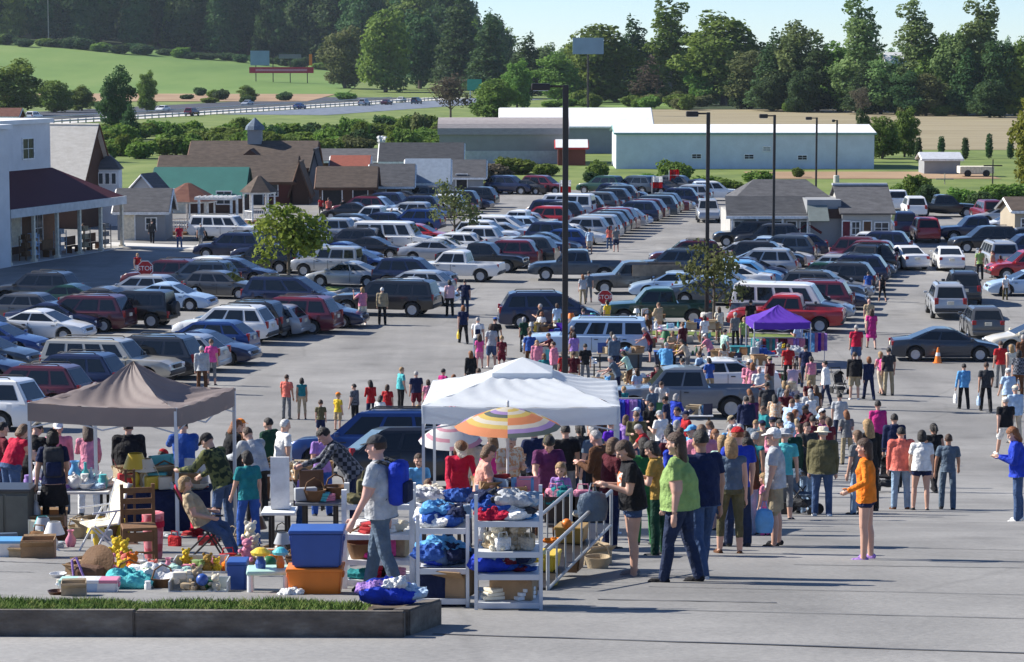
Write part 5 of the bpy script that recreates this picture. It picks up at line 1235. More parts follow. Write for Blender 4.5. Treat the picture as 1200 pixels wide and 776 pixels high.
    shn = R_('shin'); out[shn] = 6
    if bottom == 'shorts': out[th] = np.where(spine[th] > hem+.005, 1, 4); out[shn & (tt < .03)] = 4
    if bottom == 'capri': out[shn & (tt < .55)] = 5
    out[R_('shoe')] = 7
    u = R_('upper'); out[u] = 2; out[u & (tt > (.62 if top == 'tee' else .0 if top == 'tank' else 2))] = 3
    if top == 'tank': out[u] = 3
    out[R_('fore')] = 3; out[R_('hand')] = 0; out[R_('neck')] = 0; out[R_('head')] = 0
    out[R_('neck') & (tt < .12)] = 1
    out[(R_('torso') | R_('upper')) & (spine > .50) & (np.abs(cen[:,0]) < .13)] = 0
    Mi = np.array(M.inverted()); loc = (np.c_[cen, np.ones(nf)] @ Mi.T)[:, :3]/hs
    hd_ = R_('head')
    for s in (-1, 1): out[hd_ & (((loc[:,0]-s*.032)/.014)**2 + ((loc[:,2]-.003)/.008)**2 < 1) & (loc[:,1] > .05)] = 8
    out[hd_ & (np.abs(loc[:,0]) < .024) & (np.abs(loc[:,2]+.062) < .0075) & (loc[:,1] > .05)] = 9
    me.materials.clear()
    for s in SLOTS: me.materials.append(SKIN['fair'])
    me.polygons.foreach_set('material_index', out); me.polygons.foreach_set('use_smooth', np.ones(nf, bool)); me.update()
    zt = float(co[:, 2].max())
    res = dict(me=me, M=M @ Matrix.Scale(hs, 4), top=zt, pose=pose, wrist=None)
    hands = [b for b in bones if b[4] == 'hand']; res['hands'] = [b[1] for b in hands]; res['back'] = sp(.3)+V((0,-.13-fat,0)); res['hip'] = hipc
    TEMP_P[key] = res; return res
HAIRS = {}
def hair_mesh(kind):
    if kind in HAIRS: return HAIRS[kind]
    bm = B()
    def dome(grow, low, front):
        vs = ellipsoid(bm, (0,-.010,.024), (.077+grow,.097+grow,.098+grow), seg=24)
        kill = [v for v in vs if (v.co.y > .015 and v.co.z < front-.25*abs(v.co.x)) or v.co.z < low]
        bmesh.ops.delete(bm, geom=kill, context='VERTS')
    if kind == 'short': dome(.010, -.035, .062)
    elif kind == 'thin': dome(.006, -.045, .10)
    elif kind in ('long', 'mid', 'bob', 'pony'):
        dome(.016, -.05, .058)
        l = dict(long=.22, mid=.15, bob=.09, pony=.03)[kind]
        loft(bm, [[(math.cos(2*math.pi*k/16)*rx, yo+math.sin(2*math.pi*k/16)*ry, z) for k in range(16)] for z, rx, ry, yo in [(.08,.07,.06,-.05),(.0,.093,.068,-.048),(-.06,.096,.064,-.05),(-l,.09,.048,-.062),(-l-.035,.05,.025,-.062)]])
        if kind == 'pony': tube(bm, [(0,-.10,.06),(0,-.15,.03),(0,-.15,-.07),(0,-.135,-.15)], [.022,.035,.03,.008], 8, round_=True)
    bmesh.ops.recalc_face_normals(bm, faces=bm.faces[:])
    for v in bm.verts: v.co += V((math.sin(v.co.z*190+v.co.x*80), math.cos(v.co.x*210+v.co.z*60), 0))*.003
    HAIRS[kind] = mesh_of(bm, 'hair', [], 60); return HAIRS[kind]
def hat_mesh(kind):
    if kind in HAIRS: return HAIRS[kind]
    bm = B()
    if kind in ('cap', 'capback'):
        vs = ellipsoid(bm, (0,-.012,.035), (.092,.110,.098), seg=24); bmesh.ops.delete(bm, geom=[v for v in vs if v.co.z < .045], context='VERTS')
        s = 1 if kind == 'cap' else -1
        loft(bm, [[(x, s*y-.01, z) for x, y, z in ((-.075,.065,.052),(-.05,.15,.036),(0,.175,.034),(.05,.15,.036),(.075,.065,.052))], [(x, s*y-.01, z+.008) for x, y, z in ((-.075,.065,.052),(-.05,.15,.036),(0,.175,.034),(.05,.15,.036),(.075,.065,.052))]])
    elif kind == 'visor':
        lathe(bm, [(.098,.035),(.104,.07)], 24, (0,-.008,0)); loft(bm, [[(x, y, z+dz) for x, y, z in ((-.085,.05,.045),(-.06,.15,.03),(0,.185,.026),(.06,.15,.03),(.085,.05,.045))] for dz in (0, .008)])
    elif kind == 'hat': lathe(bm, [(.165,.030),(.165,.037),(.105,.05),(.10,.115),(.07,.135),(.01,.138)], 24, (0,-.008,0))
    HAIRS[kind] = mesh_of(bm, kind, [], 60); return HAIRS[kind]
FACES = dict(A=0, L=90, T=180, R=270, AL=40, AR=-40, TL=135, TR=225)
TOPW = dict(tee='tee', long='long-sleeved top', tank='sleeveless top', jacket='jacket', hoodie='hoodie')
BOTW = dict(pants='trousers', jeans='jeans', shorts='shorts', short='short shorts', capri='cropped trousers', skirt='skirt')
PEOPLE = []; LASTP = []
def person(px, hy, fy, face, pose, sex, hair, top, bot, where, child=False, skin='fair', shoe='charcoal', h=None, dz=0., rz=None, say=None, z=None, prt=None, bulk=None):
    hk, hc = hair.split(':') if ':' in hair else (hair, 'brown'); hat = None
    if '+' in hk: hk, hat = hk.split('+')
    hatc = None
    if '/' in hc: hc, hatc = hc.split('/')
    tk, tc = top.split(':'); bk, bc = bot.split(':')
    if h is None: h = (1.63 if sex == 'f' else 1.74) if not child else 1.15
    if fy is None and hy > 498: fy = 602+(hy-500)*1.6
    if fy is not None: p = G(px, fy)
    else:
        # where the ground lies under a head seen at this pixel
        k = person_template(pose, sex, tk, bk, child, 2)['top']/1.71; p = G(px, hy, h*k, 52 if hy > 440 else 8)
    pxh = F*h/p.y
    lod = 0 if pxh > 96 else (1 if pxh > 52 else 2)
    bulk = (0 if child else (int(px*7+(hy or fy)*3) % 3)*.75 if lod < 2 else (int(px) % 2)*1.2) if bulk is None else bulk
    T = person_template(pose, sex, tk, bk, child, lod, bulk)
    sc = h/1.71
    if fy is not None and hy is not None:
        hpx = (fy-hy); zt = HC-(hy-HOR)*p.y/F; sc2 = (zt-p.z)/T['top']; base = T['top']/1.71
        sc = max(.82 if not child else .45, min(1.12 if not child else .85, sc2))
    e = put('person', T['me'], None, p); e.scale = (sc, sc, sc); a = FACES[face] if isinstance(face, str) else face
    e.rotation_euler = (0, 0, R(a)); e.location.z = p.z + dz if z is None else z
    sk = SKIN[skin]; up_, lo_ = cloth(tc), cloth(bc)
    ms = [sk, up_, up_ if tk != 'tank' else sk, up_ if tk in ('long','jacket','hoodie') else sk, lo_, lo_ if bk not in ('short',) else sk, lo_ if bk in ('pants','jeans') else sk, cloth(shoe), EYE, LIPS, cloth(prt) if prt else up_]
    if bk == 'skirt': ms[5] = sk
    for s, m in zip(e.material_slots, ms): s.link = 'OBJECT'; s.material = m
    if hk != 'bald':
        ho = put('hair', hair_mesh(hk), e, m=HAIRM[hc]); ho.matrix_local = T['M']
    if hat:
        ho = put({'cap':'cap','capback':'cap','hat':'sun_hat','visor':'visor'}[hat], hat_mesh(hat), e, m=cloth(hatc)); ho.matrix_local = T['M']
    if tk in ('hoodie', 'jacket') and lod < 2:
        bm = B(); tube(bm, [(-.075,-.02,0),(-.05,-.085,-.012),(.05,-.085,-.012),(.075,-.02,0)], [.02,.036,.036,.02], 8, round_=True)
        c_ = obj('collar', bm, cloth(tc), e, smooth=50); c_.location = T['M'].translation - V((0,.0,.125))
    hw_ = {'long':'long','mid':'shoulder length','bob':'bobbed','pony':'ponytailed','short':'short','thin':'thin','bald':''}[hk]
    hatw = f", {cw(hatc)} {'sun hat' if hat == 'hat' else 'visor' if hat == 'visor' else 'cap'}" if hat else ''
    desc = say or f"{'child' if child else 'person'} in {cw(tc)} {TOPW[tk]} and {cw(bc)} {BOTW[bk]}{hatw}"
    lab = f"{desc} {where}"
    k_ = 'child' if child else 'person'; d2 = f"{k_} in {cw(tc)} {TOPW[tk]}"
    cands = [lab, f"{d2}{hatw} {where}", f"{d2} with {hw_} {hc} hair {where}", f"{d2} and {cw(bc)} {BOTW[bk]} {where}"]
    if LASTP: cands += [f"{d2}{hatw} {where}, beside the {x}" for x in LASTP[-1:-4:-1]] + [f"{d2} with {hw_} hair {where}, beside the {x}" for x in LASTP[-1:-4:-1]]
    lab = next((x for x in cands if x not in LABELS and len(x.split()) <= 16), None)
    if lab is None: lab = next((x for x in (f"{cw(tc)} {TOPW[tk]} worn by person beside the {y}, {where}" for y in LASTP[::-1]) if x not in LABELS and len(x.split()) <= 16), None) or f'another {d2} {where}'; print('LABEL', lab)
    LASTP.append(f"{cw(tc)} {TOPW[tk]}"); tag(e, lab, 'person')
    LABELS.add(lab)
    e_ = dict(o=e, T=T, sc=sc, p=V((p.x, p.y, e.location.z)), a=R(a)); return e_
def in_person(q, v):                                   # a point of the figure, in the world
    return q['p'] + Matrix.Rotation(q['a'], 3, 'Z') @ (V(v)*q['sc'])
def carrier_bag(q, hand, colour, label, w=.26, h=.34):
    """a bag hanging from a hand; a thing of its own."""
    p = in_person(q, q['T']['hands'][hand]); e = empty('carrier_bag', p, q['a'], label, 'bag'); LABELS.add(label)
    bm = B(); rg = []
    for z, sx, sy in ((-.10,.10,.03),(-.13,w*.8,.09),(-.10-h*.5,w,.15),(-.10-h,w*.85,.13)): rg.append([(math.cos(2*math.pi*k/12)*sy/2, math.sin(2*math.pi*k/12)*sx/2*(1+.06*math.sin(5*k)), z) for k in range(12)])
    loft(bm, rg); obj('body', bm, mat('bag_'+colour, C[colour], .45, noise=.12, scale=8, bump=.6, bscale=12), e, smooth=50)
    for s in (-1, 1):
        bm = B(); tube(bm, [(s*.012, -.05, -.12),(s*.012,-.02,.0),(s*.012,.02,.0),(s*.012,.05,-.12)], .006, 5); obj('handle', bm, MATS['bag_'+colour], e)
def backpack(q, colour, label):
    p = in_person(q, q['T']['back']); e = empty('backpack', p, q['a'], label, 'backpack'); LABELS.add(label)
    bm = B(); box(bm, 0, -.07, -.03, .30, .17, .46, bev=.06); obj('body', bm, cloth(colour), e, smooth=50)
    bm = B(); box(bm, 0, -.17, -.12, .23, .06, .22, bev=.025); obj('pocket', bm, cloth('navy'), e, smooth=50)
    for s in (-1, 1):
        bm = B(); tube(bm, [(s*.10,-.0,.17),(s*.115,.10,.2),(s*.12,.24,.12),(s*.125,.24,-.05),(s*.13,.02,-.2)], .022, 6); obj('strap', bm, cloth('charcoal'), e)
# ------------------------------------------------------------------ the nearer walkers and shoppers
P = person
q_or = P(1014,517,657,75,'hip','f','mid:brown','long:orange','short:navy','standing alone on the open asphalt', shoe='lilac', bulk=.6)
q_gr = P(908,504,641,80,'stand','m','short+cap:white/white','tee:silver','shorts:khaki','facing the stalls', shoe='black', bulk=1)
carrier_bag(q_gr, 0, 'sky', 'bright blue carrier bag in the hand of the white capped walker')
P(796,510,684,72,'stroll','f','long:brown','tee:lime','jeans:dark_denim','at the front of the crowd', shoe='black', bulk=3)
P(822,507,679,30,'stroll2','m','short:dark','tee:navy','jeans:denim','right behind the lime green top', skin='tan', shoe='white', bulk=2)
q_bk = P(741,519,677,98,'hold','f','bob:brown','tee:black','short:denim','looking into a bag at the stall end', shoe='grey', prt='print_bright', bulk=1.6)
carrier_bag(q_bk, 1, 'slate', 'slate blue bag held before the black teed shopper', .36, .34)
P(856,516,650,5,'stand2','f','mid:blonde','tank:slate','capri:olive','with blonde hair, seen from behind', shoe='brown')
P(864,503,642,15,'stand','m','short+cap:ginger/red','tee:royal','jeans:dark_denim','behind the blonde shopper')
q_dk = P(882,516,628,85,'hold','f','bob:dark','jacket:brown','jeans:light_denim','left of the white capped walker', prt='print_white')
carrier_bag(q_dk, 0, 'pink', 'pink bag hanging beside the brown jacket')
P(896,558,629,60,'stand','f','mid:blonde','tee:pink','pants:hot_pink','half hidden before the white capped walker', child=True)
P(963,503,606,-8,'stand','m','short+hat:grey/cream','jacket:olive','jeans:denim','with back turned, broad, mid crowd', shoe='white', bulk=2.5)
P(926,500,603,35,'stand2','m','thin+cap:grey/pale_blue','jacket:dark_green','pants:grey','left of the olive jacket')
P(944,512,602,60,'hold','f','mid:dark','jacket:charcoal','jeans:light_denim','between the green and olive jackets')
P(1055,503,598,5,'stand','m','short:dark','hoodie:coral','jeans:light_denim','first of the group of four', shoe='brown')
P(1079,507,599,-5,'stand2','f','bob:dark','tee:white','short:navy','second of the group of four', shoe='charcoal')
P(1094,499,578,15,'walkB','f','pony:dark','tank:black','pants:black','with a ponytail behind the group of four', skin='tan')
P(1110,511,598,-12,'carry','m','thin:brown','tee:slate','jeans:slate','last of the group of four', skin='tan', shoe='charcoal')
P(1192,503,612,80,'hold','f','mid:ginger','hoodie:royal','jeans:denim','at the right edge of the asphalt', shoe='white')
P(1047,487,572,0,'stand','m','short:dark','hoodie:navy','pants:black','just behind the coral hoodie')
P(1028,462,545,5,'stand','f','short:dark','long:magenta','pants:black','behind the orange top')
P(1005,507,604,40,'stand','f','mid:lightbrown','tee:grey','jeans:light_denim','hidden beside the orange top')
P(1017,490,600,20,'stand2','f','long:blonde','jacket:black','pants:black','right behind the orange top')
P(1178,467,535,10,'walkA','m','short+cap:grey/white','tee:black','shorts:white','by the right edge', shoe='white')
P(1189,450,520,15,'stand','m','short+cap:grey/cream','long:pale_blue','pants:beige','by the right edge, just behind')
q1 = P(1129,427,480,8,'carry','m','short:dark','long:sky','pants:black','walking across the open lane'); carrier_bag(q1, 0, 'white', 'white carrier bag swinging beside the bright blue top')
q1 = P(1155,421,483,-4,'walkA','m','short:brown','tee:charcoal','pants:black','walking right of the bright blue top', skin='tan'); carrier_bag(q1, 0, 'pale_blue', 'pale bag beside the charcoal tee walker')
P(1001,413,469,0,'stand','m','thin:brown','long:black','shorts:khaki','in the lane by the stroller', shoe='white')
P(1018,419,469,5,'walkA','f','bob:ginger','long:navy','pants:navy','beside the black top and khaki shorts')
q1 = P(1032,413,463,20,'walkB','f','mid:blonde','tank:pink','capri:beige','third of the four in the lane'); backpack(q1, 'hot_pink', 'pink backpack on the walker third of four in the lane')
P(1041,408,464,10,'stand','m','short:dark','tee:charcoal','pants:khaki','last of the four in the lane')
P(1021,358,409,0,'walkA','f','mid:brown','tee:magenta','skirt:magenta','in the lane behind the purple canopy')
P(1018,350,392,0,'stand','m','bald','tee:tan','shorts:beige','with bare head, before the magenta dress', skin='pink')
P(1003,381,432,5,'stand','m','thin:grey','tee:crimson','shorts:denim','by the red pickup tail')
P(1017,318,350,0,'stand','m','short:dark','tee:blue','shorts:beige','beside the busy row')
P(1034,322,354,10,'walkA','f','bob:dark','tank:black','capri:black','right of the blue tee by the busy row')
P(1148,289,328,5,'stand','m','short:dark','tee:lime','pants:black','in the right-hand lane')
P(1163,293,326,60,'stand','m','short:brown','tee:tan','pants:grey','right of the lime tee in the lane')
P(1172,302,326,20,'stand','f','mid:dark','tee:coral','pants:black','behind the big silver SUV')
P(1178,322,352,200,'stand','m','short:grey','tee:white','pants:olive','before the pale blue sedan at the edge')
P(1185,400,458,20,'walkA','f','mid:blonde','tank:cream','capri:white','among the group at the right edge')
P(1172,398,455,10,'stand','m','short:brown','tee:red','pants:grey','at the left of the right-edge group')
P(1193,408,468,-10,'stand','f','bob:dark','tee:plaid','pants:brown','in the right-edge group')
P(1198,390,446,0,'stand','m','thin:grey','tee:brown','shorts:beige','at the back of the right-edge group', skin='tan')
P(1181,432,494,10,'stand2','f','short+cap:grey/white','tee:pale_blue','capri:beige','before the right-edge group')
# walkers on the left aisle
P(237,403,462,10,'stand','m','short:grey','jacket:silver','pants:brown','beside the charcoal minivan')
P(248,396,452,0,'stand','f','short:lightbrown','tee:hot_pink','capri:grey','beside the silver jacket')
P(425,333,381,30,'face','f','bob:blonde','tee:pink','shorts:cream','by the big black SUV', shoe='white')
P(448,333,381,0,'stand','m','thin:white','jacket:khaki','pants:black','by the big black SUV')
P(527,327,371,15,'stand','f','bob:dark','tee:striped','pants:black','below the white pickup')
P(545,327,369,-10,'hip','m','short:dark','tee:navy','jeans:dark_denim','below the white pickup')
q1 = P(543,358,403,10,'walkA','f','bob:ginger','tee:navy','pants:black','coming up the aisle'); carrier_bag(q1, 0, 'yellow', 'yellow bag beside the navy tee walker in the aisle')
q1 = P(560,369,420,0,'walkB','m','thin:grey','tee:white','pants:slate','left of the aisle family'); backpack(q1, 'white', 'white and dark backpack on the walker left of the aisle family')
P(576,377,431,5,'stand','f','bob:brown','tee:silver','shorts:denim','at the centre of the aisle family', shoe='white', prt='print_white')
P(580,367,420,-10,'walkA','m','short+cap:dark/blue','tee:black','shorts:charcoal','in the aisle family')
P(562,390,432,10,'stand','f','mid:brown','tee:hot_pink','shorts:pink','left in the aisle family', child=True)
P(588,393,434,0,'stand','m','short:blonde','tee:maroon','shorts:maroon','right in the aisle family', child=True)
P(552,412,462,20,'stand','f','mid:ginger','jacket:black','pants:black','above the white canopy peak')
P(561,430,478,15,'stand','m','short:brown','tee:white','shorts:blue','by the black jacket', child=True)
P(470,431,482,-60,'stand','f','short:blonde','tee:turquoise','pants:black','in the queue behind the black minivan')
P(488,436,486,20,'stand','m','short:grey','tee:navy','shorts:maroon','in the queue beside the turquoise tee')
P(502,446,492,10,'stand','f','bob:brown','tee:pink','capri:grey','in the queue, fourth')
P(519,433,484,-40,'stand','f','short:dark','tee:magenta','pants:black','in the queue near the canopy')
P(531,440,488,-30,'stand2','f','bob:ginger','tee:peach','capri:pink','in the queue nearest the canopy')
P(336,440,492,-20,'stand','m','short:brown','tee:coral','pants:grey','behind the bright blue van', skin='tan')
P(354,444,492,10,'stand','f','bob:dark','tank:teal','capri:tan','behind the bright blue van', skin='tan')
P(396,461,505,-30,'stand','f','short+cap:blonde/orange','tee:yellow','shorts:tan','behind the blue van roof', child=True)
P(376,470,514,0,'stand','m','short:brown','tee:olive','shorts:navy','behind the blue van roof, left', child=True)
P(416,451,500,60,'stand','m','short:dark','tee:plaid','pants:black','left of the seated red group')
P(435,447,498,20,'hold','f','mid:dark','long:red','pants:navy','behind the blue van, centre')
P(454,452,500,-10,'stand','f','bob:brown','tee:red','jeans:blue','behind the blue van, right')
P(445,470,512,-20,'hold','f','mid:dark','tee:white','pants:blue','low between the two red tops')
P(490,476,520,10,'stand','m','short:blonde','tee:tan','pants:grey','at the black minivan roof', child=True)
# the stall under the brown canopy
P(14,502,612,-40,'lean2','f','bob:lightbrown','tank:crimson','jeans:denim','at the far left stall edge')
P(36,500,606,-20,'lean2','m','short+cap:dark/khaki','tee:black','pants:black','between crimson and navy shoppers')
q1 = P(64,506,630,12,'carry','f','bob:dark','tee:navy','skirt:black','at the left end of the white table', shoe='white'); carrier_bag(q1, 0, 'white', 'white carrier bag held by the navy teed shopper', .24, .3)
backpack(q1, 'charcoal', 'charcoal backpack on the navy teed shopper')
P(70,496,604,190,'stand','m','short+cap:grey/white','long:pink','pants:slate','behind the white table')
P(3,497,608,-60,'stand','m','short:dark','tee:maroon','pants:navy','cut by the left edge of the scene')
P(105,502,606,10,'lean2','f','long:brown','long:pink','pants:white','behind the white table', skin='tan')
P(152,496,604,5,'stand','m','short:dark','jacket:black','pants:black','broad, under the brown canopy', bulk=3)
P(217,492,604,12,'reach','m','short:dark','jacket:blue','pants:lilac','under the canopy corner')
P(184,530,606,-50,'reach','m','short+cap:brown/red','tee:maroon','shorts:navy','reaching to the blue jacket', child=True)
P(272,487,596,-60,'hold','f','mid:ginger','jacket:black','pants:black','left of the bright blue van')
P(281,484,594,-50,'stand','f','short+cap:ginger/orange','tee:brown','pants:navy','behind the black jacketed redhead')
P(262,512,636,60,'lean2','m','short+cap:dark/black','jacket:camouflage','jeans:denim','at the right of the white table')
P(292,556,642,30,'stand2','f','bob:dark','tee:teal','jeans:blue','in front of the camouflage jacket', h=1.4)
P(302,505,612,40,'lean2','m','thin:brown','jacket:silver','pants:black','left of the crate of yellow toys')
P(317,480,588,60,'stand','m','short:dark','jacket:dark_green','pants:brown','at the tail of the blue van')
P(332,488,594,-60,'stand2','m','thin:white','tee:white','pants:grey','at the tail of the blue van')
P(378,503,606,200,'hold','f','bob:ginger','tee:lilac','pants:blue','before the blue van door')
P(412,503,624,95,'lean','m','short:dark','long:plaid','pants:navy','bending over the table', skin='pink')
P(352,553,628,-65,'hold','f','bob:lightbrown','long:lilac','jeans:denim','eating beside the white board', child=True, h=1.2)
q1 = P(447,513,700,75,'stroll2','m','short+cap:brown/charcoal','tee:silver','jeans:slate','striding past the white shelves', skin='pink', shoe='charcoal', bulk=1.5); backpack(q1, 'royal', 'bright blue backpack on the striding person in the silver tee')
P(491,534,622,185,'stand','m','short:brown','tee:sky','pants:black','behind the tables left of the canopy post', child=True, h=1.4)
P(501,565,640,200,'stand','m','short:lightbrown','tee:striped','shorts:navy','behind the clothes table', child=True)
P(537,516,642,190,'lean2','f','mid+visor:lightbrown/cream','long:crimson','jeans:navy','behind the clothes table', skin='pink')
P(565,524,650,-80,'hold','f','bob:lightbrown','tee:peach','capri:white','behind the clothes table', skin='pink')
P(596,509,626,205,'hold','f','short:grey','tee:floral','pants:brown','under the striped parasol')
P(578,512,618,30,'stand','f','mid:lightbrown','tee:magenta','pants:navy','under the parasol rim', skin='pink')
P(553,510,612,20,'stand','f','bob:grey','tee:beige','pants:khaki','under the parasol, left')
P(628,500,610,30,'hold','m','short+hat:grey/slate','tee:navy','pants:black','under the white canopy, centre')
P(641,510,632,185,'lean2','f','bob+capback:dark/olive','tee:plum','pants:brown','behind the dark crates')
P(663,500,606,10,'stand','m','short:dark','tee:black','pants:grey','right half of the white canopy')
P(680,498,604,15,'stand','f','pony:dark','jacket:charcoal','jeans:dark_denim','by the right canopy post')
P(657,545,636,170,'stand','f','bob:blonde','tee:lilac','shorts:navy','behind the dark crates', child=True)
P(696,500,606,40,'stand','m','short:grey','tee:slate','pants:black','right of the canopy post')
P(705,507,630,60,'hold','m','thin:grey','jacket:brown','pants:black','behind the black teed shopper', skin='pink')
P(716,516,644,-60,'stand','f','bob:lightbrown','tee:burgundy','pants:navy','just behind the slate bag')
P(771,520,652,70,'hold','f','bob:dark','tee:gold','pants:dark_green','left of the lime green top')
P(755,516,640,20,'stand','f','mid:dark','long:green','pants:green','left of the gold tee')
# the crowd further up between the stalls
CR = [(719,494,'m','short:dark','tee:purple',30,'hold'),(733,487,'f','mid:lightbrown','tee:lilac',-30,'stand'),(748,478,'m','short+cap:grey/pale_blue','tee:blue',60,'stand'),(762,498,'m','short:grey','tee:red',80,'lean2'),(776,482,'m','short+cap:white/silver','tee:white',40,'hold'),
 (786,505,'f','bob:dark','tee:burgundy',20,'hold'),(792,493,'f','bob:grey','tee:grey',-60,'stand'),(805,478,'m','short:brown','jacket:pale_blue',70,'lean2'),(812,500,'m','short+cap:dark/sky','tee:sky',120,'stand'),(836,494,'f','bob:lightbrown','tee:blotched',80,'hold'),
 (846,513,'f','long:blonde','tee:mint',10,'stand'),(875,465,'m','short:dark','jacket:navy',10,'stand'),(884,493,'f','short:blonde','jacket:slate',-30,'hold'),(873,508,'f','mid:brown','tee:plum',30,'stand'),(906,489,'m','short+cap:dark/navy','tee:black',20,'stand'),(918,505,'m','short+hat:grey/silver','tee:turquoise',-20,'stand'),
 (925,452,'f','short:blonde','tee:blotched',15,'hold'),(934,463,'m','short+cap:dark/black','tee:pale_blue',-15,'stand'),(950,456,'m','thin:grey','jacket:silver',10,'stand'),(957,452,'f','mid:brown','tee:brown',25,'stand2'),(984,461,'m','short:dark','tee:silver',-10,'stand'),(972,490,'f','bob:brown','tee:maroon',30,'stand'),
 (993,482,'f','mid:ginger','tee:grey',10,'hold'),(938,497,'f','mid:brown','tee:pink',60,'stand'),(953,488,'m','short:dark','tee:maroon',10,'stand'),(899,448,'m','short:dark','tee:charcoal',0,'stand'),
 (890,430,'m','bald','tee:white',5,'stand'),(924,403,'m','short:dark','tee:red',5,'stand'),(944,405,'m','short+cap:dark/charcoal','tee:navy',-10,'stand'),(937,378,'m','short:brown','tee:pale_blue',40,'hold'),(951,418,'f','pony:dark','tank:pink',20,'stand'),
 (826,370,'f','bob:dark','tee:white',20,'stand'),(833,392,'f','short+cap:grey/white','tee:pink',60,'lean2'),(843,360,'f','mid:brown','tee:cream',10,'stand'),(849,386,'m','short:dark','tee:mint',-60,'stand'),(862,366,'m','short:grey','tee:grey',30,'stand'),(872,372,'f','bob:blonde','tee:lime',190,'stand'),
 (820,412,'m','short:brown','tee:pale_blue',60,'stand'),(832,420,'f','bob:dark','tee:blue',20,'hold'),(806,398,'f','long:dark','tee:beige',70,'lean2'),(800,420,'m','short:dark','tee:green',30,'stand'),(815,432,'f','bob:brown','tee:white',10,'stand'),(762,384,'f','bob:grey','tee:maroon',100,'lean2'),(758,368,'m','thin:tan','tee:brown',180,'stand'),
 (712,352,'f','bob:dark','tee:yellow',40,'stand'),(727,372,'m','short:dark','tee:lilac',60,'stand'),(683,322,'f','mid:ginger','tee:silver',20,'stand'),(690,318,'m','short:dark','tee:slate',0,'stand'),(634,340,'m','short:dark','tee:grey',10,'stand'),(653,356,'f','bob:brown','tee:pale_blue',20,'stand'),
 (684,362,'m','short:dark','tee:sky',30,'stand'),(614,372,'f','bob:grey','tee:dark_green',10,'stand'),(634,366,'f','bob:ginger','tee:white',-20,'hold'),(621,388,'m','thin:lightbrown','tee:blue',5,'stand'),(673,390,'f','bob:dark','tee:lilac',20,'stand'),(686,403,'m','short:dark','tee:black',10,'stand'),(660,412,'f','mid:dark','tee:red',30,'stand'),(672,412,'m','short:brown','tee:burgundy',0,'stand'),
 (724,418,'m','thin:grey','tee:slate',80,'lean2'),(747,432,'f','mid:brown','tee:pale_blue',30,'stand'),(700,438,'f','short:grey','tee:white',-30,'stand'),(738,412,'f','bob:dark','tee:mint',70,'lean2'),(769,428,'f','long:dark','tee:maroon',200,'stand'),(778,446,'m','short:brown','tee:silver',160,'lean2'),
 (714,265,'f','mid:dark','tee:coral',0,'stand'),(691,268,'m','short:dark','tee:pale_blue',0,'stand'),(722,266,'m','short:dark','tee:grey',10,'stand'),(880,352,'m','short:dark','tee:black',0,'stand'),(1011,302,'f','bob:dark','tee:peach',0,'stand')]
PANT = ['jeans:denim','pants:black','pants:khaki','shorts:beige','jeans:dark_denim','capri:grey','shorts:navy','pants:brown']
ZONE = lambda x, y: ('in the shade of the white canopy' if y > 470 and x < 702 else 'in the packed crowd right of the white canopy' if y > 470 and x < 880 else 'in the crowd before the open lane' if y > 440 and x > 880 else 'by the purple canopy' if x > 860 and y > 340 else 'at the stalls behind the white sedan' if x > 795 and y > 340 else 'by the pale blue SUV' if x < 795 and y > 380 else 'near the navy minivan' if y > 330 and x < 700 else 'by the dark green pickup' if y > 340 else 'in the far lane')
for i, (x, y, s, h, t, f, po) in enumerate(CR):
    h = h.replace('thin:tan', 'thin:lightbrown')
    P(x, y, None, f, po, s, h, t, PANT[(i*3) % 8], ZONE(x, y), skin=['fair','tan','pink','fair'][i % 4])
r8 = random.Random(31); placed = [(q['p'].x, q['p'].y) for q in []]
XP = [(o.location.x, o.location.y) for o in [o for o in COL.objects if o.name.split('.')[0] == 'person']]
cnt = 0
TC = ['white','grey','navy','black','red','pale_blue','pink','tan','burgundy','sky','olive','charcoal','lilac','cream','teal','blotched','brown','plum','floral','striped','slate','royal']
for k in range(1400):
    if cnt >= 80: break
    x, y = (r8.uniform(690, 985), r8.uniform(500, 618)) if cnt < 40 else ((r8.uniform(612, 860), r8.uniform(395, 470)) if cnt < 54 else (r8.uniform(860, 975), r8.uniform(455, 520)) if cnt < 64 else (r8.uniform(515, 700), r8.uniform(598, 634)))
    if y > 560 and x < 735 or (y > 590 and x > 930): continue
    p = G(x, y)
    if any((p.x-a)**2+(p.y-b)**2 < (.55 if cnt < 40 else 1.2 if cnt < 64 else .34) for a, b in XP): continue
    XP.append((p.x, p.y)); s_ = r8.choice('mf'); po = r8.choice(['stand','stand2','hold','hold','lean2','fold','carry','stroll','reach'])
    hr = r8.choice(['short:dark','short:brown','thin:grey','short+cap:dark/'+r8.choice(['navy','red','white','khaki','black']),'short:lightbrown']) if s_ == 'm' else r8.choice(['mid:brown','bob:lightbrown','long:dark','bob:grey','mid:blonde','pony:brown','short:blonde','mid:ginger'])
    P(x, y-1.72*F/p.y if False else None, y, r8.choice([0,20,-20,40,-40,70,-70,110,180,200]), po, s_, hr, r8.choice(['tee','tee','long','jacket','hoodie','tank'] if s_ == 'm' else ['tee','tee','long','jacket','tank'])+':'+r8.choice(TC), PANT[r8.randrange(8)], ZONE(x, y-70 if y > 540 else y-20), skin=r8.choice(['fair','tan','pink','fair','dark']), h=r8.uniform(1.56, 1.72) if s_ == 'f' else r8.uniform(1.66, 1.84)); cnt += 1
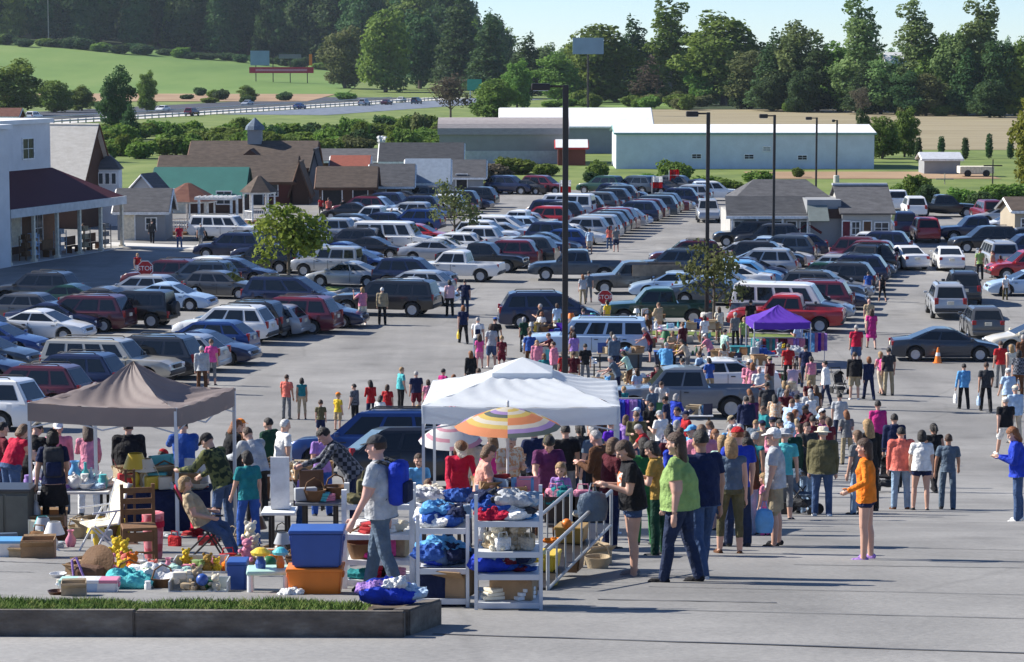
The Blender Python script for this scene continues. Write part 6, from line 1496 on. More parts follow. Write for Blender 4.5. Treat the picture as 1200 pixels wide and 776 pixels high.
# before the sheds and the store
for i, (x, y, f, s, h, t, b) in enumerate([(178,258,0,'m','short:dark','jacket:charcoal','pants:black'),(210,263,20,'m','short:grey','tee:crimson','jeans:denim'),(235,262,-10,'m','short:grey','tee:slate','pants:grey'),(161,297,200,'f','bob:blonde','tank:red','capri:white'),(376,231,0,'f','mid:dark','tee:red','pants:black'),(385,232,10,'m','short:dark','tee:coral','pants:navy'),(402,233,0,'m','short:dark','tee:black','pants:black'),(459,244,10,'m','short:grey','tee:grey','pants:black'),(468,243,0,'f','bob:dark','tee:brown','pants:maroon'),(12,262,30,'m','short:dark','tee:navy','pants:khaki'),(50,258,60,'f','bob:dark','tee:grey','jeans:denim'),(98,262,120,'m','short:brown','tee:white','pants:black')]):
    P(x, y, None, f, 'stand' if i % 2 else 'walkA', s, h, t, b, ['with a white sack before the sheds','before the gazebo','walking by the pergola','by the store stop sign','by the show buildings','right of the red tee by the show buildings','by the brown shed door','beside the pale blue SUV at the sheds','second beside the pale blue SUV at the sheds','under the store porch','at the store porch posts','at the far porch end'][i])
# ================================================================== canopies, parasols, tables, goods
def uniq(lab):
    assert len(lab.split()) <= 16, lab
    assert lab not in LABELS, lab
    LABELS.add(lab); return lab
def fabric(name, c, tr=.3): return mat('canopy_'+name, c, .7, noise=.06, scale=2, bump=.15, bscale=5, trans=tr)
def canopy(p, rz, side, eave, peak, fm, label, tier=False, val=.28, sag=.05):
    """p: ground under the middle; a square pop-up canopy with sloping roof, valance, truss and four legs."""
    e = empty('canopy', p, rz, uniq(label), 'canopy'); a = side/2
    bm = B(); N_ = 26; cs = [(-a,-a),(a,-a),(a,a),(-a,a)]; top = peak if not tier else peak-.20
    inner = .0 if not tier else .2
    for i in range(4):
        c0, c1 = V((*cs[i], eave)), V((*cs[(i+1) % 4], eave)); rows = []
        for k in range(N_+1):
            t = k/N_; row = []
            for j in range(N_+1):
                q = c0.lerp(c1, j/N_); c = V((q.x*inner, q.y*inner, top)); r = q.lerp(c, t)
                r.z -= sag*math.sin(math.pi*t)*(1+.9*math.sin(math.pi*j/N_)) + .010*math.sin(j*1.15+k*.8); 
                if k == 0: r.z -= .03*math.sin(math.pi*j/N_)
                row.append(bm.verts.new(r))
            rows.append(row)
        for r0, r1 in zip(rows, rows[1:]):
            for j in range(N_): bm.faces.new((r0[j], r0[j+1], r1[j+1], r1[j]))
    bmesh.ops.remove_doubles(bm, verts=bm.verts, dist=.002)
    obj('roof_cloth', bm, fm, e, smooth=60)
    for i in range(4):
        c0, c1 = V((*cs[i], eave)), V((*cs[(i+1) % 4], eave)); bm = B(); rows = []; out = V(((c0+c1).x, (c0+c1).y, 0)).normalized()
        for k in range(4):
            rows.append([bm.verts.new(c0.lerp(c1, j/16)+out*(.006+.012*math.sin(j*1.9)*k/3) - V((0,0,.03*math.sin(math.pi*j/16)+val*k/3))) for j in range(17)])
        for r0, r1 in zip(rows, rows[1:]):
            for j in range(16): bm.faces.new((r0[j], r0[j+1], r1[j+1], r1[j]))
        obj('valance', bm, fm, e, smooth=60)
    if tier:
        bm = B(); b = a*.31; v = [bm.verts.new((x*b/a, y*b/a, top+.0)) for x, y in cs] + [bm.verts.new((x*b/a, y*b/a, top-.07)) for x, y in cs] + [bm.verts.new((0,0,peak))]
        for i in range(4): bm.faces.new((v[i], v[(i+1)%4], v[8])); bm.faces.new((v[4+i], v[4+(i+1)%4], v[(i+1)%4], v[i]))
        obj('vent_top', bm, fm, e)
    for x, y in cs:
        w = p + Matrix.Rotation(rz, 3, 'Z') @ V((x, y, 0)); g = ground(w.x, w.y)-p.z
        bm = B(); box(bm, x*.985, y*.985, (eave+g)/2, .045, .045, eave-g); box(bm, x*.985, y*.985, g+.02, .12, .12, .03); obj('leg', bm, STEEL, e)
    for i in range(4):
        c0, c1 = V((*cs[i], eave-.06)), V((*cs[(i+1) % 4], eave-.06)); bm = B(); m_ = (c0+c1)/2
        for q0, q1 in ((c0, m_), (m_, c1)):
            tube(bm, [q0*.98, q1*.98-V((0,0,.28))], .013, 5); tube(bm, [q0*.98-V((0,0,.28)), q1*.98], .013, 5)
        obj('truss', bm, STEEL, e)
    return e
# brown canopy on the left
pF = G(209, 632); r_ = R(15); sd = 2.42
mid = pF + V((-math.cos(r_)+math.sin(r_), math.sin(r_)+math.cos(r_), 0))*sd/2; zc = HC-(480-HOR)*pF.y/F; mid.z = ground(mid.x, mid.y)
canopy(mid, -r_, sd, zc-mid.z, HC-(424-HOR)*mid.y/F-mid.z, fabric('taupe', (.27,.22,.205), .25), 'taupe brown canopy with steep peak over the stall at left', sag=.15)
pW = G(613, 627); mid = pW+V((0, 1.5, 0)); mid.z = ground(mid.x, mid.y)
canopy(mid, R(-1.5), 3.06, HC-(477-HOR)*pW.y/F-mid.z, HC-(419-HOR)*mid.y/F-mid.z, fabric('white', (.76,.80,.83), .35), 'big white canopy with a small raised vent top', tier=True, sag=.03)
pU = G(915, 431); mid = pU+V((0, 1.3, 0)); mid.z = ground(mid.x, mid.y)
canopy(mid, R(3), 2.45, HC-(378-HOR)*pU.y/F-mid.z, HC-(357-HOR)*mid.y/F-mid.z, fabric('violet', (.11,.03,.42), .25), 'bright purple canopy before the red pickup')
def parasol(p, dia, h, cols, label, tilt=0., rings=3, drop=.36):
    e = empty('parasol', p, 0, uniq(label), 'parasol'); n = 16; r = dia/2
    bm = B(); lathe(bm, [(.02,h-.02),(.02,h+.06),(.005,h+.08)], 8); tube(bm, [(0,0,0),(0,0,h)], .02, 8); obj('pole', bm, STEEL, e)
    bm = B(); lathe(bm, [(.2,-.05),(.2,.06),(.05,.1)], 14); obj('base', bm, matte('charcoal'), e)
    bm = B(); K = 9
    pts = [[V((math.cos(6.2832*j/n)*r*k/K*(1 if j % 2 == 0 else .985), math.sin(6.2832*j/n)*r*k/K*(1 if j % 2 == 0 else .985), h-drop*(k/K)**1.5)) for j in range(n)] for k in range(K+1)]
    vs = [[bm.verts.new(q) for q in row] for row in pts[1:]]; c = bm.verts.new((0,0,h))
    for j in range(n): bm.faces.new((c, vs[0][j], vs[0][(j+1)%n])).material_index = 0
    for k in range(K-1):
        for j in range(n): bm.faces.new((vs[k][j], vs[k+1][j], vs[k+1][(j+1)%n], vs[k][(j+1)%n])).material_index = cols[(k + (3 if (j//4) % 2 else 0)) % len(cols)]
    o = obj('cover', bm, [fabric('muted_'+c, tuple(.75*v+.09 for v in C[c]), .35) for c in ('cream','orange','gold','yellow','sky','dark_green','lilac','pink','white')], e, smooth=20); o.rotation_euler = (tilt, 0, 0)
    return e
p = G(595, 642); parasol(p, 1.5, HC-(477-HOR)*p.y/F-p.z, [0,6,5,3,0,3,1,1], 'striped parasol in orange, yellow, white and blue under the white canopy', R(4), drop=.27)
p = G(528, 612)+V((0, .3, 0)); parasol(p, 1.15, HC-(492-HOR)*p.y/F-p.z, [8,8,7,8,8,7,8,8], 'small white and pink parasol by the left post of the white canopy', R(10), drop=.34)
# ------------------------------------------------------------------ small goods (shared meshes)
from mathutils import noise as NZ
GOODS = {}
def soft(bm, sx, sy, sz, seed, seg=26):
    r = random.Random(seed); vs = ellipsoid(bm, (0,0,sz*.42), (sx/2, sy/2, sz*.58), seg=seg); a, b, c = r.uniform(0,6), r.uniform(0,6), r.uniform(0,6)
    for v in vs:
        q = v.co; w_ = V((q.x/sx*3.2+a, q.y/sy*3.2+b, q.z/sz*1.2+c)); k = 1+.42*NZ.noise(w_)+.22*NZ.noise(w_*2.7)
        q.x *= k; q.y *= k; q.z = max(0, q.z*(k+.12*NZ.noise(w_*5)))
def good_mesh(kind, v=0):
    key = (kind, v)
    if key in GOODS: return GOODS[key]
    bm = B(); sm = 40
    if kind == 'folded_shirt': soft(bm, .34, .26, .10, v)
    elif kind == 'clothes_heap': soft(bm, .62, .42, .22, v+5, 34)
    elif kind == 'cardboard_box':
        for x, y, sx, sy in ((-.2,0,.012,.3),(.2,0,.012,.3),(0,-.15,.412,.012),(0,.15,.412,.012)): box(bm, x, y, .13, sx, sy, .26)
        box(bm, 0, 0, .01, .4, .3, .016); box(bm, 0, -.21, .225, .4, .13, .01, Euler((R(-35),0,0))); box(bm, 0, .21, .225, .4, .13, .01, Euler((R(35),0,0)))
        box(bm, 0, 0, .12, .36, .26, .16)
    elif kind == 'book': 
        for k in range(3): box(bm, .01*k-.01, 0, .02+.036*k, .20-.02*k, .15, .032, .2*k, bev=.004)
    elif kind == 'jar': lathe(bm, [(.045,0),(.05,.02),(.05,.10),(.035,.12),(.035,.125),(.042,.125),(.042,.15),(.01,.152)], 12)
    elif kind == 'vase': lathe(bm, [(.04,0),(.07,.07),(.075,.12),(.035,.19),(.03,.22),(.05,.25),(.04,.25),(.02,.2)], 14)
    elif kind == 'bottle': lathe(bm, [(.04,0),(.04,.15),(.016,.2),(.016,.26),(.01,.262)], 12)
    elif kind == 'bowl': lathe(bm, [(.05,0),(.1,.04),(.13,.09),(.12,.09),(.09,.045),(.01,.02)], 16)
    elif kind == 'plate': lathe(bm, [(.06,0),(.12,.018),(.12,.024),(.06,.01),(.01,.01)], 16)
    elif kind == 'plush_toy':
        ellipsoid(bm, (0,0,.13), (.10,.085,.13), seg=12); ellipsoid(bm, (0,-.02,.30), (.085,.08,.08), seg=12)
        for s in (-1, 1): ellipsoid(bm, (s*.07,-.01,.375), (.032,.02,.034), seg=8); ellipsoid(bm, (s*.115,-.05,.17), (.035,.07,.035), seg=8); ellipsoid(bm, (s*.07,-.11,.04), (.045,.08,.042), seg=8)
        ellipsoid(bm, (0,-.09,.285), (.035,.035,.028), seg=8)
    elif kind == 'toy_truck':
        box(bm, -.05, 0, .12, .2, .13, .11, bev=.012); box(bm, .11, 0, .10, .10, .13, .08, bev=.015); box(bm, .09, 0, .17, .07, .11, .06, bev=.012)
        for x in (-.09, .1):
            for y in (-.07, .07): lathe(bm, [(.005,-.015),(.045,-.015),(.045,.015),(.005,.015)], 10, (x, y, .045), axis='y')
    elif kind == 'basket':
        lathe(bm, [(.12,0),(.17,.16),(.175,.17),(.16,.17),(.11,.02),(.01,.02)], 16); tube(bm, [(-.165,0,.16),(-.12,0,.28),(0,0,.34),(.12,0,.28),(.165,0,.16)], .012, 6)
    elif kind == 'picture_frame':
        for x, z, sx, sz in ((-.14,.18,.03,.36),(.14,.18,.03,.36),(0,.015,.31,.03),(0,.345,.31,.03)): box(bm, x, .0, z, sx, .025, sz)
        box(bm, 0, .006, .18, .27, .012, .32); box(bm, 0, .07, .11, .03, .14, .012, Euler((R(-60),0,0)))
    elif kind == 'teapot':
        ellipsoid(bm, (0,0,.085), (.085,.085,.08), seg=14); tube(bm, [(.07,0,.06),(.13,0,.10),(.15,0,.14)], [.022,.015,.01], 8); tube(bm, [(-.07,0,.12),(-.13,0,.12),(-.13,0,.06),(-.07,0,.05)], .01, 6); ellipsoid(bm, (0,0,.17), (.018,.018,.018), seg=8)
    elif kind == 'table_lamp':
        lathe(bm, [(.08,0),(.08,.02),(.03,.05),(.05,.13),(.02,.2),(.01,.3)], 12); lathe(bm, [(.14,.24),(.08,.4),(.075,.4),(.135,.24)], 16)
    elif kind == 'handbag':
        box(bm, 0, 0, .11, .28, .11, .22, bev=.035); tube(bm, [(-.09,0,.2),(-.07,0,.3),(.07,0,.3),(.09,0,.2)], .01, 6)
    elif kind == 'ball': ellipsoid(bm, (0,0,.11), (.11,.11,.11), seg=16)
    elif kind == 'radio': box(bm, 0, 0, .09, .3, .1, .17, bev=.015); lathe(bm, [(.05,-.055),(.05,-.04)], 12, (.08,0,.09), axis='y'); tube(bm, [(-.12,.02,.17),(-.2,.02,.34)], .004, 5)
    GOODS[key] = mesh_of(bm, kind, [], sm); return GOODS[key]
HARD = {'cardboard_box':'cardboard','basket':'wood'}
KW = {'folded_shirt':'folded garment','clothes_heap':'heap of clothes','book':'stack of books','cardboard_box':'open box','plush_toy':'plush toy','toy_truck':'toy truck','picture_frame':'picture frame','table_lamp':'table lamp'}
NAMEK = {'book':'book_stack','clothes_heap':'clothes_heap'}
def gmat(kind, c): return cloth(c) if kind in ('folded_shirt','clothes_heap','plush_toy','handbag') else (matte(c) if kind in ('cardboard_box','basket','book') else plastic(c))
def good(kind, c, p, rz, label, s=1., v=0):
    o = put(NAMEK.get(kind, kind), good_mesh(kind, v), None, p, rz, gmat(kind, c)); o.scale = (s, s, s)
    tag(o, uniq(label), {'folded_shirt':'garment','clothes_heap':'clothes','book':'books','cardboard_box':'box','plush_toy':'plush toy','toy_truck':'toy','picture_frame':'picture frame','table_lamp':'lamp'}.get(kind, kind)); return o
def fill(spots, kinds, cols, where, seed, s=(.85,1.15), grp=None):
    """goods set out at spots; each label names the goods beside it."""
    r = random.Random(seed); prev = None; names = []
    for p in spots:
        for t in range(60):
            k = r.choice(kinds); c = r.choice(cols) if k not in HARD else r.choice([HARD[k], HARD[k], 'tan'])
            nm = f"{cw(c)} {KW.get(k, k.replace('_', ' '))}"
            lab = f"{nm} {where}" + (f", next to the {prev}" if prev else ", first in its row")
            if len(lab.split()) > 16: lab = f"{nm} {where}"
            if lab not in LABELS: break
        else: continue
        good(k, c, p, r.uniform(-.7, .7), lab, r.uniform(*s), r.randrange(4)); prev = nm
def table(px0, px1, gy, depth, h, c, label, drape=None, legs='steel'):
    a, b = G(px0, gy), G(px1, gy); y = (a.y+b.y)/2; x0, x1 = a.x, b.x; cx = (x0+x1)/2; cy = y+depth/2; gz = ground(cx, cy); L_ = x1-x0
    e = empty('folding_table', V((cx, cy, gz)), 0, uniq(label), 'table')
    bm = B(); box(bm, 0, 0, h-.02, L_, depth, .04, bev=.01); obj('table_top', bm, plastic(c), e)
    for sx in (-1, 1):
        for sy in (-1, 1):
            z0 = ground(cx, cy+sy*depth*.42)-gz; bm = B(); box(bm, sx*(L_/2-.12), sy*depth*.42, (h+z0)/2-.02, .04, .04, h-z0-.04); obj('leg', bm, DSTEEL, e)
    if drape:
        bm = B(); n = 20; rows = []
        for k in range(5):
            rows.append([bm.verts.new((-L_/2-.02+(L_+.04)*j/n, -depth/2-.015-.02*math.sin(j*1.7)*k/4, h+.004-(h-.12)*k/4)) for j in range(n+1)])
        for r0, r1 in zip(rows, rows[1:]):
            for j in range(n): bm.faces.new((r0[j], r0[j+1], r1[j+1], r1[j]))
        bk = [bm.verts.new((-L_/2-.02+(L_+.04)*j/n, depth/2+.01, h+.004)) for j in range(n+1)]
        for j in range(n): bm.faces.new((rows[0][j], rows[0][j+1], bk[j+1], bk[j]))
        o = obj('tablecloth', bm, cloth(drape), None, V((cx, cy, gz)), smooth=60); tag(o, uniq(f"{cw(drape)} cloth draped over the {' '.join(label.split()[-7:])}"), 'tablecloth')
    def spots(n, seed, rows=2, z=0.):
        r = random.Random(seed); out = []
        for k in range(n):
            t = (k+.5)/n; out.append(V((x0+.1+(L_-.2)*t+r.uniform(-.03,.03), cy+(-.22+.44*((k*7) % rows)/max(1, rows-1))*depth*.9 if rows > 1 else cy, gz+h+.004+z)))
        return out
    return spots
CLOTHC = ['white','navy','blue','pink','grey','red','sky','black','cream','teal','lilac','crimson','light_denim','silver']
MIXC = ['white','cream','red','blue','yellow','green','pink','brown','silver','sky','orange','navy','turquoise','wood','tan','purple']
WHITEC = ['white','white','cream','silver','pale_blue','cream','sky','turquoise','white','lilac']
SMALL = ['jar','vase','bottle','bowl','plate','teapot','book','picture_frame','table_lamp','basket','radio','cardboard_box']
# table under the brown canopy
sp_ = table(24, 128, 628, .75, .74, 'white', 'left half of the white table pair under the brown canopy'); fill(sp_(32, 1, 4), ['bowl','plate','jar','vase','folded_shirt','bottle','teapot','bowl'], WHITEC, 'on the left white table', 1, (1.1,1.6))
sp_ = table(134, 246, 628, .75, .74, 'white', 'right half of the white table pair under the brown canopy', 'navy'); fill(sp_(30, 2, 4), SMALL+['plate','bowl'], WHITEC+MIXC[:6], 'on the navy draped table', 2, (1.0,1.45))
fill([G(x, 634)+V((0,.35,0)) for x in (88,106,122,138)], ['cardboard_box','basket','book','handbag'], MIXC, 'on the asphalt under the left white table', 3)
# white board on a small table, crate table before the blue van
sp_ = table(306, 346, 652, .5, .62, 'white', 'small white table with an upright white board'); p = G(327, 652)+V((0,.25,0)); p.z = ground(p.x,p.y)+.62
e = empty('display_board', p, 0, uniq('tall blank white board standing on the small white table'), 'board'); bm = B(); box(bm, 0, 0, .36, .25, .04, .70); obj('panel', bm, matte('white'), e); bm = B(); box(bm, 0, .1, .03, .26, .22, .04); obj('foot', bm, matte('white'), e)
sp_ = table(346, 402, 640, .6, .66, 'grey', 'grey table of wooden boxes left of the white shelves'); fill(sp_(8, 5, 2), ['cardboard_box','book','basket','picture_frame','radio'], MIXC, 'on the grey table', 5)
sp_ = table(338, 384, 600, .6, .7, 'wood', 'wooden table of yellow toys at the tail of the blue minivan'); fill(sp_(8, 6, 2), ['plush_toy','toy_truck','ball','cardboard_box'], ['yellow','gold','orange','cream','yellow'], 'on the toy table', 6)
sp_ = table(268, 330, 592, .6, .7, 'white', 'white table beside the camouflage jacket'); fill(sp_(9, 7, 2), SMALL, WHITEC+MIXC, 'on the camouflage side table', 7)
# two-bay rack of clothes and the white shelving left of it
def rack(px0, px1, gy, H, depth, levels, label, m=STEEL, posts=.034):
    a, b = G(px0, gy), G(px1, gy); L_ = b.x-a.x; c = V(((a.x+b.x)/2, a.y+depth/2, 0)); c.z = ground(c.x, c.y)
    e = empty('clothes_rack', c, 0, uniq(label), 'rack')
    for sx in (-1, 1):
        for sy in (-1, 1):
            z0 = ground(c.x, c.y+sy*depth/2)-c.z; bm = B(); box(bm, sx*L_/2, sy*depth/2, (H+z0)/2, posts, posts, H-z0); obj('upright', bm, m, e)
    for z in levels:
        bm = B(); box(bm, 0, 0, z, L_-posts-.004, depth-.01, .03)
        for sy in (-1, 1): box(bm, 0, sy*(depth/2), z, L_-posts-.004, posts*.8, .055)
        obj('shelf', bm, m, e)
    return lambda n, lv, seed, j=.1: [V((c.x-L_/2+.12+(L_-.24)*(k+.5)/n, c.y+random.Random(seed+k).uniform(-j, j), c.z+levels[lv]+.018)) for k in range(n)]
def up(sp, dz): return [p+V((0,0,dz)) for p in sp]
rk = rack(404, 483, 692, 1.14, .45, [.12,.34,.62,.95], 'white wooden shelves behind the striding person', matte('white'), .055)
fill(rk(5, 3, 1), ['handbag','folded_shirt','radio'], ['charcoal','grey','black','olive'], 'on top of the white shelves', 11); fill(rk(5, 2, 2), ['cardboard_box','book','bowl'], ['red','cream','white','grey'], 'on the second white shelf', 12)
fill(rk(4, 1, 3), ['handbag','basket','folded_shirt'], ['hot_pink','magenta','white','tan'], 'on the third white shelf', 13); fill(rk(4, 0, 4), ['folded_shirt','book'], CLOTHC, 'on the lowest white shelf', 14)
rk = rack(490, 548, 714, .98, .6, [.12,.42,.82], 'left bay of the white clothes rack')
fill(rk(6, 2, 1, .2)+up(rk(6, 2, 9, .12), .06)+up(rk(4, 2, 5, .1), .12), ['clothes_heap','folded_shirt','folded_shirt'], ['white','blue','sky','royal','grey','silver','navy','light_denim','cream'], 'on top of the left rack bay', 15, (.55,.75)); fill(rk(5, 1, 2)+up(rk(5, 1, 4), .05), ['folded_shirt','clothes_heap'], ['denim','blue','navy','royal','sky'], 'on the middle shelf of the left bay', 16, (.6,.8))
fill(rk(2, 0, 3), ['cardboard_box','handbag'], ['navy','wood'], 'at the foot of the left rack bay', 17)
rk = rack(558, 634, 717, 1.19, .55, [.1,.38,.60,.90], 'right bay of the white clothes rack')
fill(rk(7, 3, 1, .2)+up(rk(7, 3, 8, .12), .06)+up(rk(5, 3, 5, .1), .11), ['clothes_heap','folded_shirt','folded_shirt'], ['navy','crimson','white','blue','sky','navy','charcoal','white','silver','light_denim'], 'on top of the right rack bay', 18, (.5,.72)); fill(rk(8, 2, 2)+rk(7, 2, 12, .2), ['folded_shirt','plush_toy','handbag'], ['cream','white','beige','tan'], 'on the upper shelf of the right bay', 19, (.55,.75))
fill(rk(6, 1, 3)+up(rk(5, 1, 7), .07), ['clothes_heap','folded_shirt'], ['blue','light_denim','royal','maroon','navy','slate'], 'on the lower shelf of the right bay', 20, (.55,.75)); fill(rk(4, 0, 4), ['cardboard_box','book','basket','book'], ['white','cream','tan'], 'at the foot of the right rack bay', 21)
bm = B(); n = 14; pa, pb = G(488, 713), G(550, 713)
for j in range(n+1): pass
vs = [[bm.verts.new((pa.x+(pb.x-pa.x)*j/n, pa.y-.03-.015*math.sin(j*2.1)*k/3, ground(pa.x, pa.y)+.42-.13*k)) for j in range(n+1)] for k in range(4)]
for r0, r1 in zip(vs, vs[1:]):
    for j in range(n): bm.faces.new((r0[j], r0[j+1], r1[j+1], r1[j]))
tag(obj('dust_sheet', bm, cloth('navy'), smooth=60), uniq('dark navy sheet hanging from the left rack bay to the asphalt'), 'sheet')
# dark crates under the white canopy and the railed cart
sp_ = table(560, 636, 652, .6, .72, 'grey', 'grey table right before the striped parasol'); fill(sp_(14, 8, 2), ['folded_shirt','jar','bottle','book','picture_frame','cardboard_box','handbag'], MIXC+CLOTHC, 'on the parasol table', 22)
sp_ = table(486, 548, 648, .6, .72, 'white', 'white table in front of the crimson top shopper'); fill(sp_(9, 9, 2), ['folded_shirt','clothes_heap','book'], CLOTHC, 'on the crimson shopper table', 23, (.6,.85))
sp_ = table(640, 704, 655, .7, .5, 'charcoal', 'dark low table holding two black crates')
for i, px in enumerate((656, 689)):
    p = G(px, 655)+V((0,.35,0)); p.z = ground(p.x, p.y)+.505; e = empty('crate', p, 0, uniq(f'black plastic crate of garments, {["left","right"][i]} one on the dark low table'), 'crate')
    bm = B()
    for x, y, sx, sy in ((-.19,0,.02,.42),(.19,0,.02,.42),(0,-.21,.40,.02),(0,.21,.40,.02)): box(bm, x, y, .17, sx, sy, .34)
    box(bm, 0, 0, .02, .38, .4, .03); obj('shell', bm, plastic('black'), e)
    for sy in (-.222, .222):
        bm = B(); box(bm, 0, sy, .30, .16, .012, .04); obj('grip', bm, plastic('charcoal'), e)
    fill([p+V((x, y, .22)) for x, y in ((-.08,.08),(.08,-.06),(0,.12),(-.06,-.1))], ['folded_shirt','handbag'], ['teal','lilac','charcoal','navy','pink','slate','turquoise'], f'in the {["left","right"][i]} black crate', 30+i, (.65,.9))
a, b = G(642, 694), G(716, 668); d = V((b.x-a.x, b.y-a.y, 0)); L_ = d.length; rz = math.atan2(d.y, d.x); c = (a+b)/2; c.z = ground(c.x, c.y)
e = empty('railed_cart', c, rz, uniq('grey railed cart of yellow boxes beside the dark crates'), 'cart')
for y in (0, .5):
    bm = B(); tube(bm, [(-L_/2,y,.72),(L_/2,y,.72)], .022, 8); tube(bm, [(-L_/2,y,.3),(L_/2,y,.3)], .018, 8)
    for k in range(9): tube(bm, [(-L_/2+L_*k/8,y,.05 if k in (0,8) else .3),(-L_/2+L_*k/8,y,.72)], .011 if 0 < k < 8 else .02, 6)
    obj('railing', bm, mat('galvanised_steel', (.42,.44,.45), .5, .4), e)
bm = B(); box(bm, 0, .25, .3, L_, .5, .03); obj('deck', bm, DSTEEL, e)
u = V((math.cos(rz), math.sin(rz), 0)); nn = V((-u.y, u.x, 0))
def tote(p, c, sx, sy, sz, label, lid=None, rz=0.):
    e = empty('storage_tote', p, rz, uniq(label), 'tote'); bm = B()
    loft(bm, [[(x*k, y*k, z) for x, y in ((-sx/2,-sy/2),(sx/2,-sy/2),(sx/2,sy/2),(-sx/2,sy/2))] for z, k in ((0,.9),(sz*.92,1.),(sz,1.))]); bmesh.ops.bevel(bm, geom=bm.edges[:], offset=.02, segments=2, affect='EDGES'); obj('tub', bm, plastic(c), e, smooth=40)
    bm = B(); box(bm, 0, 0, sz+.018, sx*1.04, sy*1.05, .04, bev=.012); obj('lid', bm, plastic(lid or c), e)
    for s in (-1, 1):
        bm = B(); box(bm, s*sx*.5, 0, sz*.8, .03, sy*.35, .05, bev=.01); obj('handle', bm, plastic(lid or c), e)
    return e
for i, (t, z, cc) in enumerate(((-.25,.32,'yellow'),(.18,.32,'gold'),(-.3,.02,'yellow'),(.12,.02,'wood'))): tote(c+u*L_*t+nn*.25+V((0,0,z)), cc, .36, .34, .16, f'{cw(cc)} tote {["on the cart deck, near end","on the cart deck, far end","on the asphalt under the cart, near end","on the asphalt under the cart, far end"][i]}', rz=rz)
fill([c+u*L_*t+nn*.25+V((0,0,.52)) for t in (-.35,-.12,.1,.32)], ['plush_toy','folded_shirt','ball'], ['white','cream','orange'], 'on top of the railed cart', 33, (.5,.7))
# ------------------------------------------------------------------ goods on the asphalt by the kerb
def gp(px, py, dy=0.): p = G(px, py); p = p+V((0, dy, 0)); p.z = ground(p.x, p.y); return p
e = empty('storage_cabinet', gp(12, 632, .35), 0, uniq('grey plastic storage cabinet at the far left of the stalls'), 'cabinet')
bm = B(); box(bm, -.08, 0, .36, .72, .6, .78, bev=.03); obj('body', bm, mat('weathered_plastic', (.115,.115,.10), .7, noise=.2), e)
for x in (-.27, .10):
    bm = B(); box(bm, x, -.305, .38, .34, .03, .66, bev=.01); obj('door', bm, mat('weathered_plastic', (.115,.115,.10)), e)
bm = B(); box(bm, -.08, 0, .775, .78, .66, .05, bev=.015); obj('lid', bm, plastic('charcoal'), e)
good('cardboard_box', 'cardboard', gp(42, 656, .2), .1, 'brown open box before the grey storage cabinet', 1.05); good('cardboard_box', 'tan', gp(20, 656, .25), -.2, 'smaller tan open box leaning beside the brown one', .62)
tote(gp(6, 655, .2), 'white', .42, .32, .22, 'white tote with blue lid at the left edge', 'sky'); good('radio', 'slate', gp(10, 637, .0)+V((0,-.1,0)), .2, 'slate grey radio before the storage cabinet'); good('cardboard_box', 'cardboard', gp(46, 632, .5), .05, 'tall open box behind the navy teed shopper', 1.5)
def wooden_chair(p, rz, label, c='wood', hb=1.0):
    e = empty('wooden_chair', p, rz, uniq(label), 'chair'); m = matte(c)
    bm = B(); box(bm, 0, 0, .46, .44, .42, .04, bev=.01); obj('seat', bm, m, e)
    for sx in (-1, 1):
        bm = B(); box(bm, sx*.2, -.19, .22, .045, .045, .46); obj('leg', bm, m, e)
        bm = B(); box(bm, sx*.2, .19, hb/2-.02, .045, .045, hb); obj('leg', bm, m, e)
    bm = B()
    for z in (.62,.76,.9): box(bm, 0, .19, z*hb, .36, .02, .07)
    obj('backrest', bm, m, e); bm = B(); box(bm, 0, -.19, .36, .36, .02, .12); box(bm, 0, -.19, .15, .36, .02, .03); obj('apron', bm, m, e)
wooden_chair(gp(160, 660, .25), R(12), 'brown wooden chair left of the rolled pink rug'); e = empty('wooden_stand', gp(151, 640, .2), R(10), uniq('narrow dark wooden ladder stand before the white table pair'), 'stand')
for sx in (-.06, .06):
    bm = B(); box(bm, sx, 0, .55, .035, .035, 1.1); obj('post', bm, matte('brown'), e)
for z in (.25, .5, .75, 1.0):
    bm = B(); box(bm, 0, 0, z, .085, .03, .04); obj('rung', bm, matte('wood'), e)
bm = B(); box(bm, 0, 0, .02, .2, .3, .04); obj('foot', bm, matte('brown'), e)
e = empty('rolled_rug', gp(178, 657, .15), 0, uniq('pink and red rolled rug standing on end by the wooden chair'), 'rug'); bm = B(); lathe(bm, [(.10,0),(.115,.05),(.14,.50),(.145,.62),(.12,.63),(.05,.60),(.01,.6)], 16)
o = obj('roll', bm, pattern_mat('rug_pink', (.52,.10,.13), (.66,.25,.28), 'noise', 9) or MATS['cloth_rug_pink'], e, smooth=40); bm = B(); lathe(bm, [(.144,.44),(.148,.46),(.149,.50),(.144,.52)], 16); obj('band', bm, cloth('crimson'), e)
def lawn_chair(p, rz, label, c1, c2, recl=False):
    e = empty('folding_chair', p, rz, uniq(label), 'folding chair')
    for s in (-1, 1):
        bm = B(); tube(bm, [(s*.27,-.24,0),(s*.27,.12,.62)], .014, 6); tube(bm, [(s*.27,.26,0),(s*.27,-.2,.44)], .014, 6); tube(bm, [(s*.27,-.22,.6),(s*.27,.22,.62)], .014, 6); tube(bm, [(s*.25,.14,.42),(s*.25,.30 if not recl else .42,.98)], .014, 6); obj('side_frame', bm, STEEL if c1 != 'crimson' else DSTEEL, e)
    bm = B(); box(bm, 0, -.02, .42, .5, .44, .02, Euler((R(4),0,0))); obj('seat', bm, cloth(c1), e)
    bm = B(); box(bm, 0, .23 if not recl else .28, .70, .5, .02, .54, Euler((R(-15 if not recl else -26),0,0))); obj('backrest', bm, cloth(c2), e)
    return e
lawn_chair(gp(116, 650, .3), R(-62), 'white tubular folding chair with cream back by the wooden chair', 'cream', 'cream')
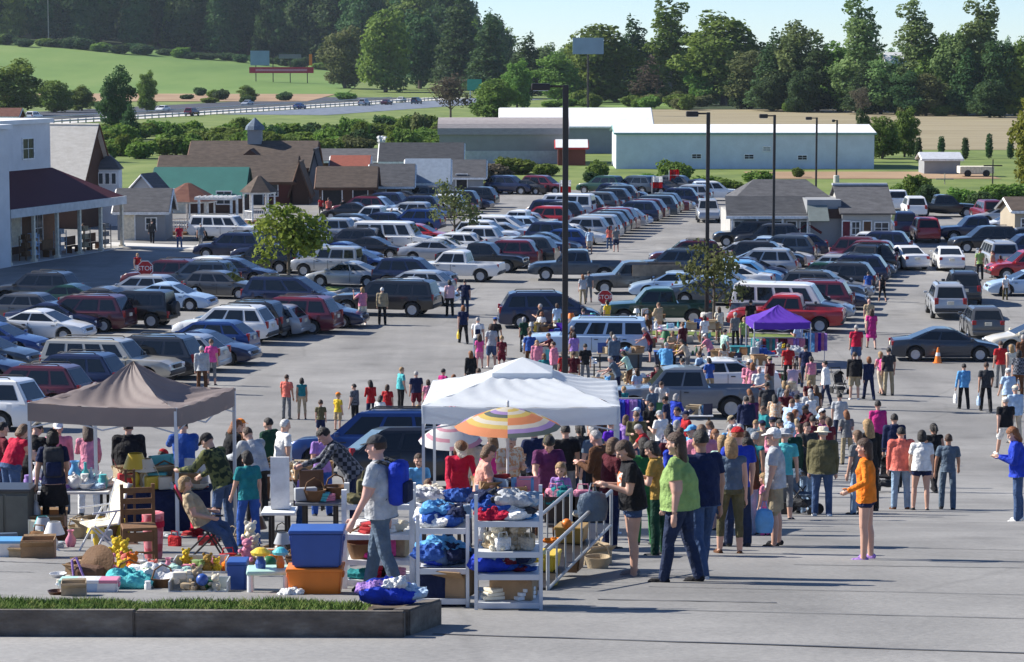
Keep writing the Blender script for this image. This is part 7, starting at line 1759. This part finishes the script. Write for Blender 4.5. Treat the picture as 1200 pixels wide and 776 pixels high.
lawn_chair(gp(238, 655, .35), R(98), 'dark red folding chair with a reader sitting in it', 'crimson', 'crimson', True)
q_ = P(238, None, None, R(0), 'sit', 'f', 'bob:blonde', 'tee:tan', 'jeans:denim', 'reading in the dark red folding chair', h=1.6) if False else None
pr = gp(236, 655, .35); P(236, 570, 655, -82, 'recline', 'f', 'bob:blonde', 'tee:tan', 'jeans:denim', 'seated in the dark red folding chair', shoe='white', z=pr.z+.02)
# wicker case, plush heap, tubs, cloths
e = empty('wicker_hamper', gp(106, 688, .2), R(-14), uniq('round brown wicker hamper with open lid among the toys'), 'hamper')
bm = B(); box(bm, -.02, 0, .12, .34, .26, .24, bev=.06); obj('body', bm, matte('brown'), e)
bm = B(); lathe(bm, [(.20,-.02),(.205,.01),(.02,.05)], 20); o = obj('lid', bm, matte('wood'), e, (.03,.05,.26)); o.rotation_euler = (R(62), R(-16), 0)
bm = B(); tube(bm, [(-.19,-.1,.1),(-.21,-.1,.3),(-.15,-.12,.34),(-.02,-.14,.05)], .014, 6); obj('strap', bm, matte('lilac'), e)
fill([gp(x, y, .2)+V((0,0,z)) for x, y, z in ((122,672,0),(130,674,.0),(139,672,0),(148,675,0),(134,668,.14),(143,670,.14),(152,679,0),(126,680,0),(140,682,0))], ['plush_toy','plush_toy','folded_shirt'], ['yellow','orange','gold','cream','pink','yellow','coral','white'], 'in the heap beside the wicker hamper', 41, (.62,.85))
for i, (px, py, c, lid) in enumerate(((82,697,'white','mint'),(101,697,'pale_blue','white'),(122,697,'white','pink'))): tote(gp(px, py, .18), c, .26, .22, .13, ['small white tub with mint lid left of the hamper','small pale blue tub under the hamper','small white tub with pink lid right of the hamper'][i], lid)
for i, (px, py, c, s) in enumerate(((148,693,'turquoise',.9),(176,691,'white',1.15),(198,684,'mint',.8),(160,684,'grey',.7))): good('clothes_heap', c, gp(px, py, .22), .3*i, ['turquoise cloth spread on the asphalt by the tubs','white quilt bundle between turquoise cloth and toy bins','mint green cloth behind the white quilt bundle','grey blanket behind the turquoise cloth'][i], s, i)
def clear_bin(px, py, L_, D_, H_, label, cols, seed, where):
    p = gp(px, py, D_/2); e = empty('storage_bin', p, 0, uniq(label), 'bin'); m = mat('milky_plastic', (.55,.58,.58), .3, noise=.05)
    for nm, (x, y, sx, sy) in (('end_wall',(-L_/2,0,.012,D_)),('end_wall',(L_/2,0,.012,D_)),('front_wall',(0,-D_/2,L_,.012)),('back_wall',(0,D_/2,L_,.012))):
        bm = B(); hh = H_ if nm != 'front_wall' else H_*.35; box(bm, x, y, hh/2, sx, sy, hh); obj(nm, bm, m, e)
    bm = B(); box(bm, 0, 0, .01, L_, D_, .02); obj('floor', bm, m, e)
    n = len(cols)
    fill([p+V((-L_/2+.09+(L_-.18)*(k+.5)/n, (-.06 if k % 2 else .07), .02+(.07 if k % 3 == 0 else 0))) for k in range(n)], ['plush_toy','toy_truck','ball'], cols, where, seed, (.5,.75))
clear_bin(234, 674, .62, .34, .2, 'milky plastic bin of bright toys, the rear one of two', ['orange','pink','lime','coral','yellow','mint','gold','red'], 43, 'in the rear toy bin'); clear_bin(232, 696, .62, .3, .15, 'milky plastic bin of plush toys, the front one of two', ['green','tan','beige','brown','cream','blue'], 44, 'in the front toy bin')
tote(gp(277, 694, .2), 'blue', .21, .3, .31, 'narrow upright blue tote between toy bins and activity table')
fill([gp(x, y, .2)+V((0,0,z)) for x, y, z in ((288,678,.2),(296,676,.22),(292,670,.3))], ['plush_toy'], ['beige','pink','cream'], 'heaped behind the upright blue tote', 45, (.7,.8))
e = empty('activity_table', gp(312, 697, .25), R(4), uniq('green and white toddler activity table with yellow and blue knobs'), 'toy table')
bm = B(); box(bm, 0, 0, .25, .46, .36, .05, bev=.02); obj('table_top', bm, plastic('mint'), e)
for sx in (-1, 1):
    for sy in (-1, 1):
        bm = B(); lathe(bm, [(.035,0),(.03,.23)], 10, (sx*.19, sy*.14, 0)); obj('leg', bm, plastic('white'), e)
for x, c, s in ((-.08,'blue',1.),(.13,'orange',.8)):
    bm = B(); lathe(bm, [(.05*s,.27),(.06*s,.33),(.03*s,.40),(.03*s,.42)], 12, (x, 0, 0)); k = obj('spinner', bm, plastic(c), e); bm = B(); lathe(bm, [(.10*s,.42),(.11*s,.45),(.05*s,.49),(.01,.5)], 14, (x, 0, 0)); obj('spinner_cap', bm, plastic('yellow' if c == 'blue' else 'turquoise'), k)
p0 = gp(368, 699, .25); tote(p0, 'orange', .58, .40, .28, 'wide orange tote supporting a blue one, left of the shelves'); tote(p0+V((.02, .02, .325)), 'blue', .56, .40, .36, 'wide blue tote stacked on the orange one'); good('clothes_heap', 'white', gp(342, 699, .0), .2, 'white cloth bundle in front of the orange tote', .4, 2)
fill([gp(x, y, .2) for x, y in ((300,640),(318,650),(330,656),(296,655))], ['table_lamp','bowl','plush_toy','jar'], ['orange','white','silver','brown','gold'], 'behind the activity table', 46)
pk_ = PA + side*.62 + pd*.28; pk_.z = ground(pk_.x, pk_.y)+KH
for i, (dx, c, s) in enumerate(((0,'royal',.85),(.16,'pale_blue',.55),(-.14,'lilac',.5),(.05,'white',.42))): good('clothes_heap', c, pk_+V((-.05+dx*1.0, -.02*i, .05*i)), .3*i, ['royal blue blanket bundle lying on the kerb corner','pale blue cloth on the blanket bundle, right side','lilac cloth on the blanket bundle, left side','white cloth topping the kerb corner bundle'][i], s, i)
r5 = random.Random(55); KIDS = ['plush_toy','toy_truck','ball','book','bowl','basket','handbag','folded_shirt','jar','cardboard_box','radio','vase']
def strew(n, x0, x1, y0, y1, where, seed, cols, kinds, s):
    r = random.Random(seed); pts = []
    for _ in range(n*8):
        q = gp(r.uniform(x0, x1), r.uniform(y0, y1))
        if all((q-p).length > .17 for p in pts): pts.append(q)
        if len(pts) >= n: break
    fill(pts, kinds, cols, where, seed+1, s)
strew(16, 148, 204, 668, 697, 'strewn left of the toy bins', 201, ['mint','turquoise','pink','white','yellow','lime','coral','lilac'], KIDS, (.6,.95))
strew(12, 262, 336, 650, 676, 'strewn behind the activity table', 203, ['yellow','orange','sky','green','white','red','brown','beige'], KIDS, (.6,.95))
strew(10, 56, 100, 668, 700, 'strewn left of the wicker hamper', 205, ['white','cream','brown','pink','silver'], ['bowl','jar','book','folded_shirt','cardboard_box'], (.55,.8))
strew(12, 30, 135, 632, 648, 'strewn before the left white table', 207, MIXC, ['cardboard_box','basket','book','table_lamp','vase','handbag','picture_frame','radio'], (.8,1.1))
strew(12, 190, 336, 628, 646, 'strewn around the dark red chair', 209, MIXC, ['cardboard_box','basket','book','handbag','toy_truck','folded_shirt','plush_toy'], (.7,1.0))
strew(10, 345, 402, 646, 668, 'strewn under the grey table', 211, MIXC, ['cardboard_box','basket','book','handbag','folded_shirt'], (.7,1.0))
strew(9, 640, 716, 650, 672, 'strewn around the railed cart', 213, ['yellow','gold','black','white','brown','orange'], ['cardboard_box','basket','toy_truck','book','jar'], (.8,1.2))
# ------------------------------------------------------------------ stalls further up
tabs = [(700,764,520,'grey','grey table in the crowd right of the white canopy',['folded_shirt','clothes_heap','book'],CLOTHC),(770,836,512,'white','white table in the crowd before the slate pickup',SMALL,MIXC),(736,790,474,'white','long white table left of the slate pickup cab',SMALL,WHITEC),
 (640,700,446,'white','white table between the pale blue SUV and the post',SMALL,WHITEC),(700,752,434,'tan','tan table at the tail of the pale blue SUV',SMALL,MIXC),(770,826,436,'navy','navy table at the middle stall',SMALL,MIXC),(830,876,440,'white','white table left of the purple canopy stall',SMALL,MIXC),
 (858,908,450,'white','white table behind the white sedan',SMALL,WHITEC),(880,938,436,'white','white table under the purple canopy',['folded_shirt','plush_toy','clothes_heap','handbag'],CLOTHC+MIXC),(742,800,404,'white','white table before the dark green pickup',SMALL,WHITEC),(800,846,404,'wood','wooden table under the sparse tree',SMALL,MIXC),
 (735,780,392,'grey','grey table right behind the pale blue SUV tail',SMALL,WHITEC),(650,700,400,'white','white table beside the navy minivan',SMALL,MIXC),(884,936,502,'tan','tan table behind the patterned rug board',SMALL,MIXC),(612,660,408,'white','white table before the navy minivan tail',SMALL,MIXC)]
for i, (a, b, gy, c, lab, kinds, cols) in enumerate(tabs):
    s_ = table(a, b, gy, .7, .72, c, lab); short = 'on the ' + ' '.join(lab.split()[:1]) + ' table ' + ' '.join(lab.split()[2:6])
    fill(s_(11 if gy > 420 else 12, 50+i, 2), kinds, cols, short, 60+i, (1.0,1.5) if gy < 460 else (.9,1.2))
fill([gp(x, y, 0) for x, y in ((738,398),(748,401),(757,397),(768,402),(776,398),(786,402),(795,399),(806,402),(815,398),(824,401),(752,406),(764,408),(780,407),(792,409),(744,394),(830,404))], SMALL+['plush_toy','ball'], WHITEC+MIXC[:8], 'on the asphalt before the dark green pickup', 90, (1.2,1.9))
fill([gp(x, y, 0) for x, y in ((724,446),(734,450),(745,447),(758,452),(700,452),(790,446),(806,450),(770,448),(842,452),(712,456))], ['cardboard_box','basket','toy_truck','plush_toy','handbag','clothes_heap'], MIXC, 'on the asphalt between the middle stalls', 91, (1.0,1.4))
fill([gp(x, y, 0) for x, y in ((862,446),(874,449),(890,446),(905,449),(918,446),(932,449),(948,446),(960,440),(966,447))], ['cardboard_box','plush_toy','clothes_heap','toy_truck','handbag','ball'], MIXC+CLOTHC, 'on the asphalt before the purple canopy', 92, (1.1,1.7))
tote(gp(780, 428, .3), 'navy', .95, .6, .55, 'big navy tote at the middle stall', 'blue'); tote(gp(868, 424, .3), 'teal', .85, .6, .62, 'big teal tote left of the purple canopy'); tote(gp(742, 432, .3), 'slate', .8, .6, .7, 'tall slate tote behind the pale blue SUV')
good('cardboard_box', 'cardboard', gp(884, 476, .2), .2, 'brown open box beside the white sedan tail', 1.6); good('cardboard_box', 'cardboard', gp(742, 372, .2)+V((0,0,.0)), .1, 'tall brown open box at the nose of the dark green pickup', 2.2)
# garment rails
def rail(px0, px1, gy, H, cols, label, seed):
    a, b = G(px0, gy), G(px1, gy); L_ = b.x-a.x; c = (a+b)/2; e = empty('garment_rail', c, 0, uniq(label), 'garment rail')
    bm = B(); tube(bm, [(-L_/2,0,0),(-L_/2,0,H),(L_/2,0,H),(L_/2,0,0)], .02, 6)
    for s in (-1, 1): tube(bm, [(s*L_/2,-.25,.02),(s*L_/2,.25,.02)], .02, 6)
    obj('frame', bm, STEEL, e); r = random.Random(seed); n = max(5, int(L_/.13)); prev = None
    for k in range(n):
        cc = r.choice(cols); x = -L_/2+.1+(L_-.2)*k/(n-1); bm = B(); l = r.uniform(.55,.8)
        loft(bm, [[(sx*wd, y, H-z) for sx, y in ((-1,-.22),(1,-.22),(1,.22),(-1,.22))] for z, wd in ((.04,.012),(.12,.035),(.12+l*.6,.04),(.12+l,.05))])
        bmesh.ops.rotate(bm, verts=bm.verts, matrix=Matrix.Rotation(r.uniform(.7,1.3),3,'Z'))
        o = obj('hanging_garment', bm, cloth(cc), None, c+V((x,0,0))); o['group'] = 'garments on the ' + ' '.join(label.split()[-5:]); lab = f"{cw(cc)} garment hanging on the {label.split(' of ')[0]}, {'end piece' if prev is None else 'next to the '+prev+' one'}"
        k2 = 2
        while lab in LABELS: lab = f"{cw(cc)} garment hanging on the {label.split(' of ')[0]}, {['','','second','third','fourth','fifth','sixth','seventh','eighth','ninth'][min(k2,9)]} from its left end" if k2 == 2 and False else f"{cw(cc)} garment on the {label.split(' of ')[0]}, {['one','two','three','four','five','six','seven','eight','nine','ten','eleven','twelve','thirteen','fourteen','fifteen','sixteen','seventeen','eighteen'][min(k,17)]} after its left end"; k2 += 1; assert k2 < 5
        tag(o, lab, 'garment'); LABELS.add(lab); prev = cw(cc)
rail(882, 944, 428, 1.2, ['maroon','black','lilac','teal','burgundy','navy','pink','grey'], 'purple canopy rail of mixed clothes', 3); rail(712, 752, 526, 1.6, ['purple','navy','lilac','royal','magenta','blue'], 'crowded rail of purple and blue clothes', 4); rail(946, 966, 424, 1.3, ['pink','purple','sky','lilac'], 'short rail of childrens wear', 5)
# patterned rug on a board, strollers, cone, balloons, flags
p = gp(915, 494, .2); e = empty('rug_stand', p, 0, uniq('large patterned pinkish rug hung on a board by the slate pickup'), 'rug'); pattern_mat('rug_grey', (.38,.30,.28), (.55,.50,.48), 'noise', 12)
bm = B(); box(bm, 0, 0, .62, 1.35, .04, .9, Euler((R(-10),0,0))); obj('rug_cloth', bm, MATS['cloth_rug_grey'], e)
for s in (-1, 1):
    bm = B(); box(bm, s*.62, .2, .5, .04, .04, 1.1, Euler((R(14),0,0))); obj('leg', bm, WOOD, e)
def stroller(px, gy, rz, c, label):
    e = empty('stroller', gp(px, gy), rz, uniq(label), 'stroller')
    for x, y, r in ((-.22,-.3,.11),(.22,-.3,.11),(-.22,.25,.14),(.22,.25,.14)):
        bm = B(); lathe(bm, [(.02,-.025),(r,-.025),(r,.025),(.02,.025)], 14, (x, y, r), axis='x'); obj('wheel', bm, TYRE, e)
    for s in (-1, 1):
        bm = B(); tube(bm, [(s*.22,-.3,.12),(s*.22,.1,.55),(s*.2,.42,1.0)], .014, 6); tube(bm, [(s*.22,.25,.14),(s*.22,-.05,.55)], .014, 6); obj('side_frame', bm, DSTEEL, e)
    bm = B(); tube(bm, [(-.2,.42,1.0),(.2,.42,1.0)], .018, 6); obj('push_bar', bm, DSTEEL, e)
    bm = B(); box(bm, 0, -.08, .42, .36, .34, .06, bev=.02); box(bm, 0, .14, .62, .36, .06, .42, Euler((R(-18),0,0)), bev=.02); obj('seat', bm, cloth(c), e)
    bm = B(); vs = ellipsoid(bm, (0, .08, .72), (.21,.24,.2), seg=14); bmesh.ops.delete(bm, geom=[v for v in vs if v.co.z < .74 or v.co.y < -.06], context='VERTS'); obj('hood', bm, cloth(c), e)
    bm = B(); box(bm, 0, .0, .24, .34, .36, .12, bev=.03); obj('basket', bm, cloth('charcoal'), e)
stroller(984, 462, R(20), 'charcoal', 'dark stroller parked beside the lane near the purple canopy'); stroller(1040, 578, R(-15), 'black', 'black stroller pushed before the coral hoodie'); stroller(752, 484, R(60), 'crimson', 'red stroller among the stalls left of the slate pickup'); stroller(938, 604, R(70), 'slate', 'slate stroller hidden in the crowd by the olive jacket')
e = empty('traffic_cone', gp(1099, 426), 0, uniq('orange traffic cone in front of the dark crossing sedan'), 'traffic cone'); bm = B(); lathe(bm, [(.17,.03),(.035,.70),(.03,.70),(.01,.7)], 16); obj('cone_body', bm, plastic('orange'), e); bm = B(); box(bm, 0, 0, .02, .38, .38, .04, bev=.01); obj('base', bm, plastic('orange'), e); bm = B(); lathe(bm, [(.112,.33),(.082,.48)], 16); obj('reflective_band', bm, plastic('white'), e)
pb_ = gp(604, 384)
for i, (dx, z, c, lab) in enumerate(((-.35,1.05,'white','lower white balloon at the tail of the navy minivan'),(.12,1.42,'white','upper white balloon at the tail of the navy minivan'),(-.05,1.1,'pink','pink balloon between two white ones at the navy minivan'),(-.15,.72,'mint','pale mint balloon below the pink one'))):
    e = empty('balloon', pb_+V((dx, .1*i, z)), 0, uniq(lab), 'balloon'); bm = B(); ellipsoid(bm, (0,0,0), (.17,.17,.2), seg=14); obj('skin', bm, plastic(c), e, smooth=180); bm = B(); tube(bm, [(0,0,-.2),(.05,.02,-.5),(.1,.04,-.72)], .006, 5); obj('string', bm, matte('cream'), e)
for i, (px, gy, h, lab) in enumerate(((656,248,2.6,'red and white flag on a thin mast behind the tallest lamp post'),(764,236,2.2,'red and white flag above the long middle row'),(784,228,2.3,'red flag above the cars at the far lot edge'))):
    e = empty('flag', gp(px, gy), 0, uniq(lab), 'flag'); bm = B(); tube(bm, [(0,0,0),(0,0,h)], .03, 6); obj('mast', bm, STEEL, e)
    for k, (z, c) in enumerate(((h-.2,'white' if i < 2 else 'red'),(h-.75,'red'))):
        bm = B(); rows = [[bm.verts.new((.05+.9*j/6, .08*math.sin(j*1.4), z+s)) for j in range(7)] for s in (-.26,.26)]
        for j in range(6): bm.faces.new((rows[0][j], rows[0][j+1], rows[1][j+1], rows[1][j]))
        bmesh.ops.solidify(bm, geom=bm.faces[:], thickness=.01); obj('stripe', bm, cloth(c), e)

# thin dark strips laid across the near asphalt
STRIPM = mat('dark_strip', (.05,.05,.055), .6, noise=.2)
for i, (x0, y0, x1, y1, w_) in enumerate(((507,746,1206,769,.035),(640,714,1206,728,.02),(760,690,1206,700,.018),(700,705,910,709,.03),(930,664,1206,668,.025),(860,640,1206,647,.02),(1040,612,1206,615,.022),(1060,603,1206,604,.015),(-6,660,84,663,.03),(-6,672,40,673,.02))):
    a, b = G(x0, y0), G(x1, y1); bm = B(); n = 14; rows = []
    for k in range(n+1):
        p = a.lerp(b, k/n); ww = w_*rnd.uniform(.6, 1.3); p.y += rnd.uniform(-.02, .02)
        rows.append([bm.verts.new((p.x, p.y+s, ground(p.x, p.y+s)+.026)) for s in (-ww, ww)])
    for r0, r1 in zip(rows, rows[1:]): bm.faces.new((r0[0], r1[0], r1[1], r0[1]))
    tag(obj('dark_strip', bm, STRIPM), kind='structure')
bpy.data.scenes.remove(WORK)
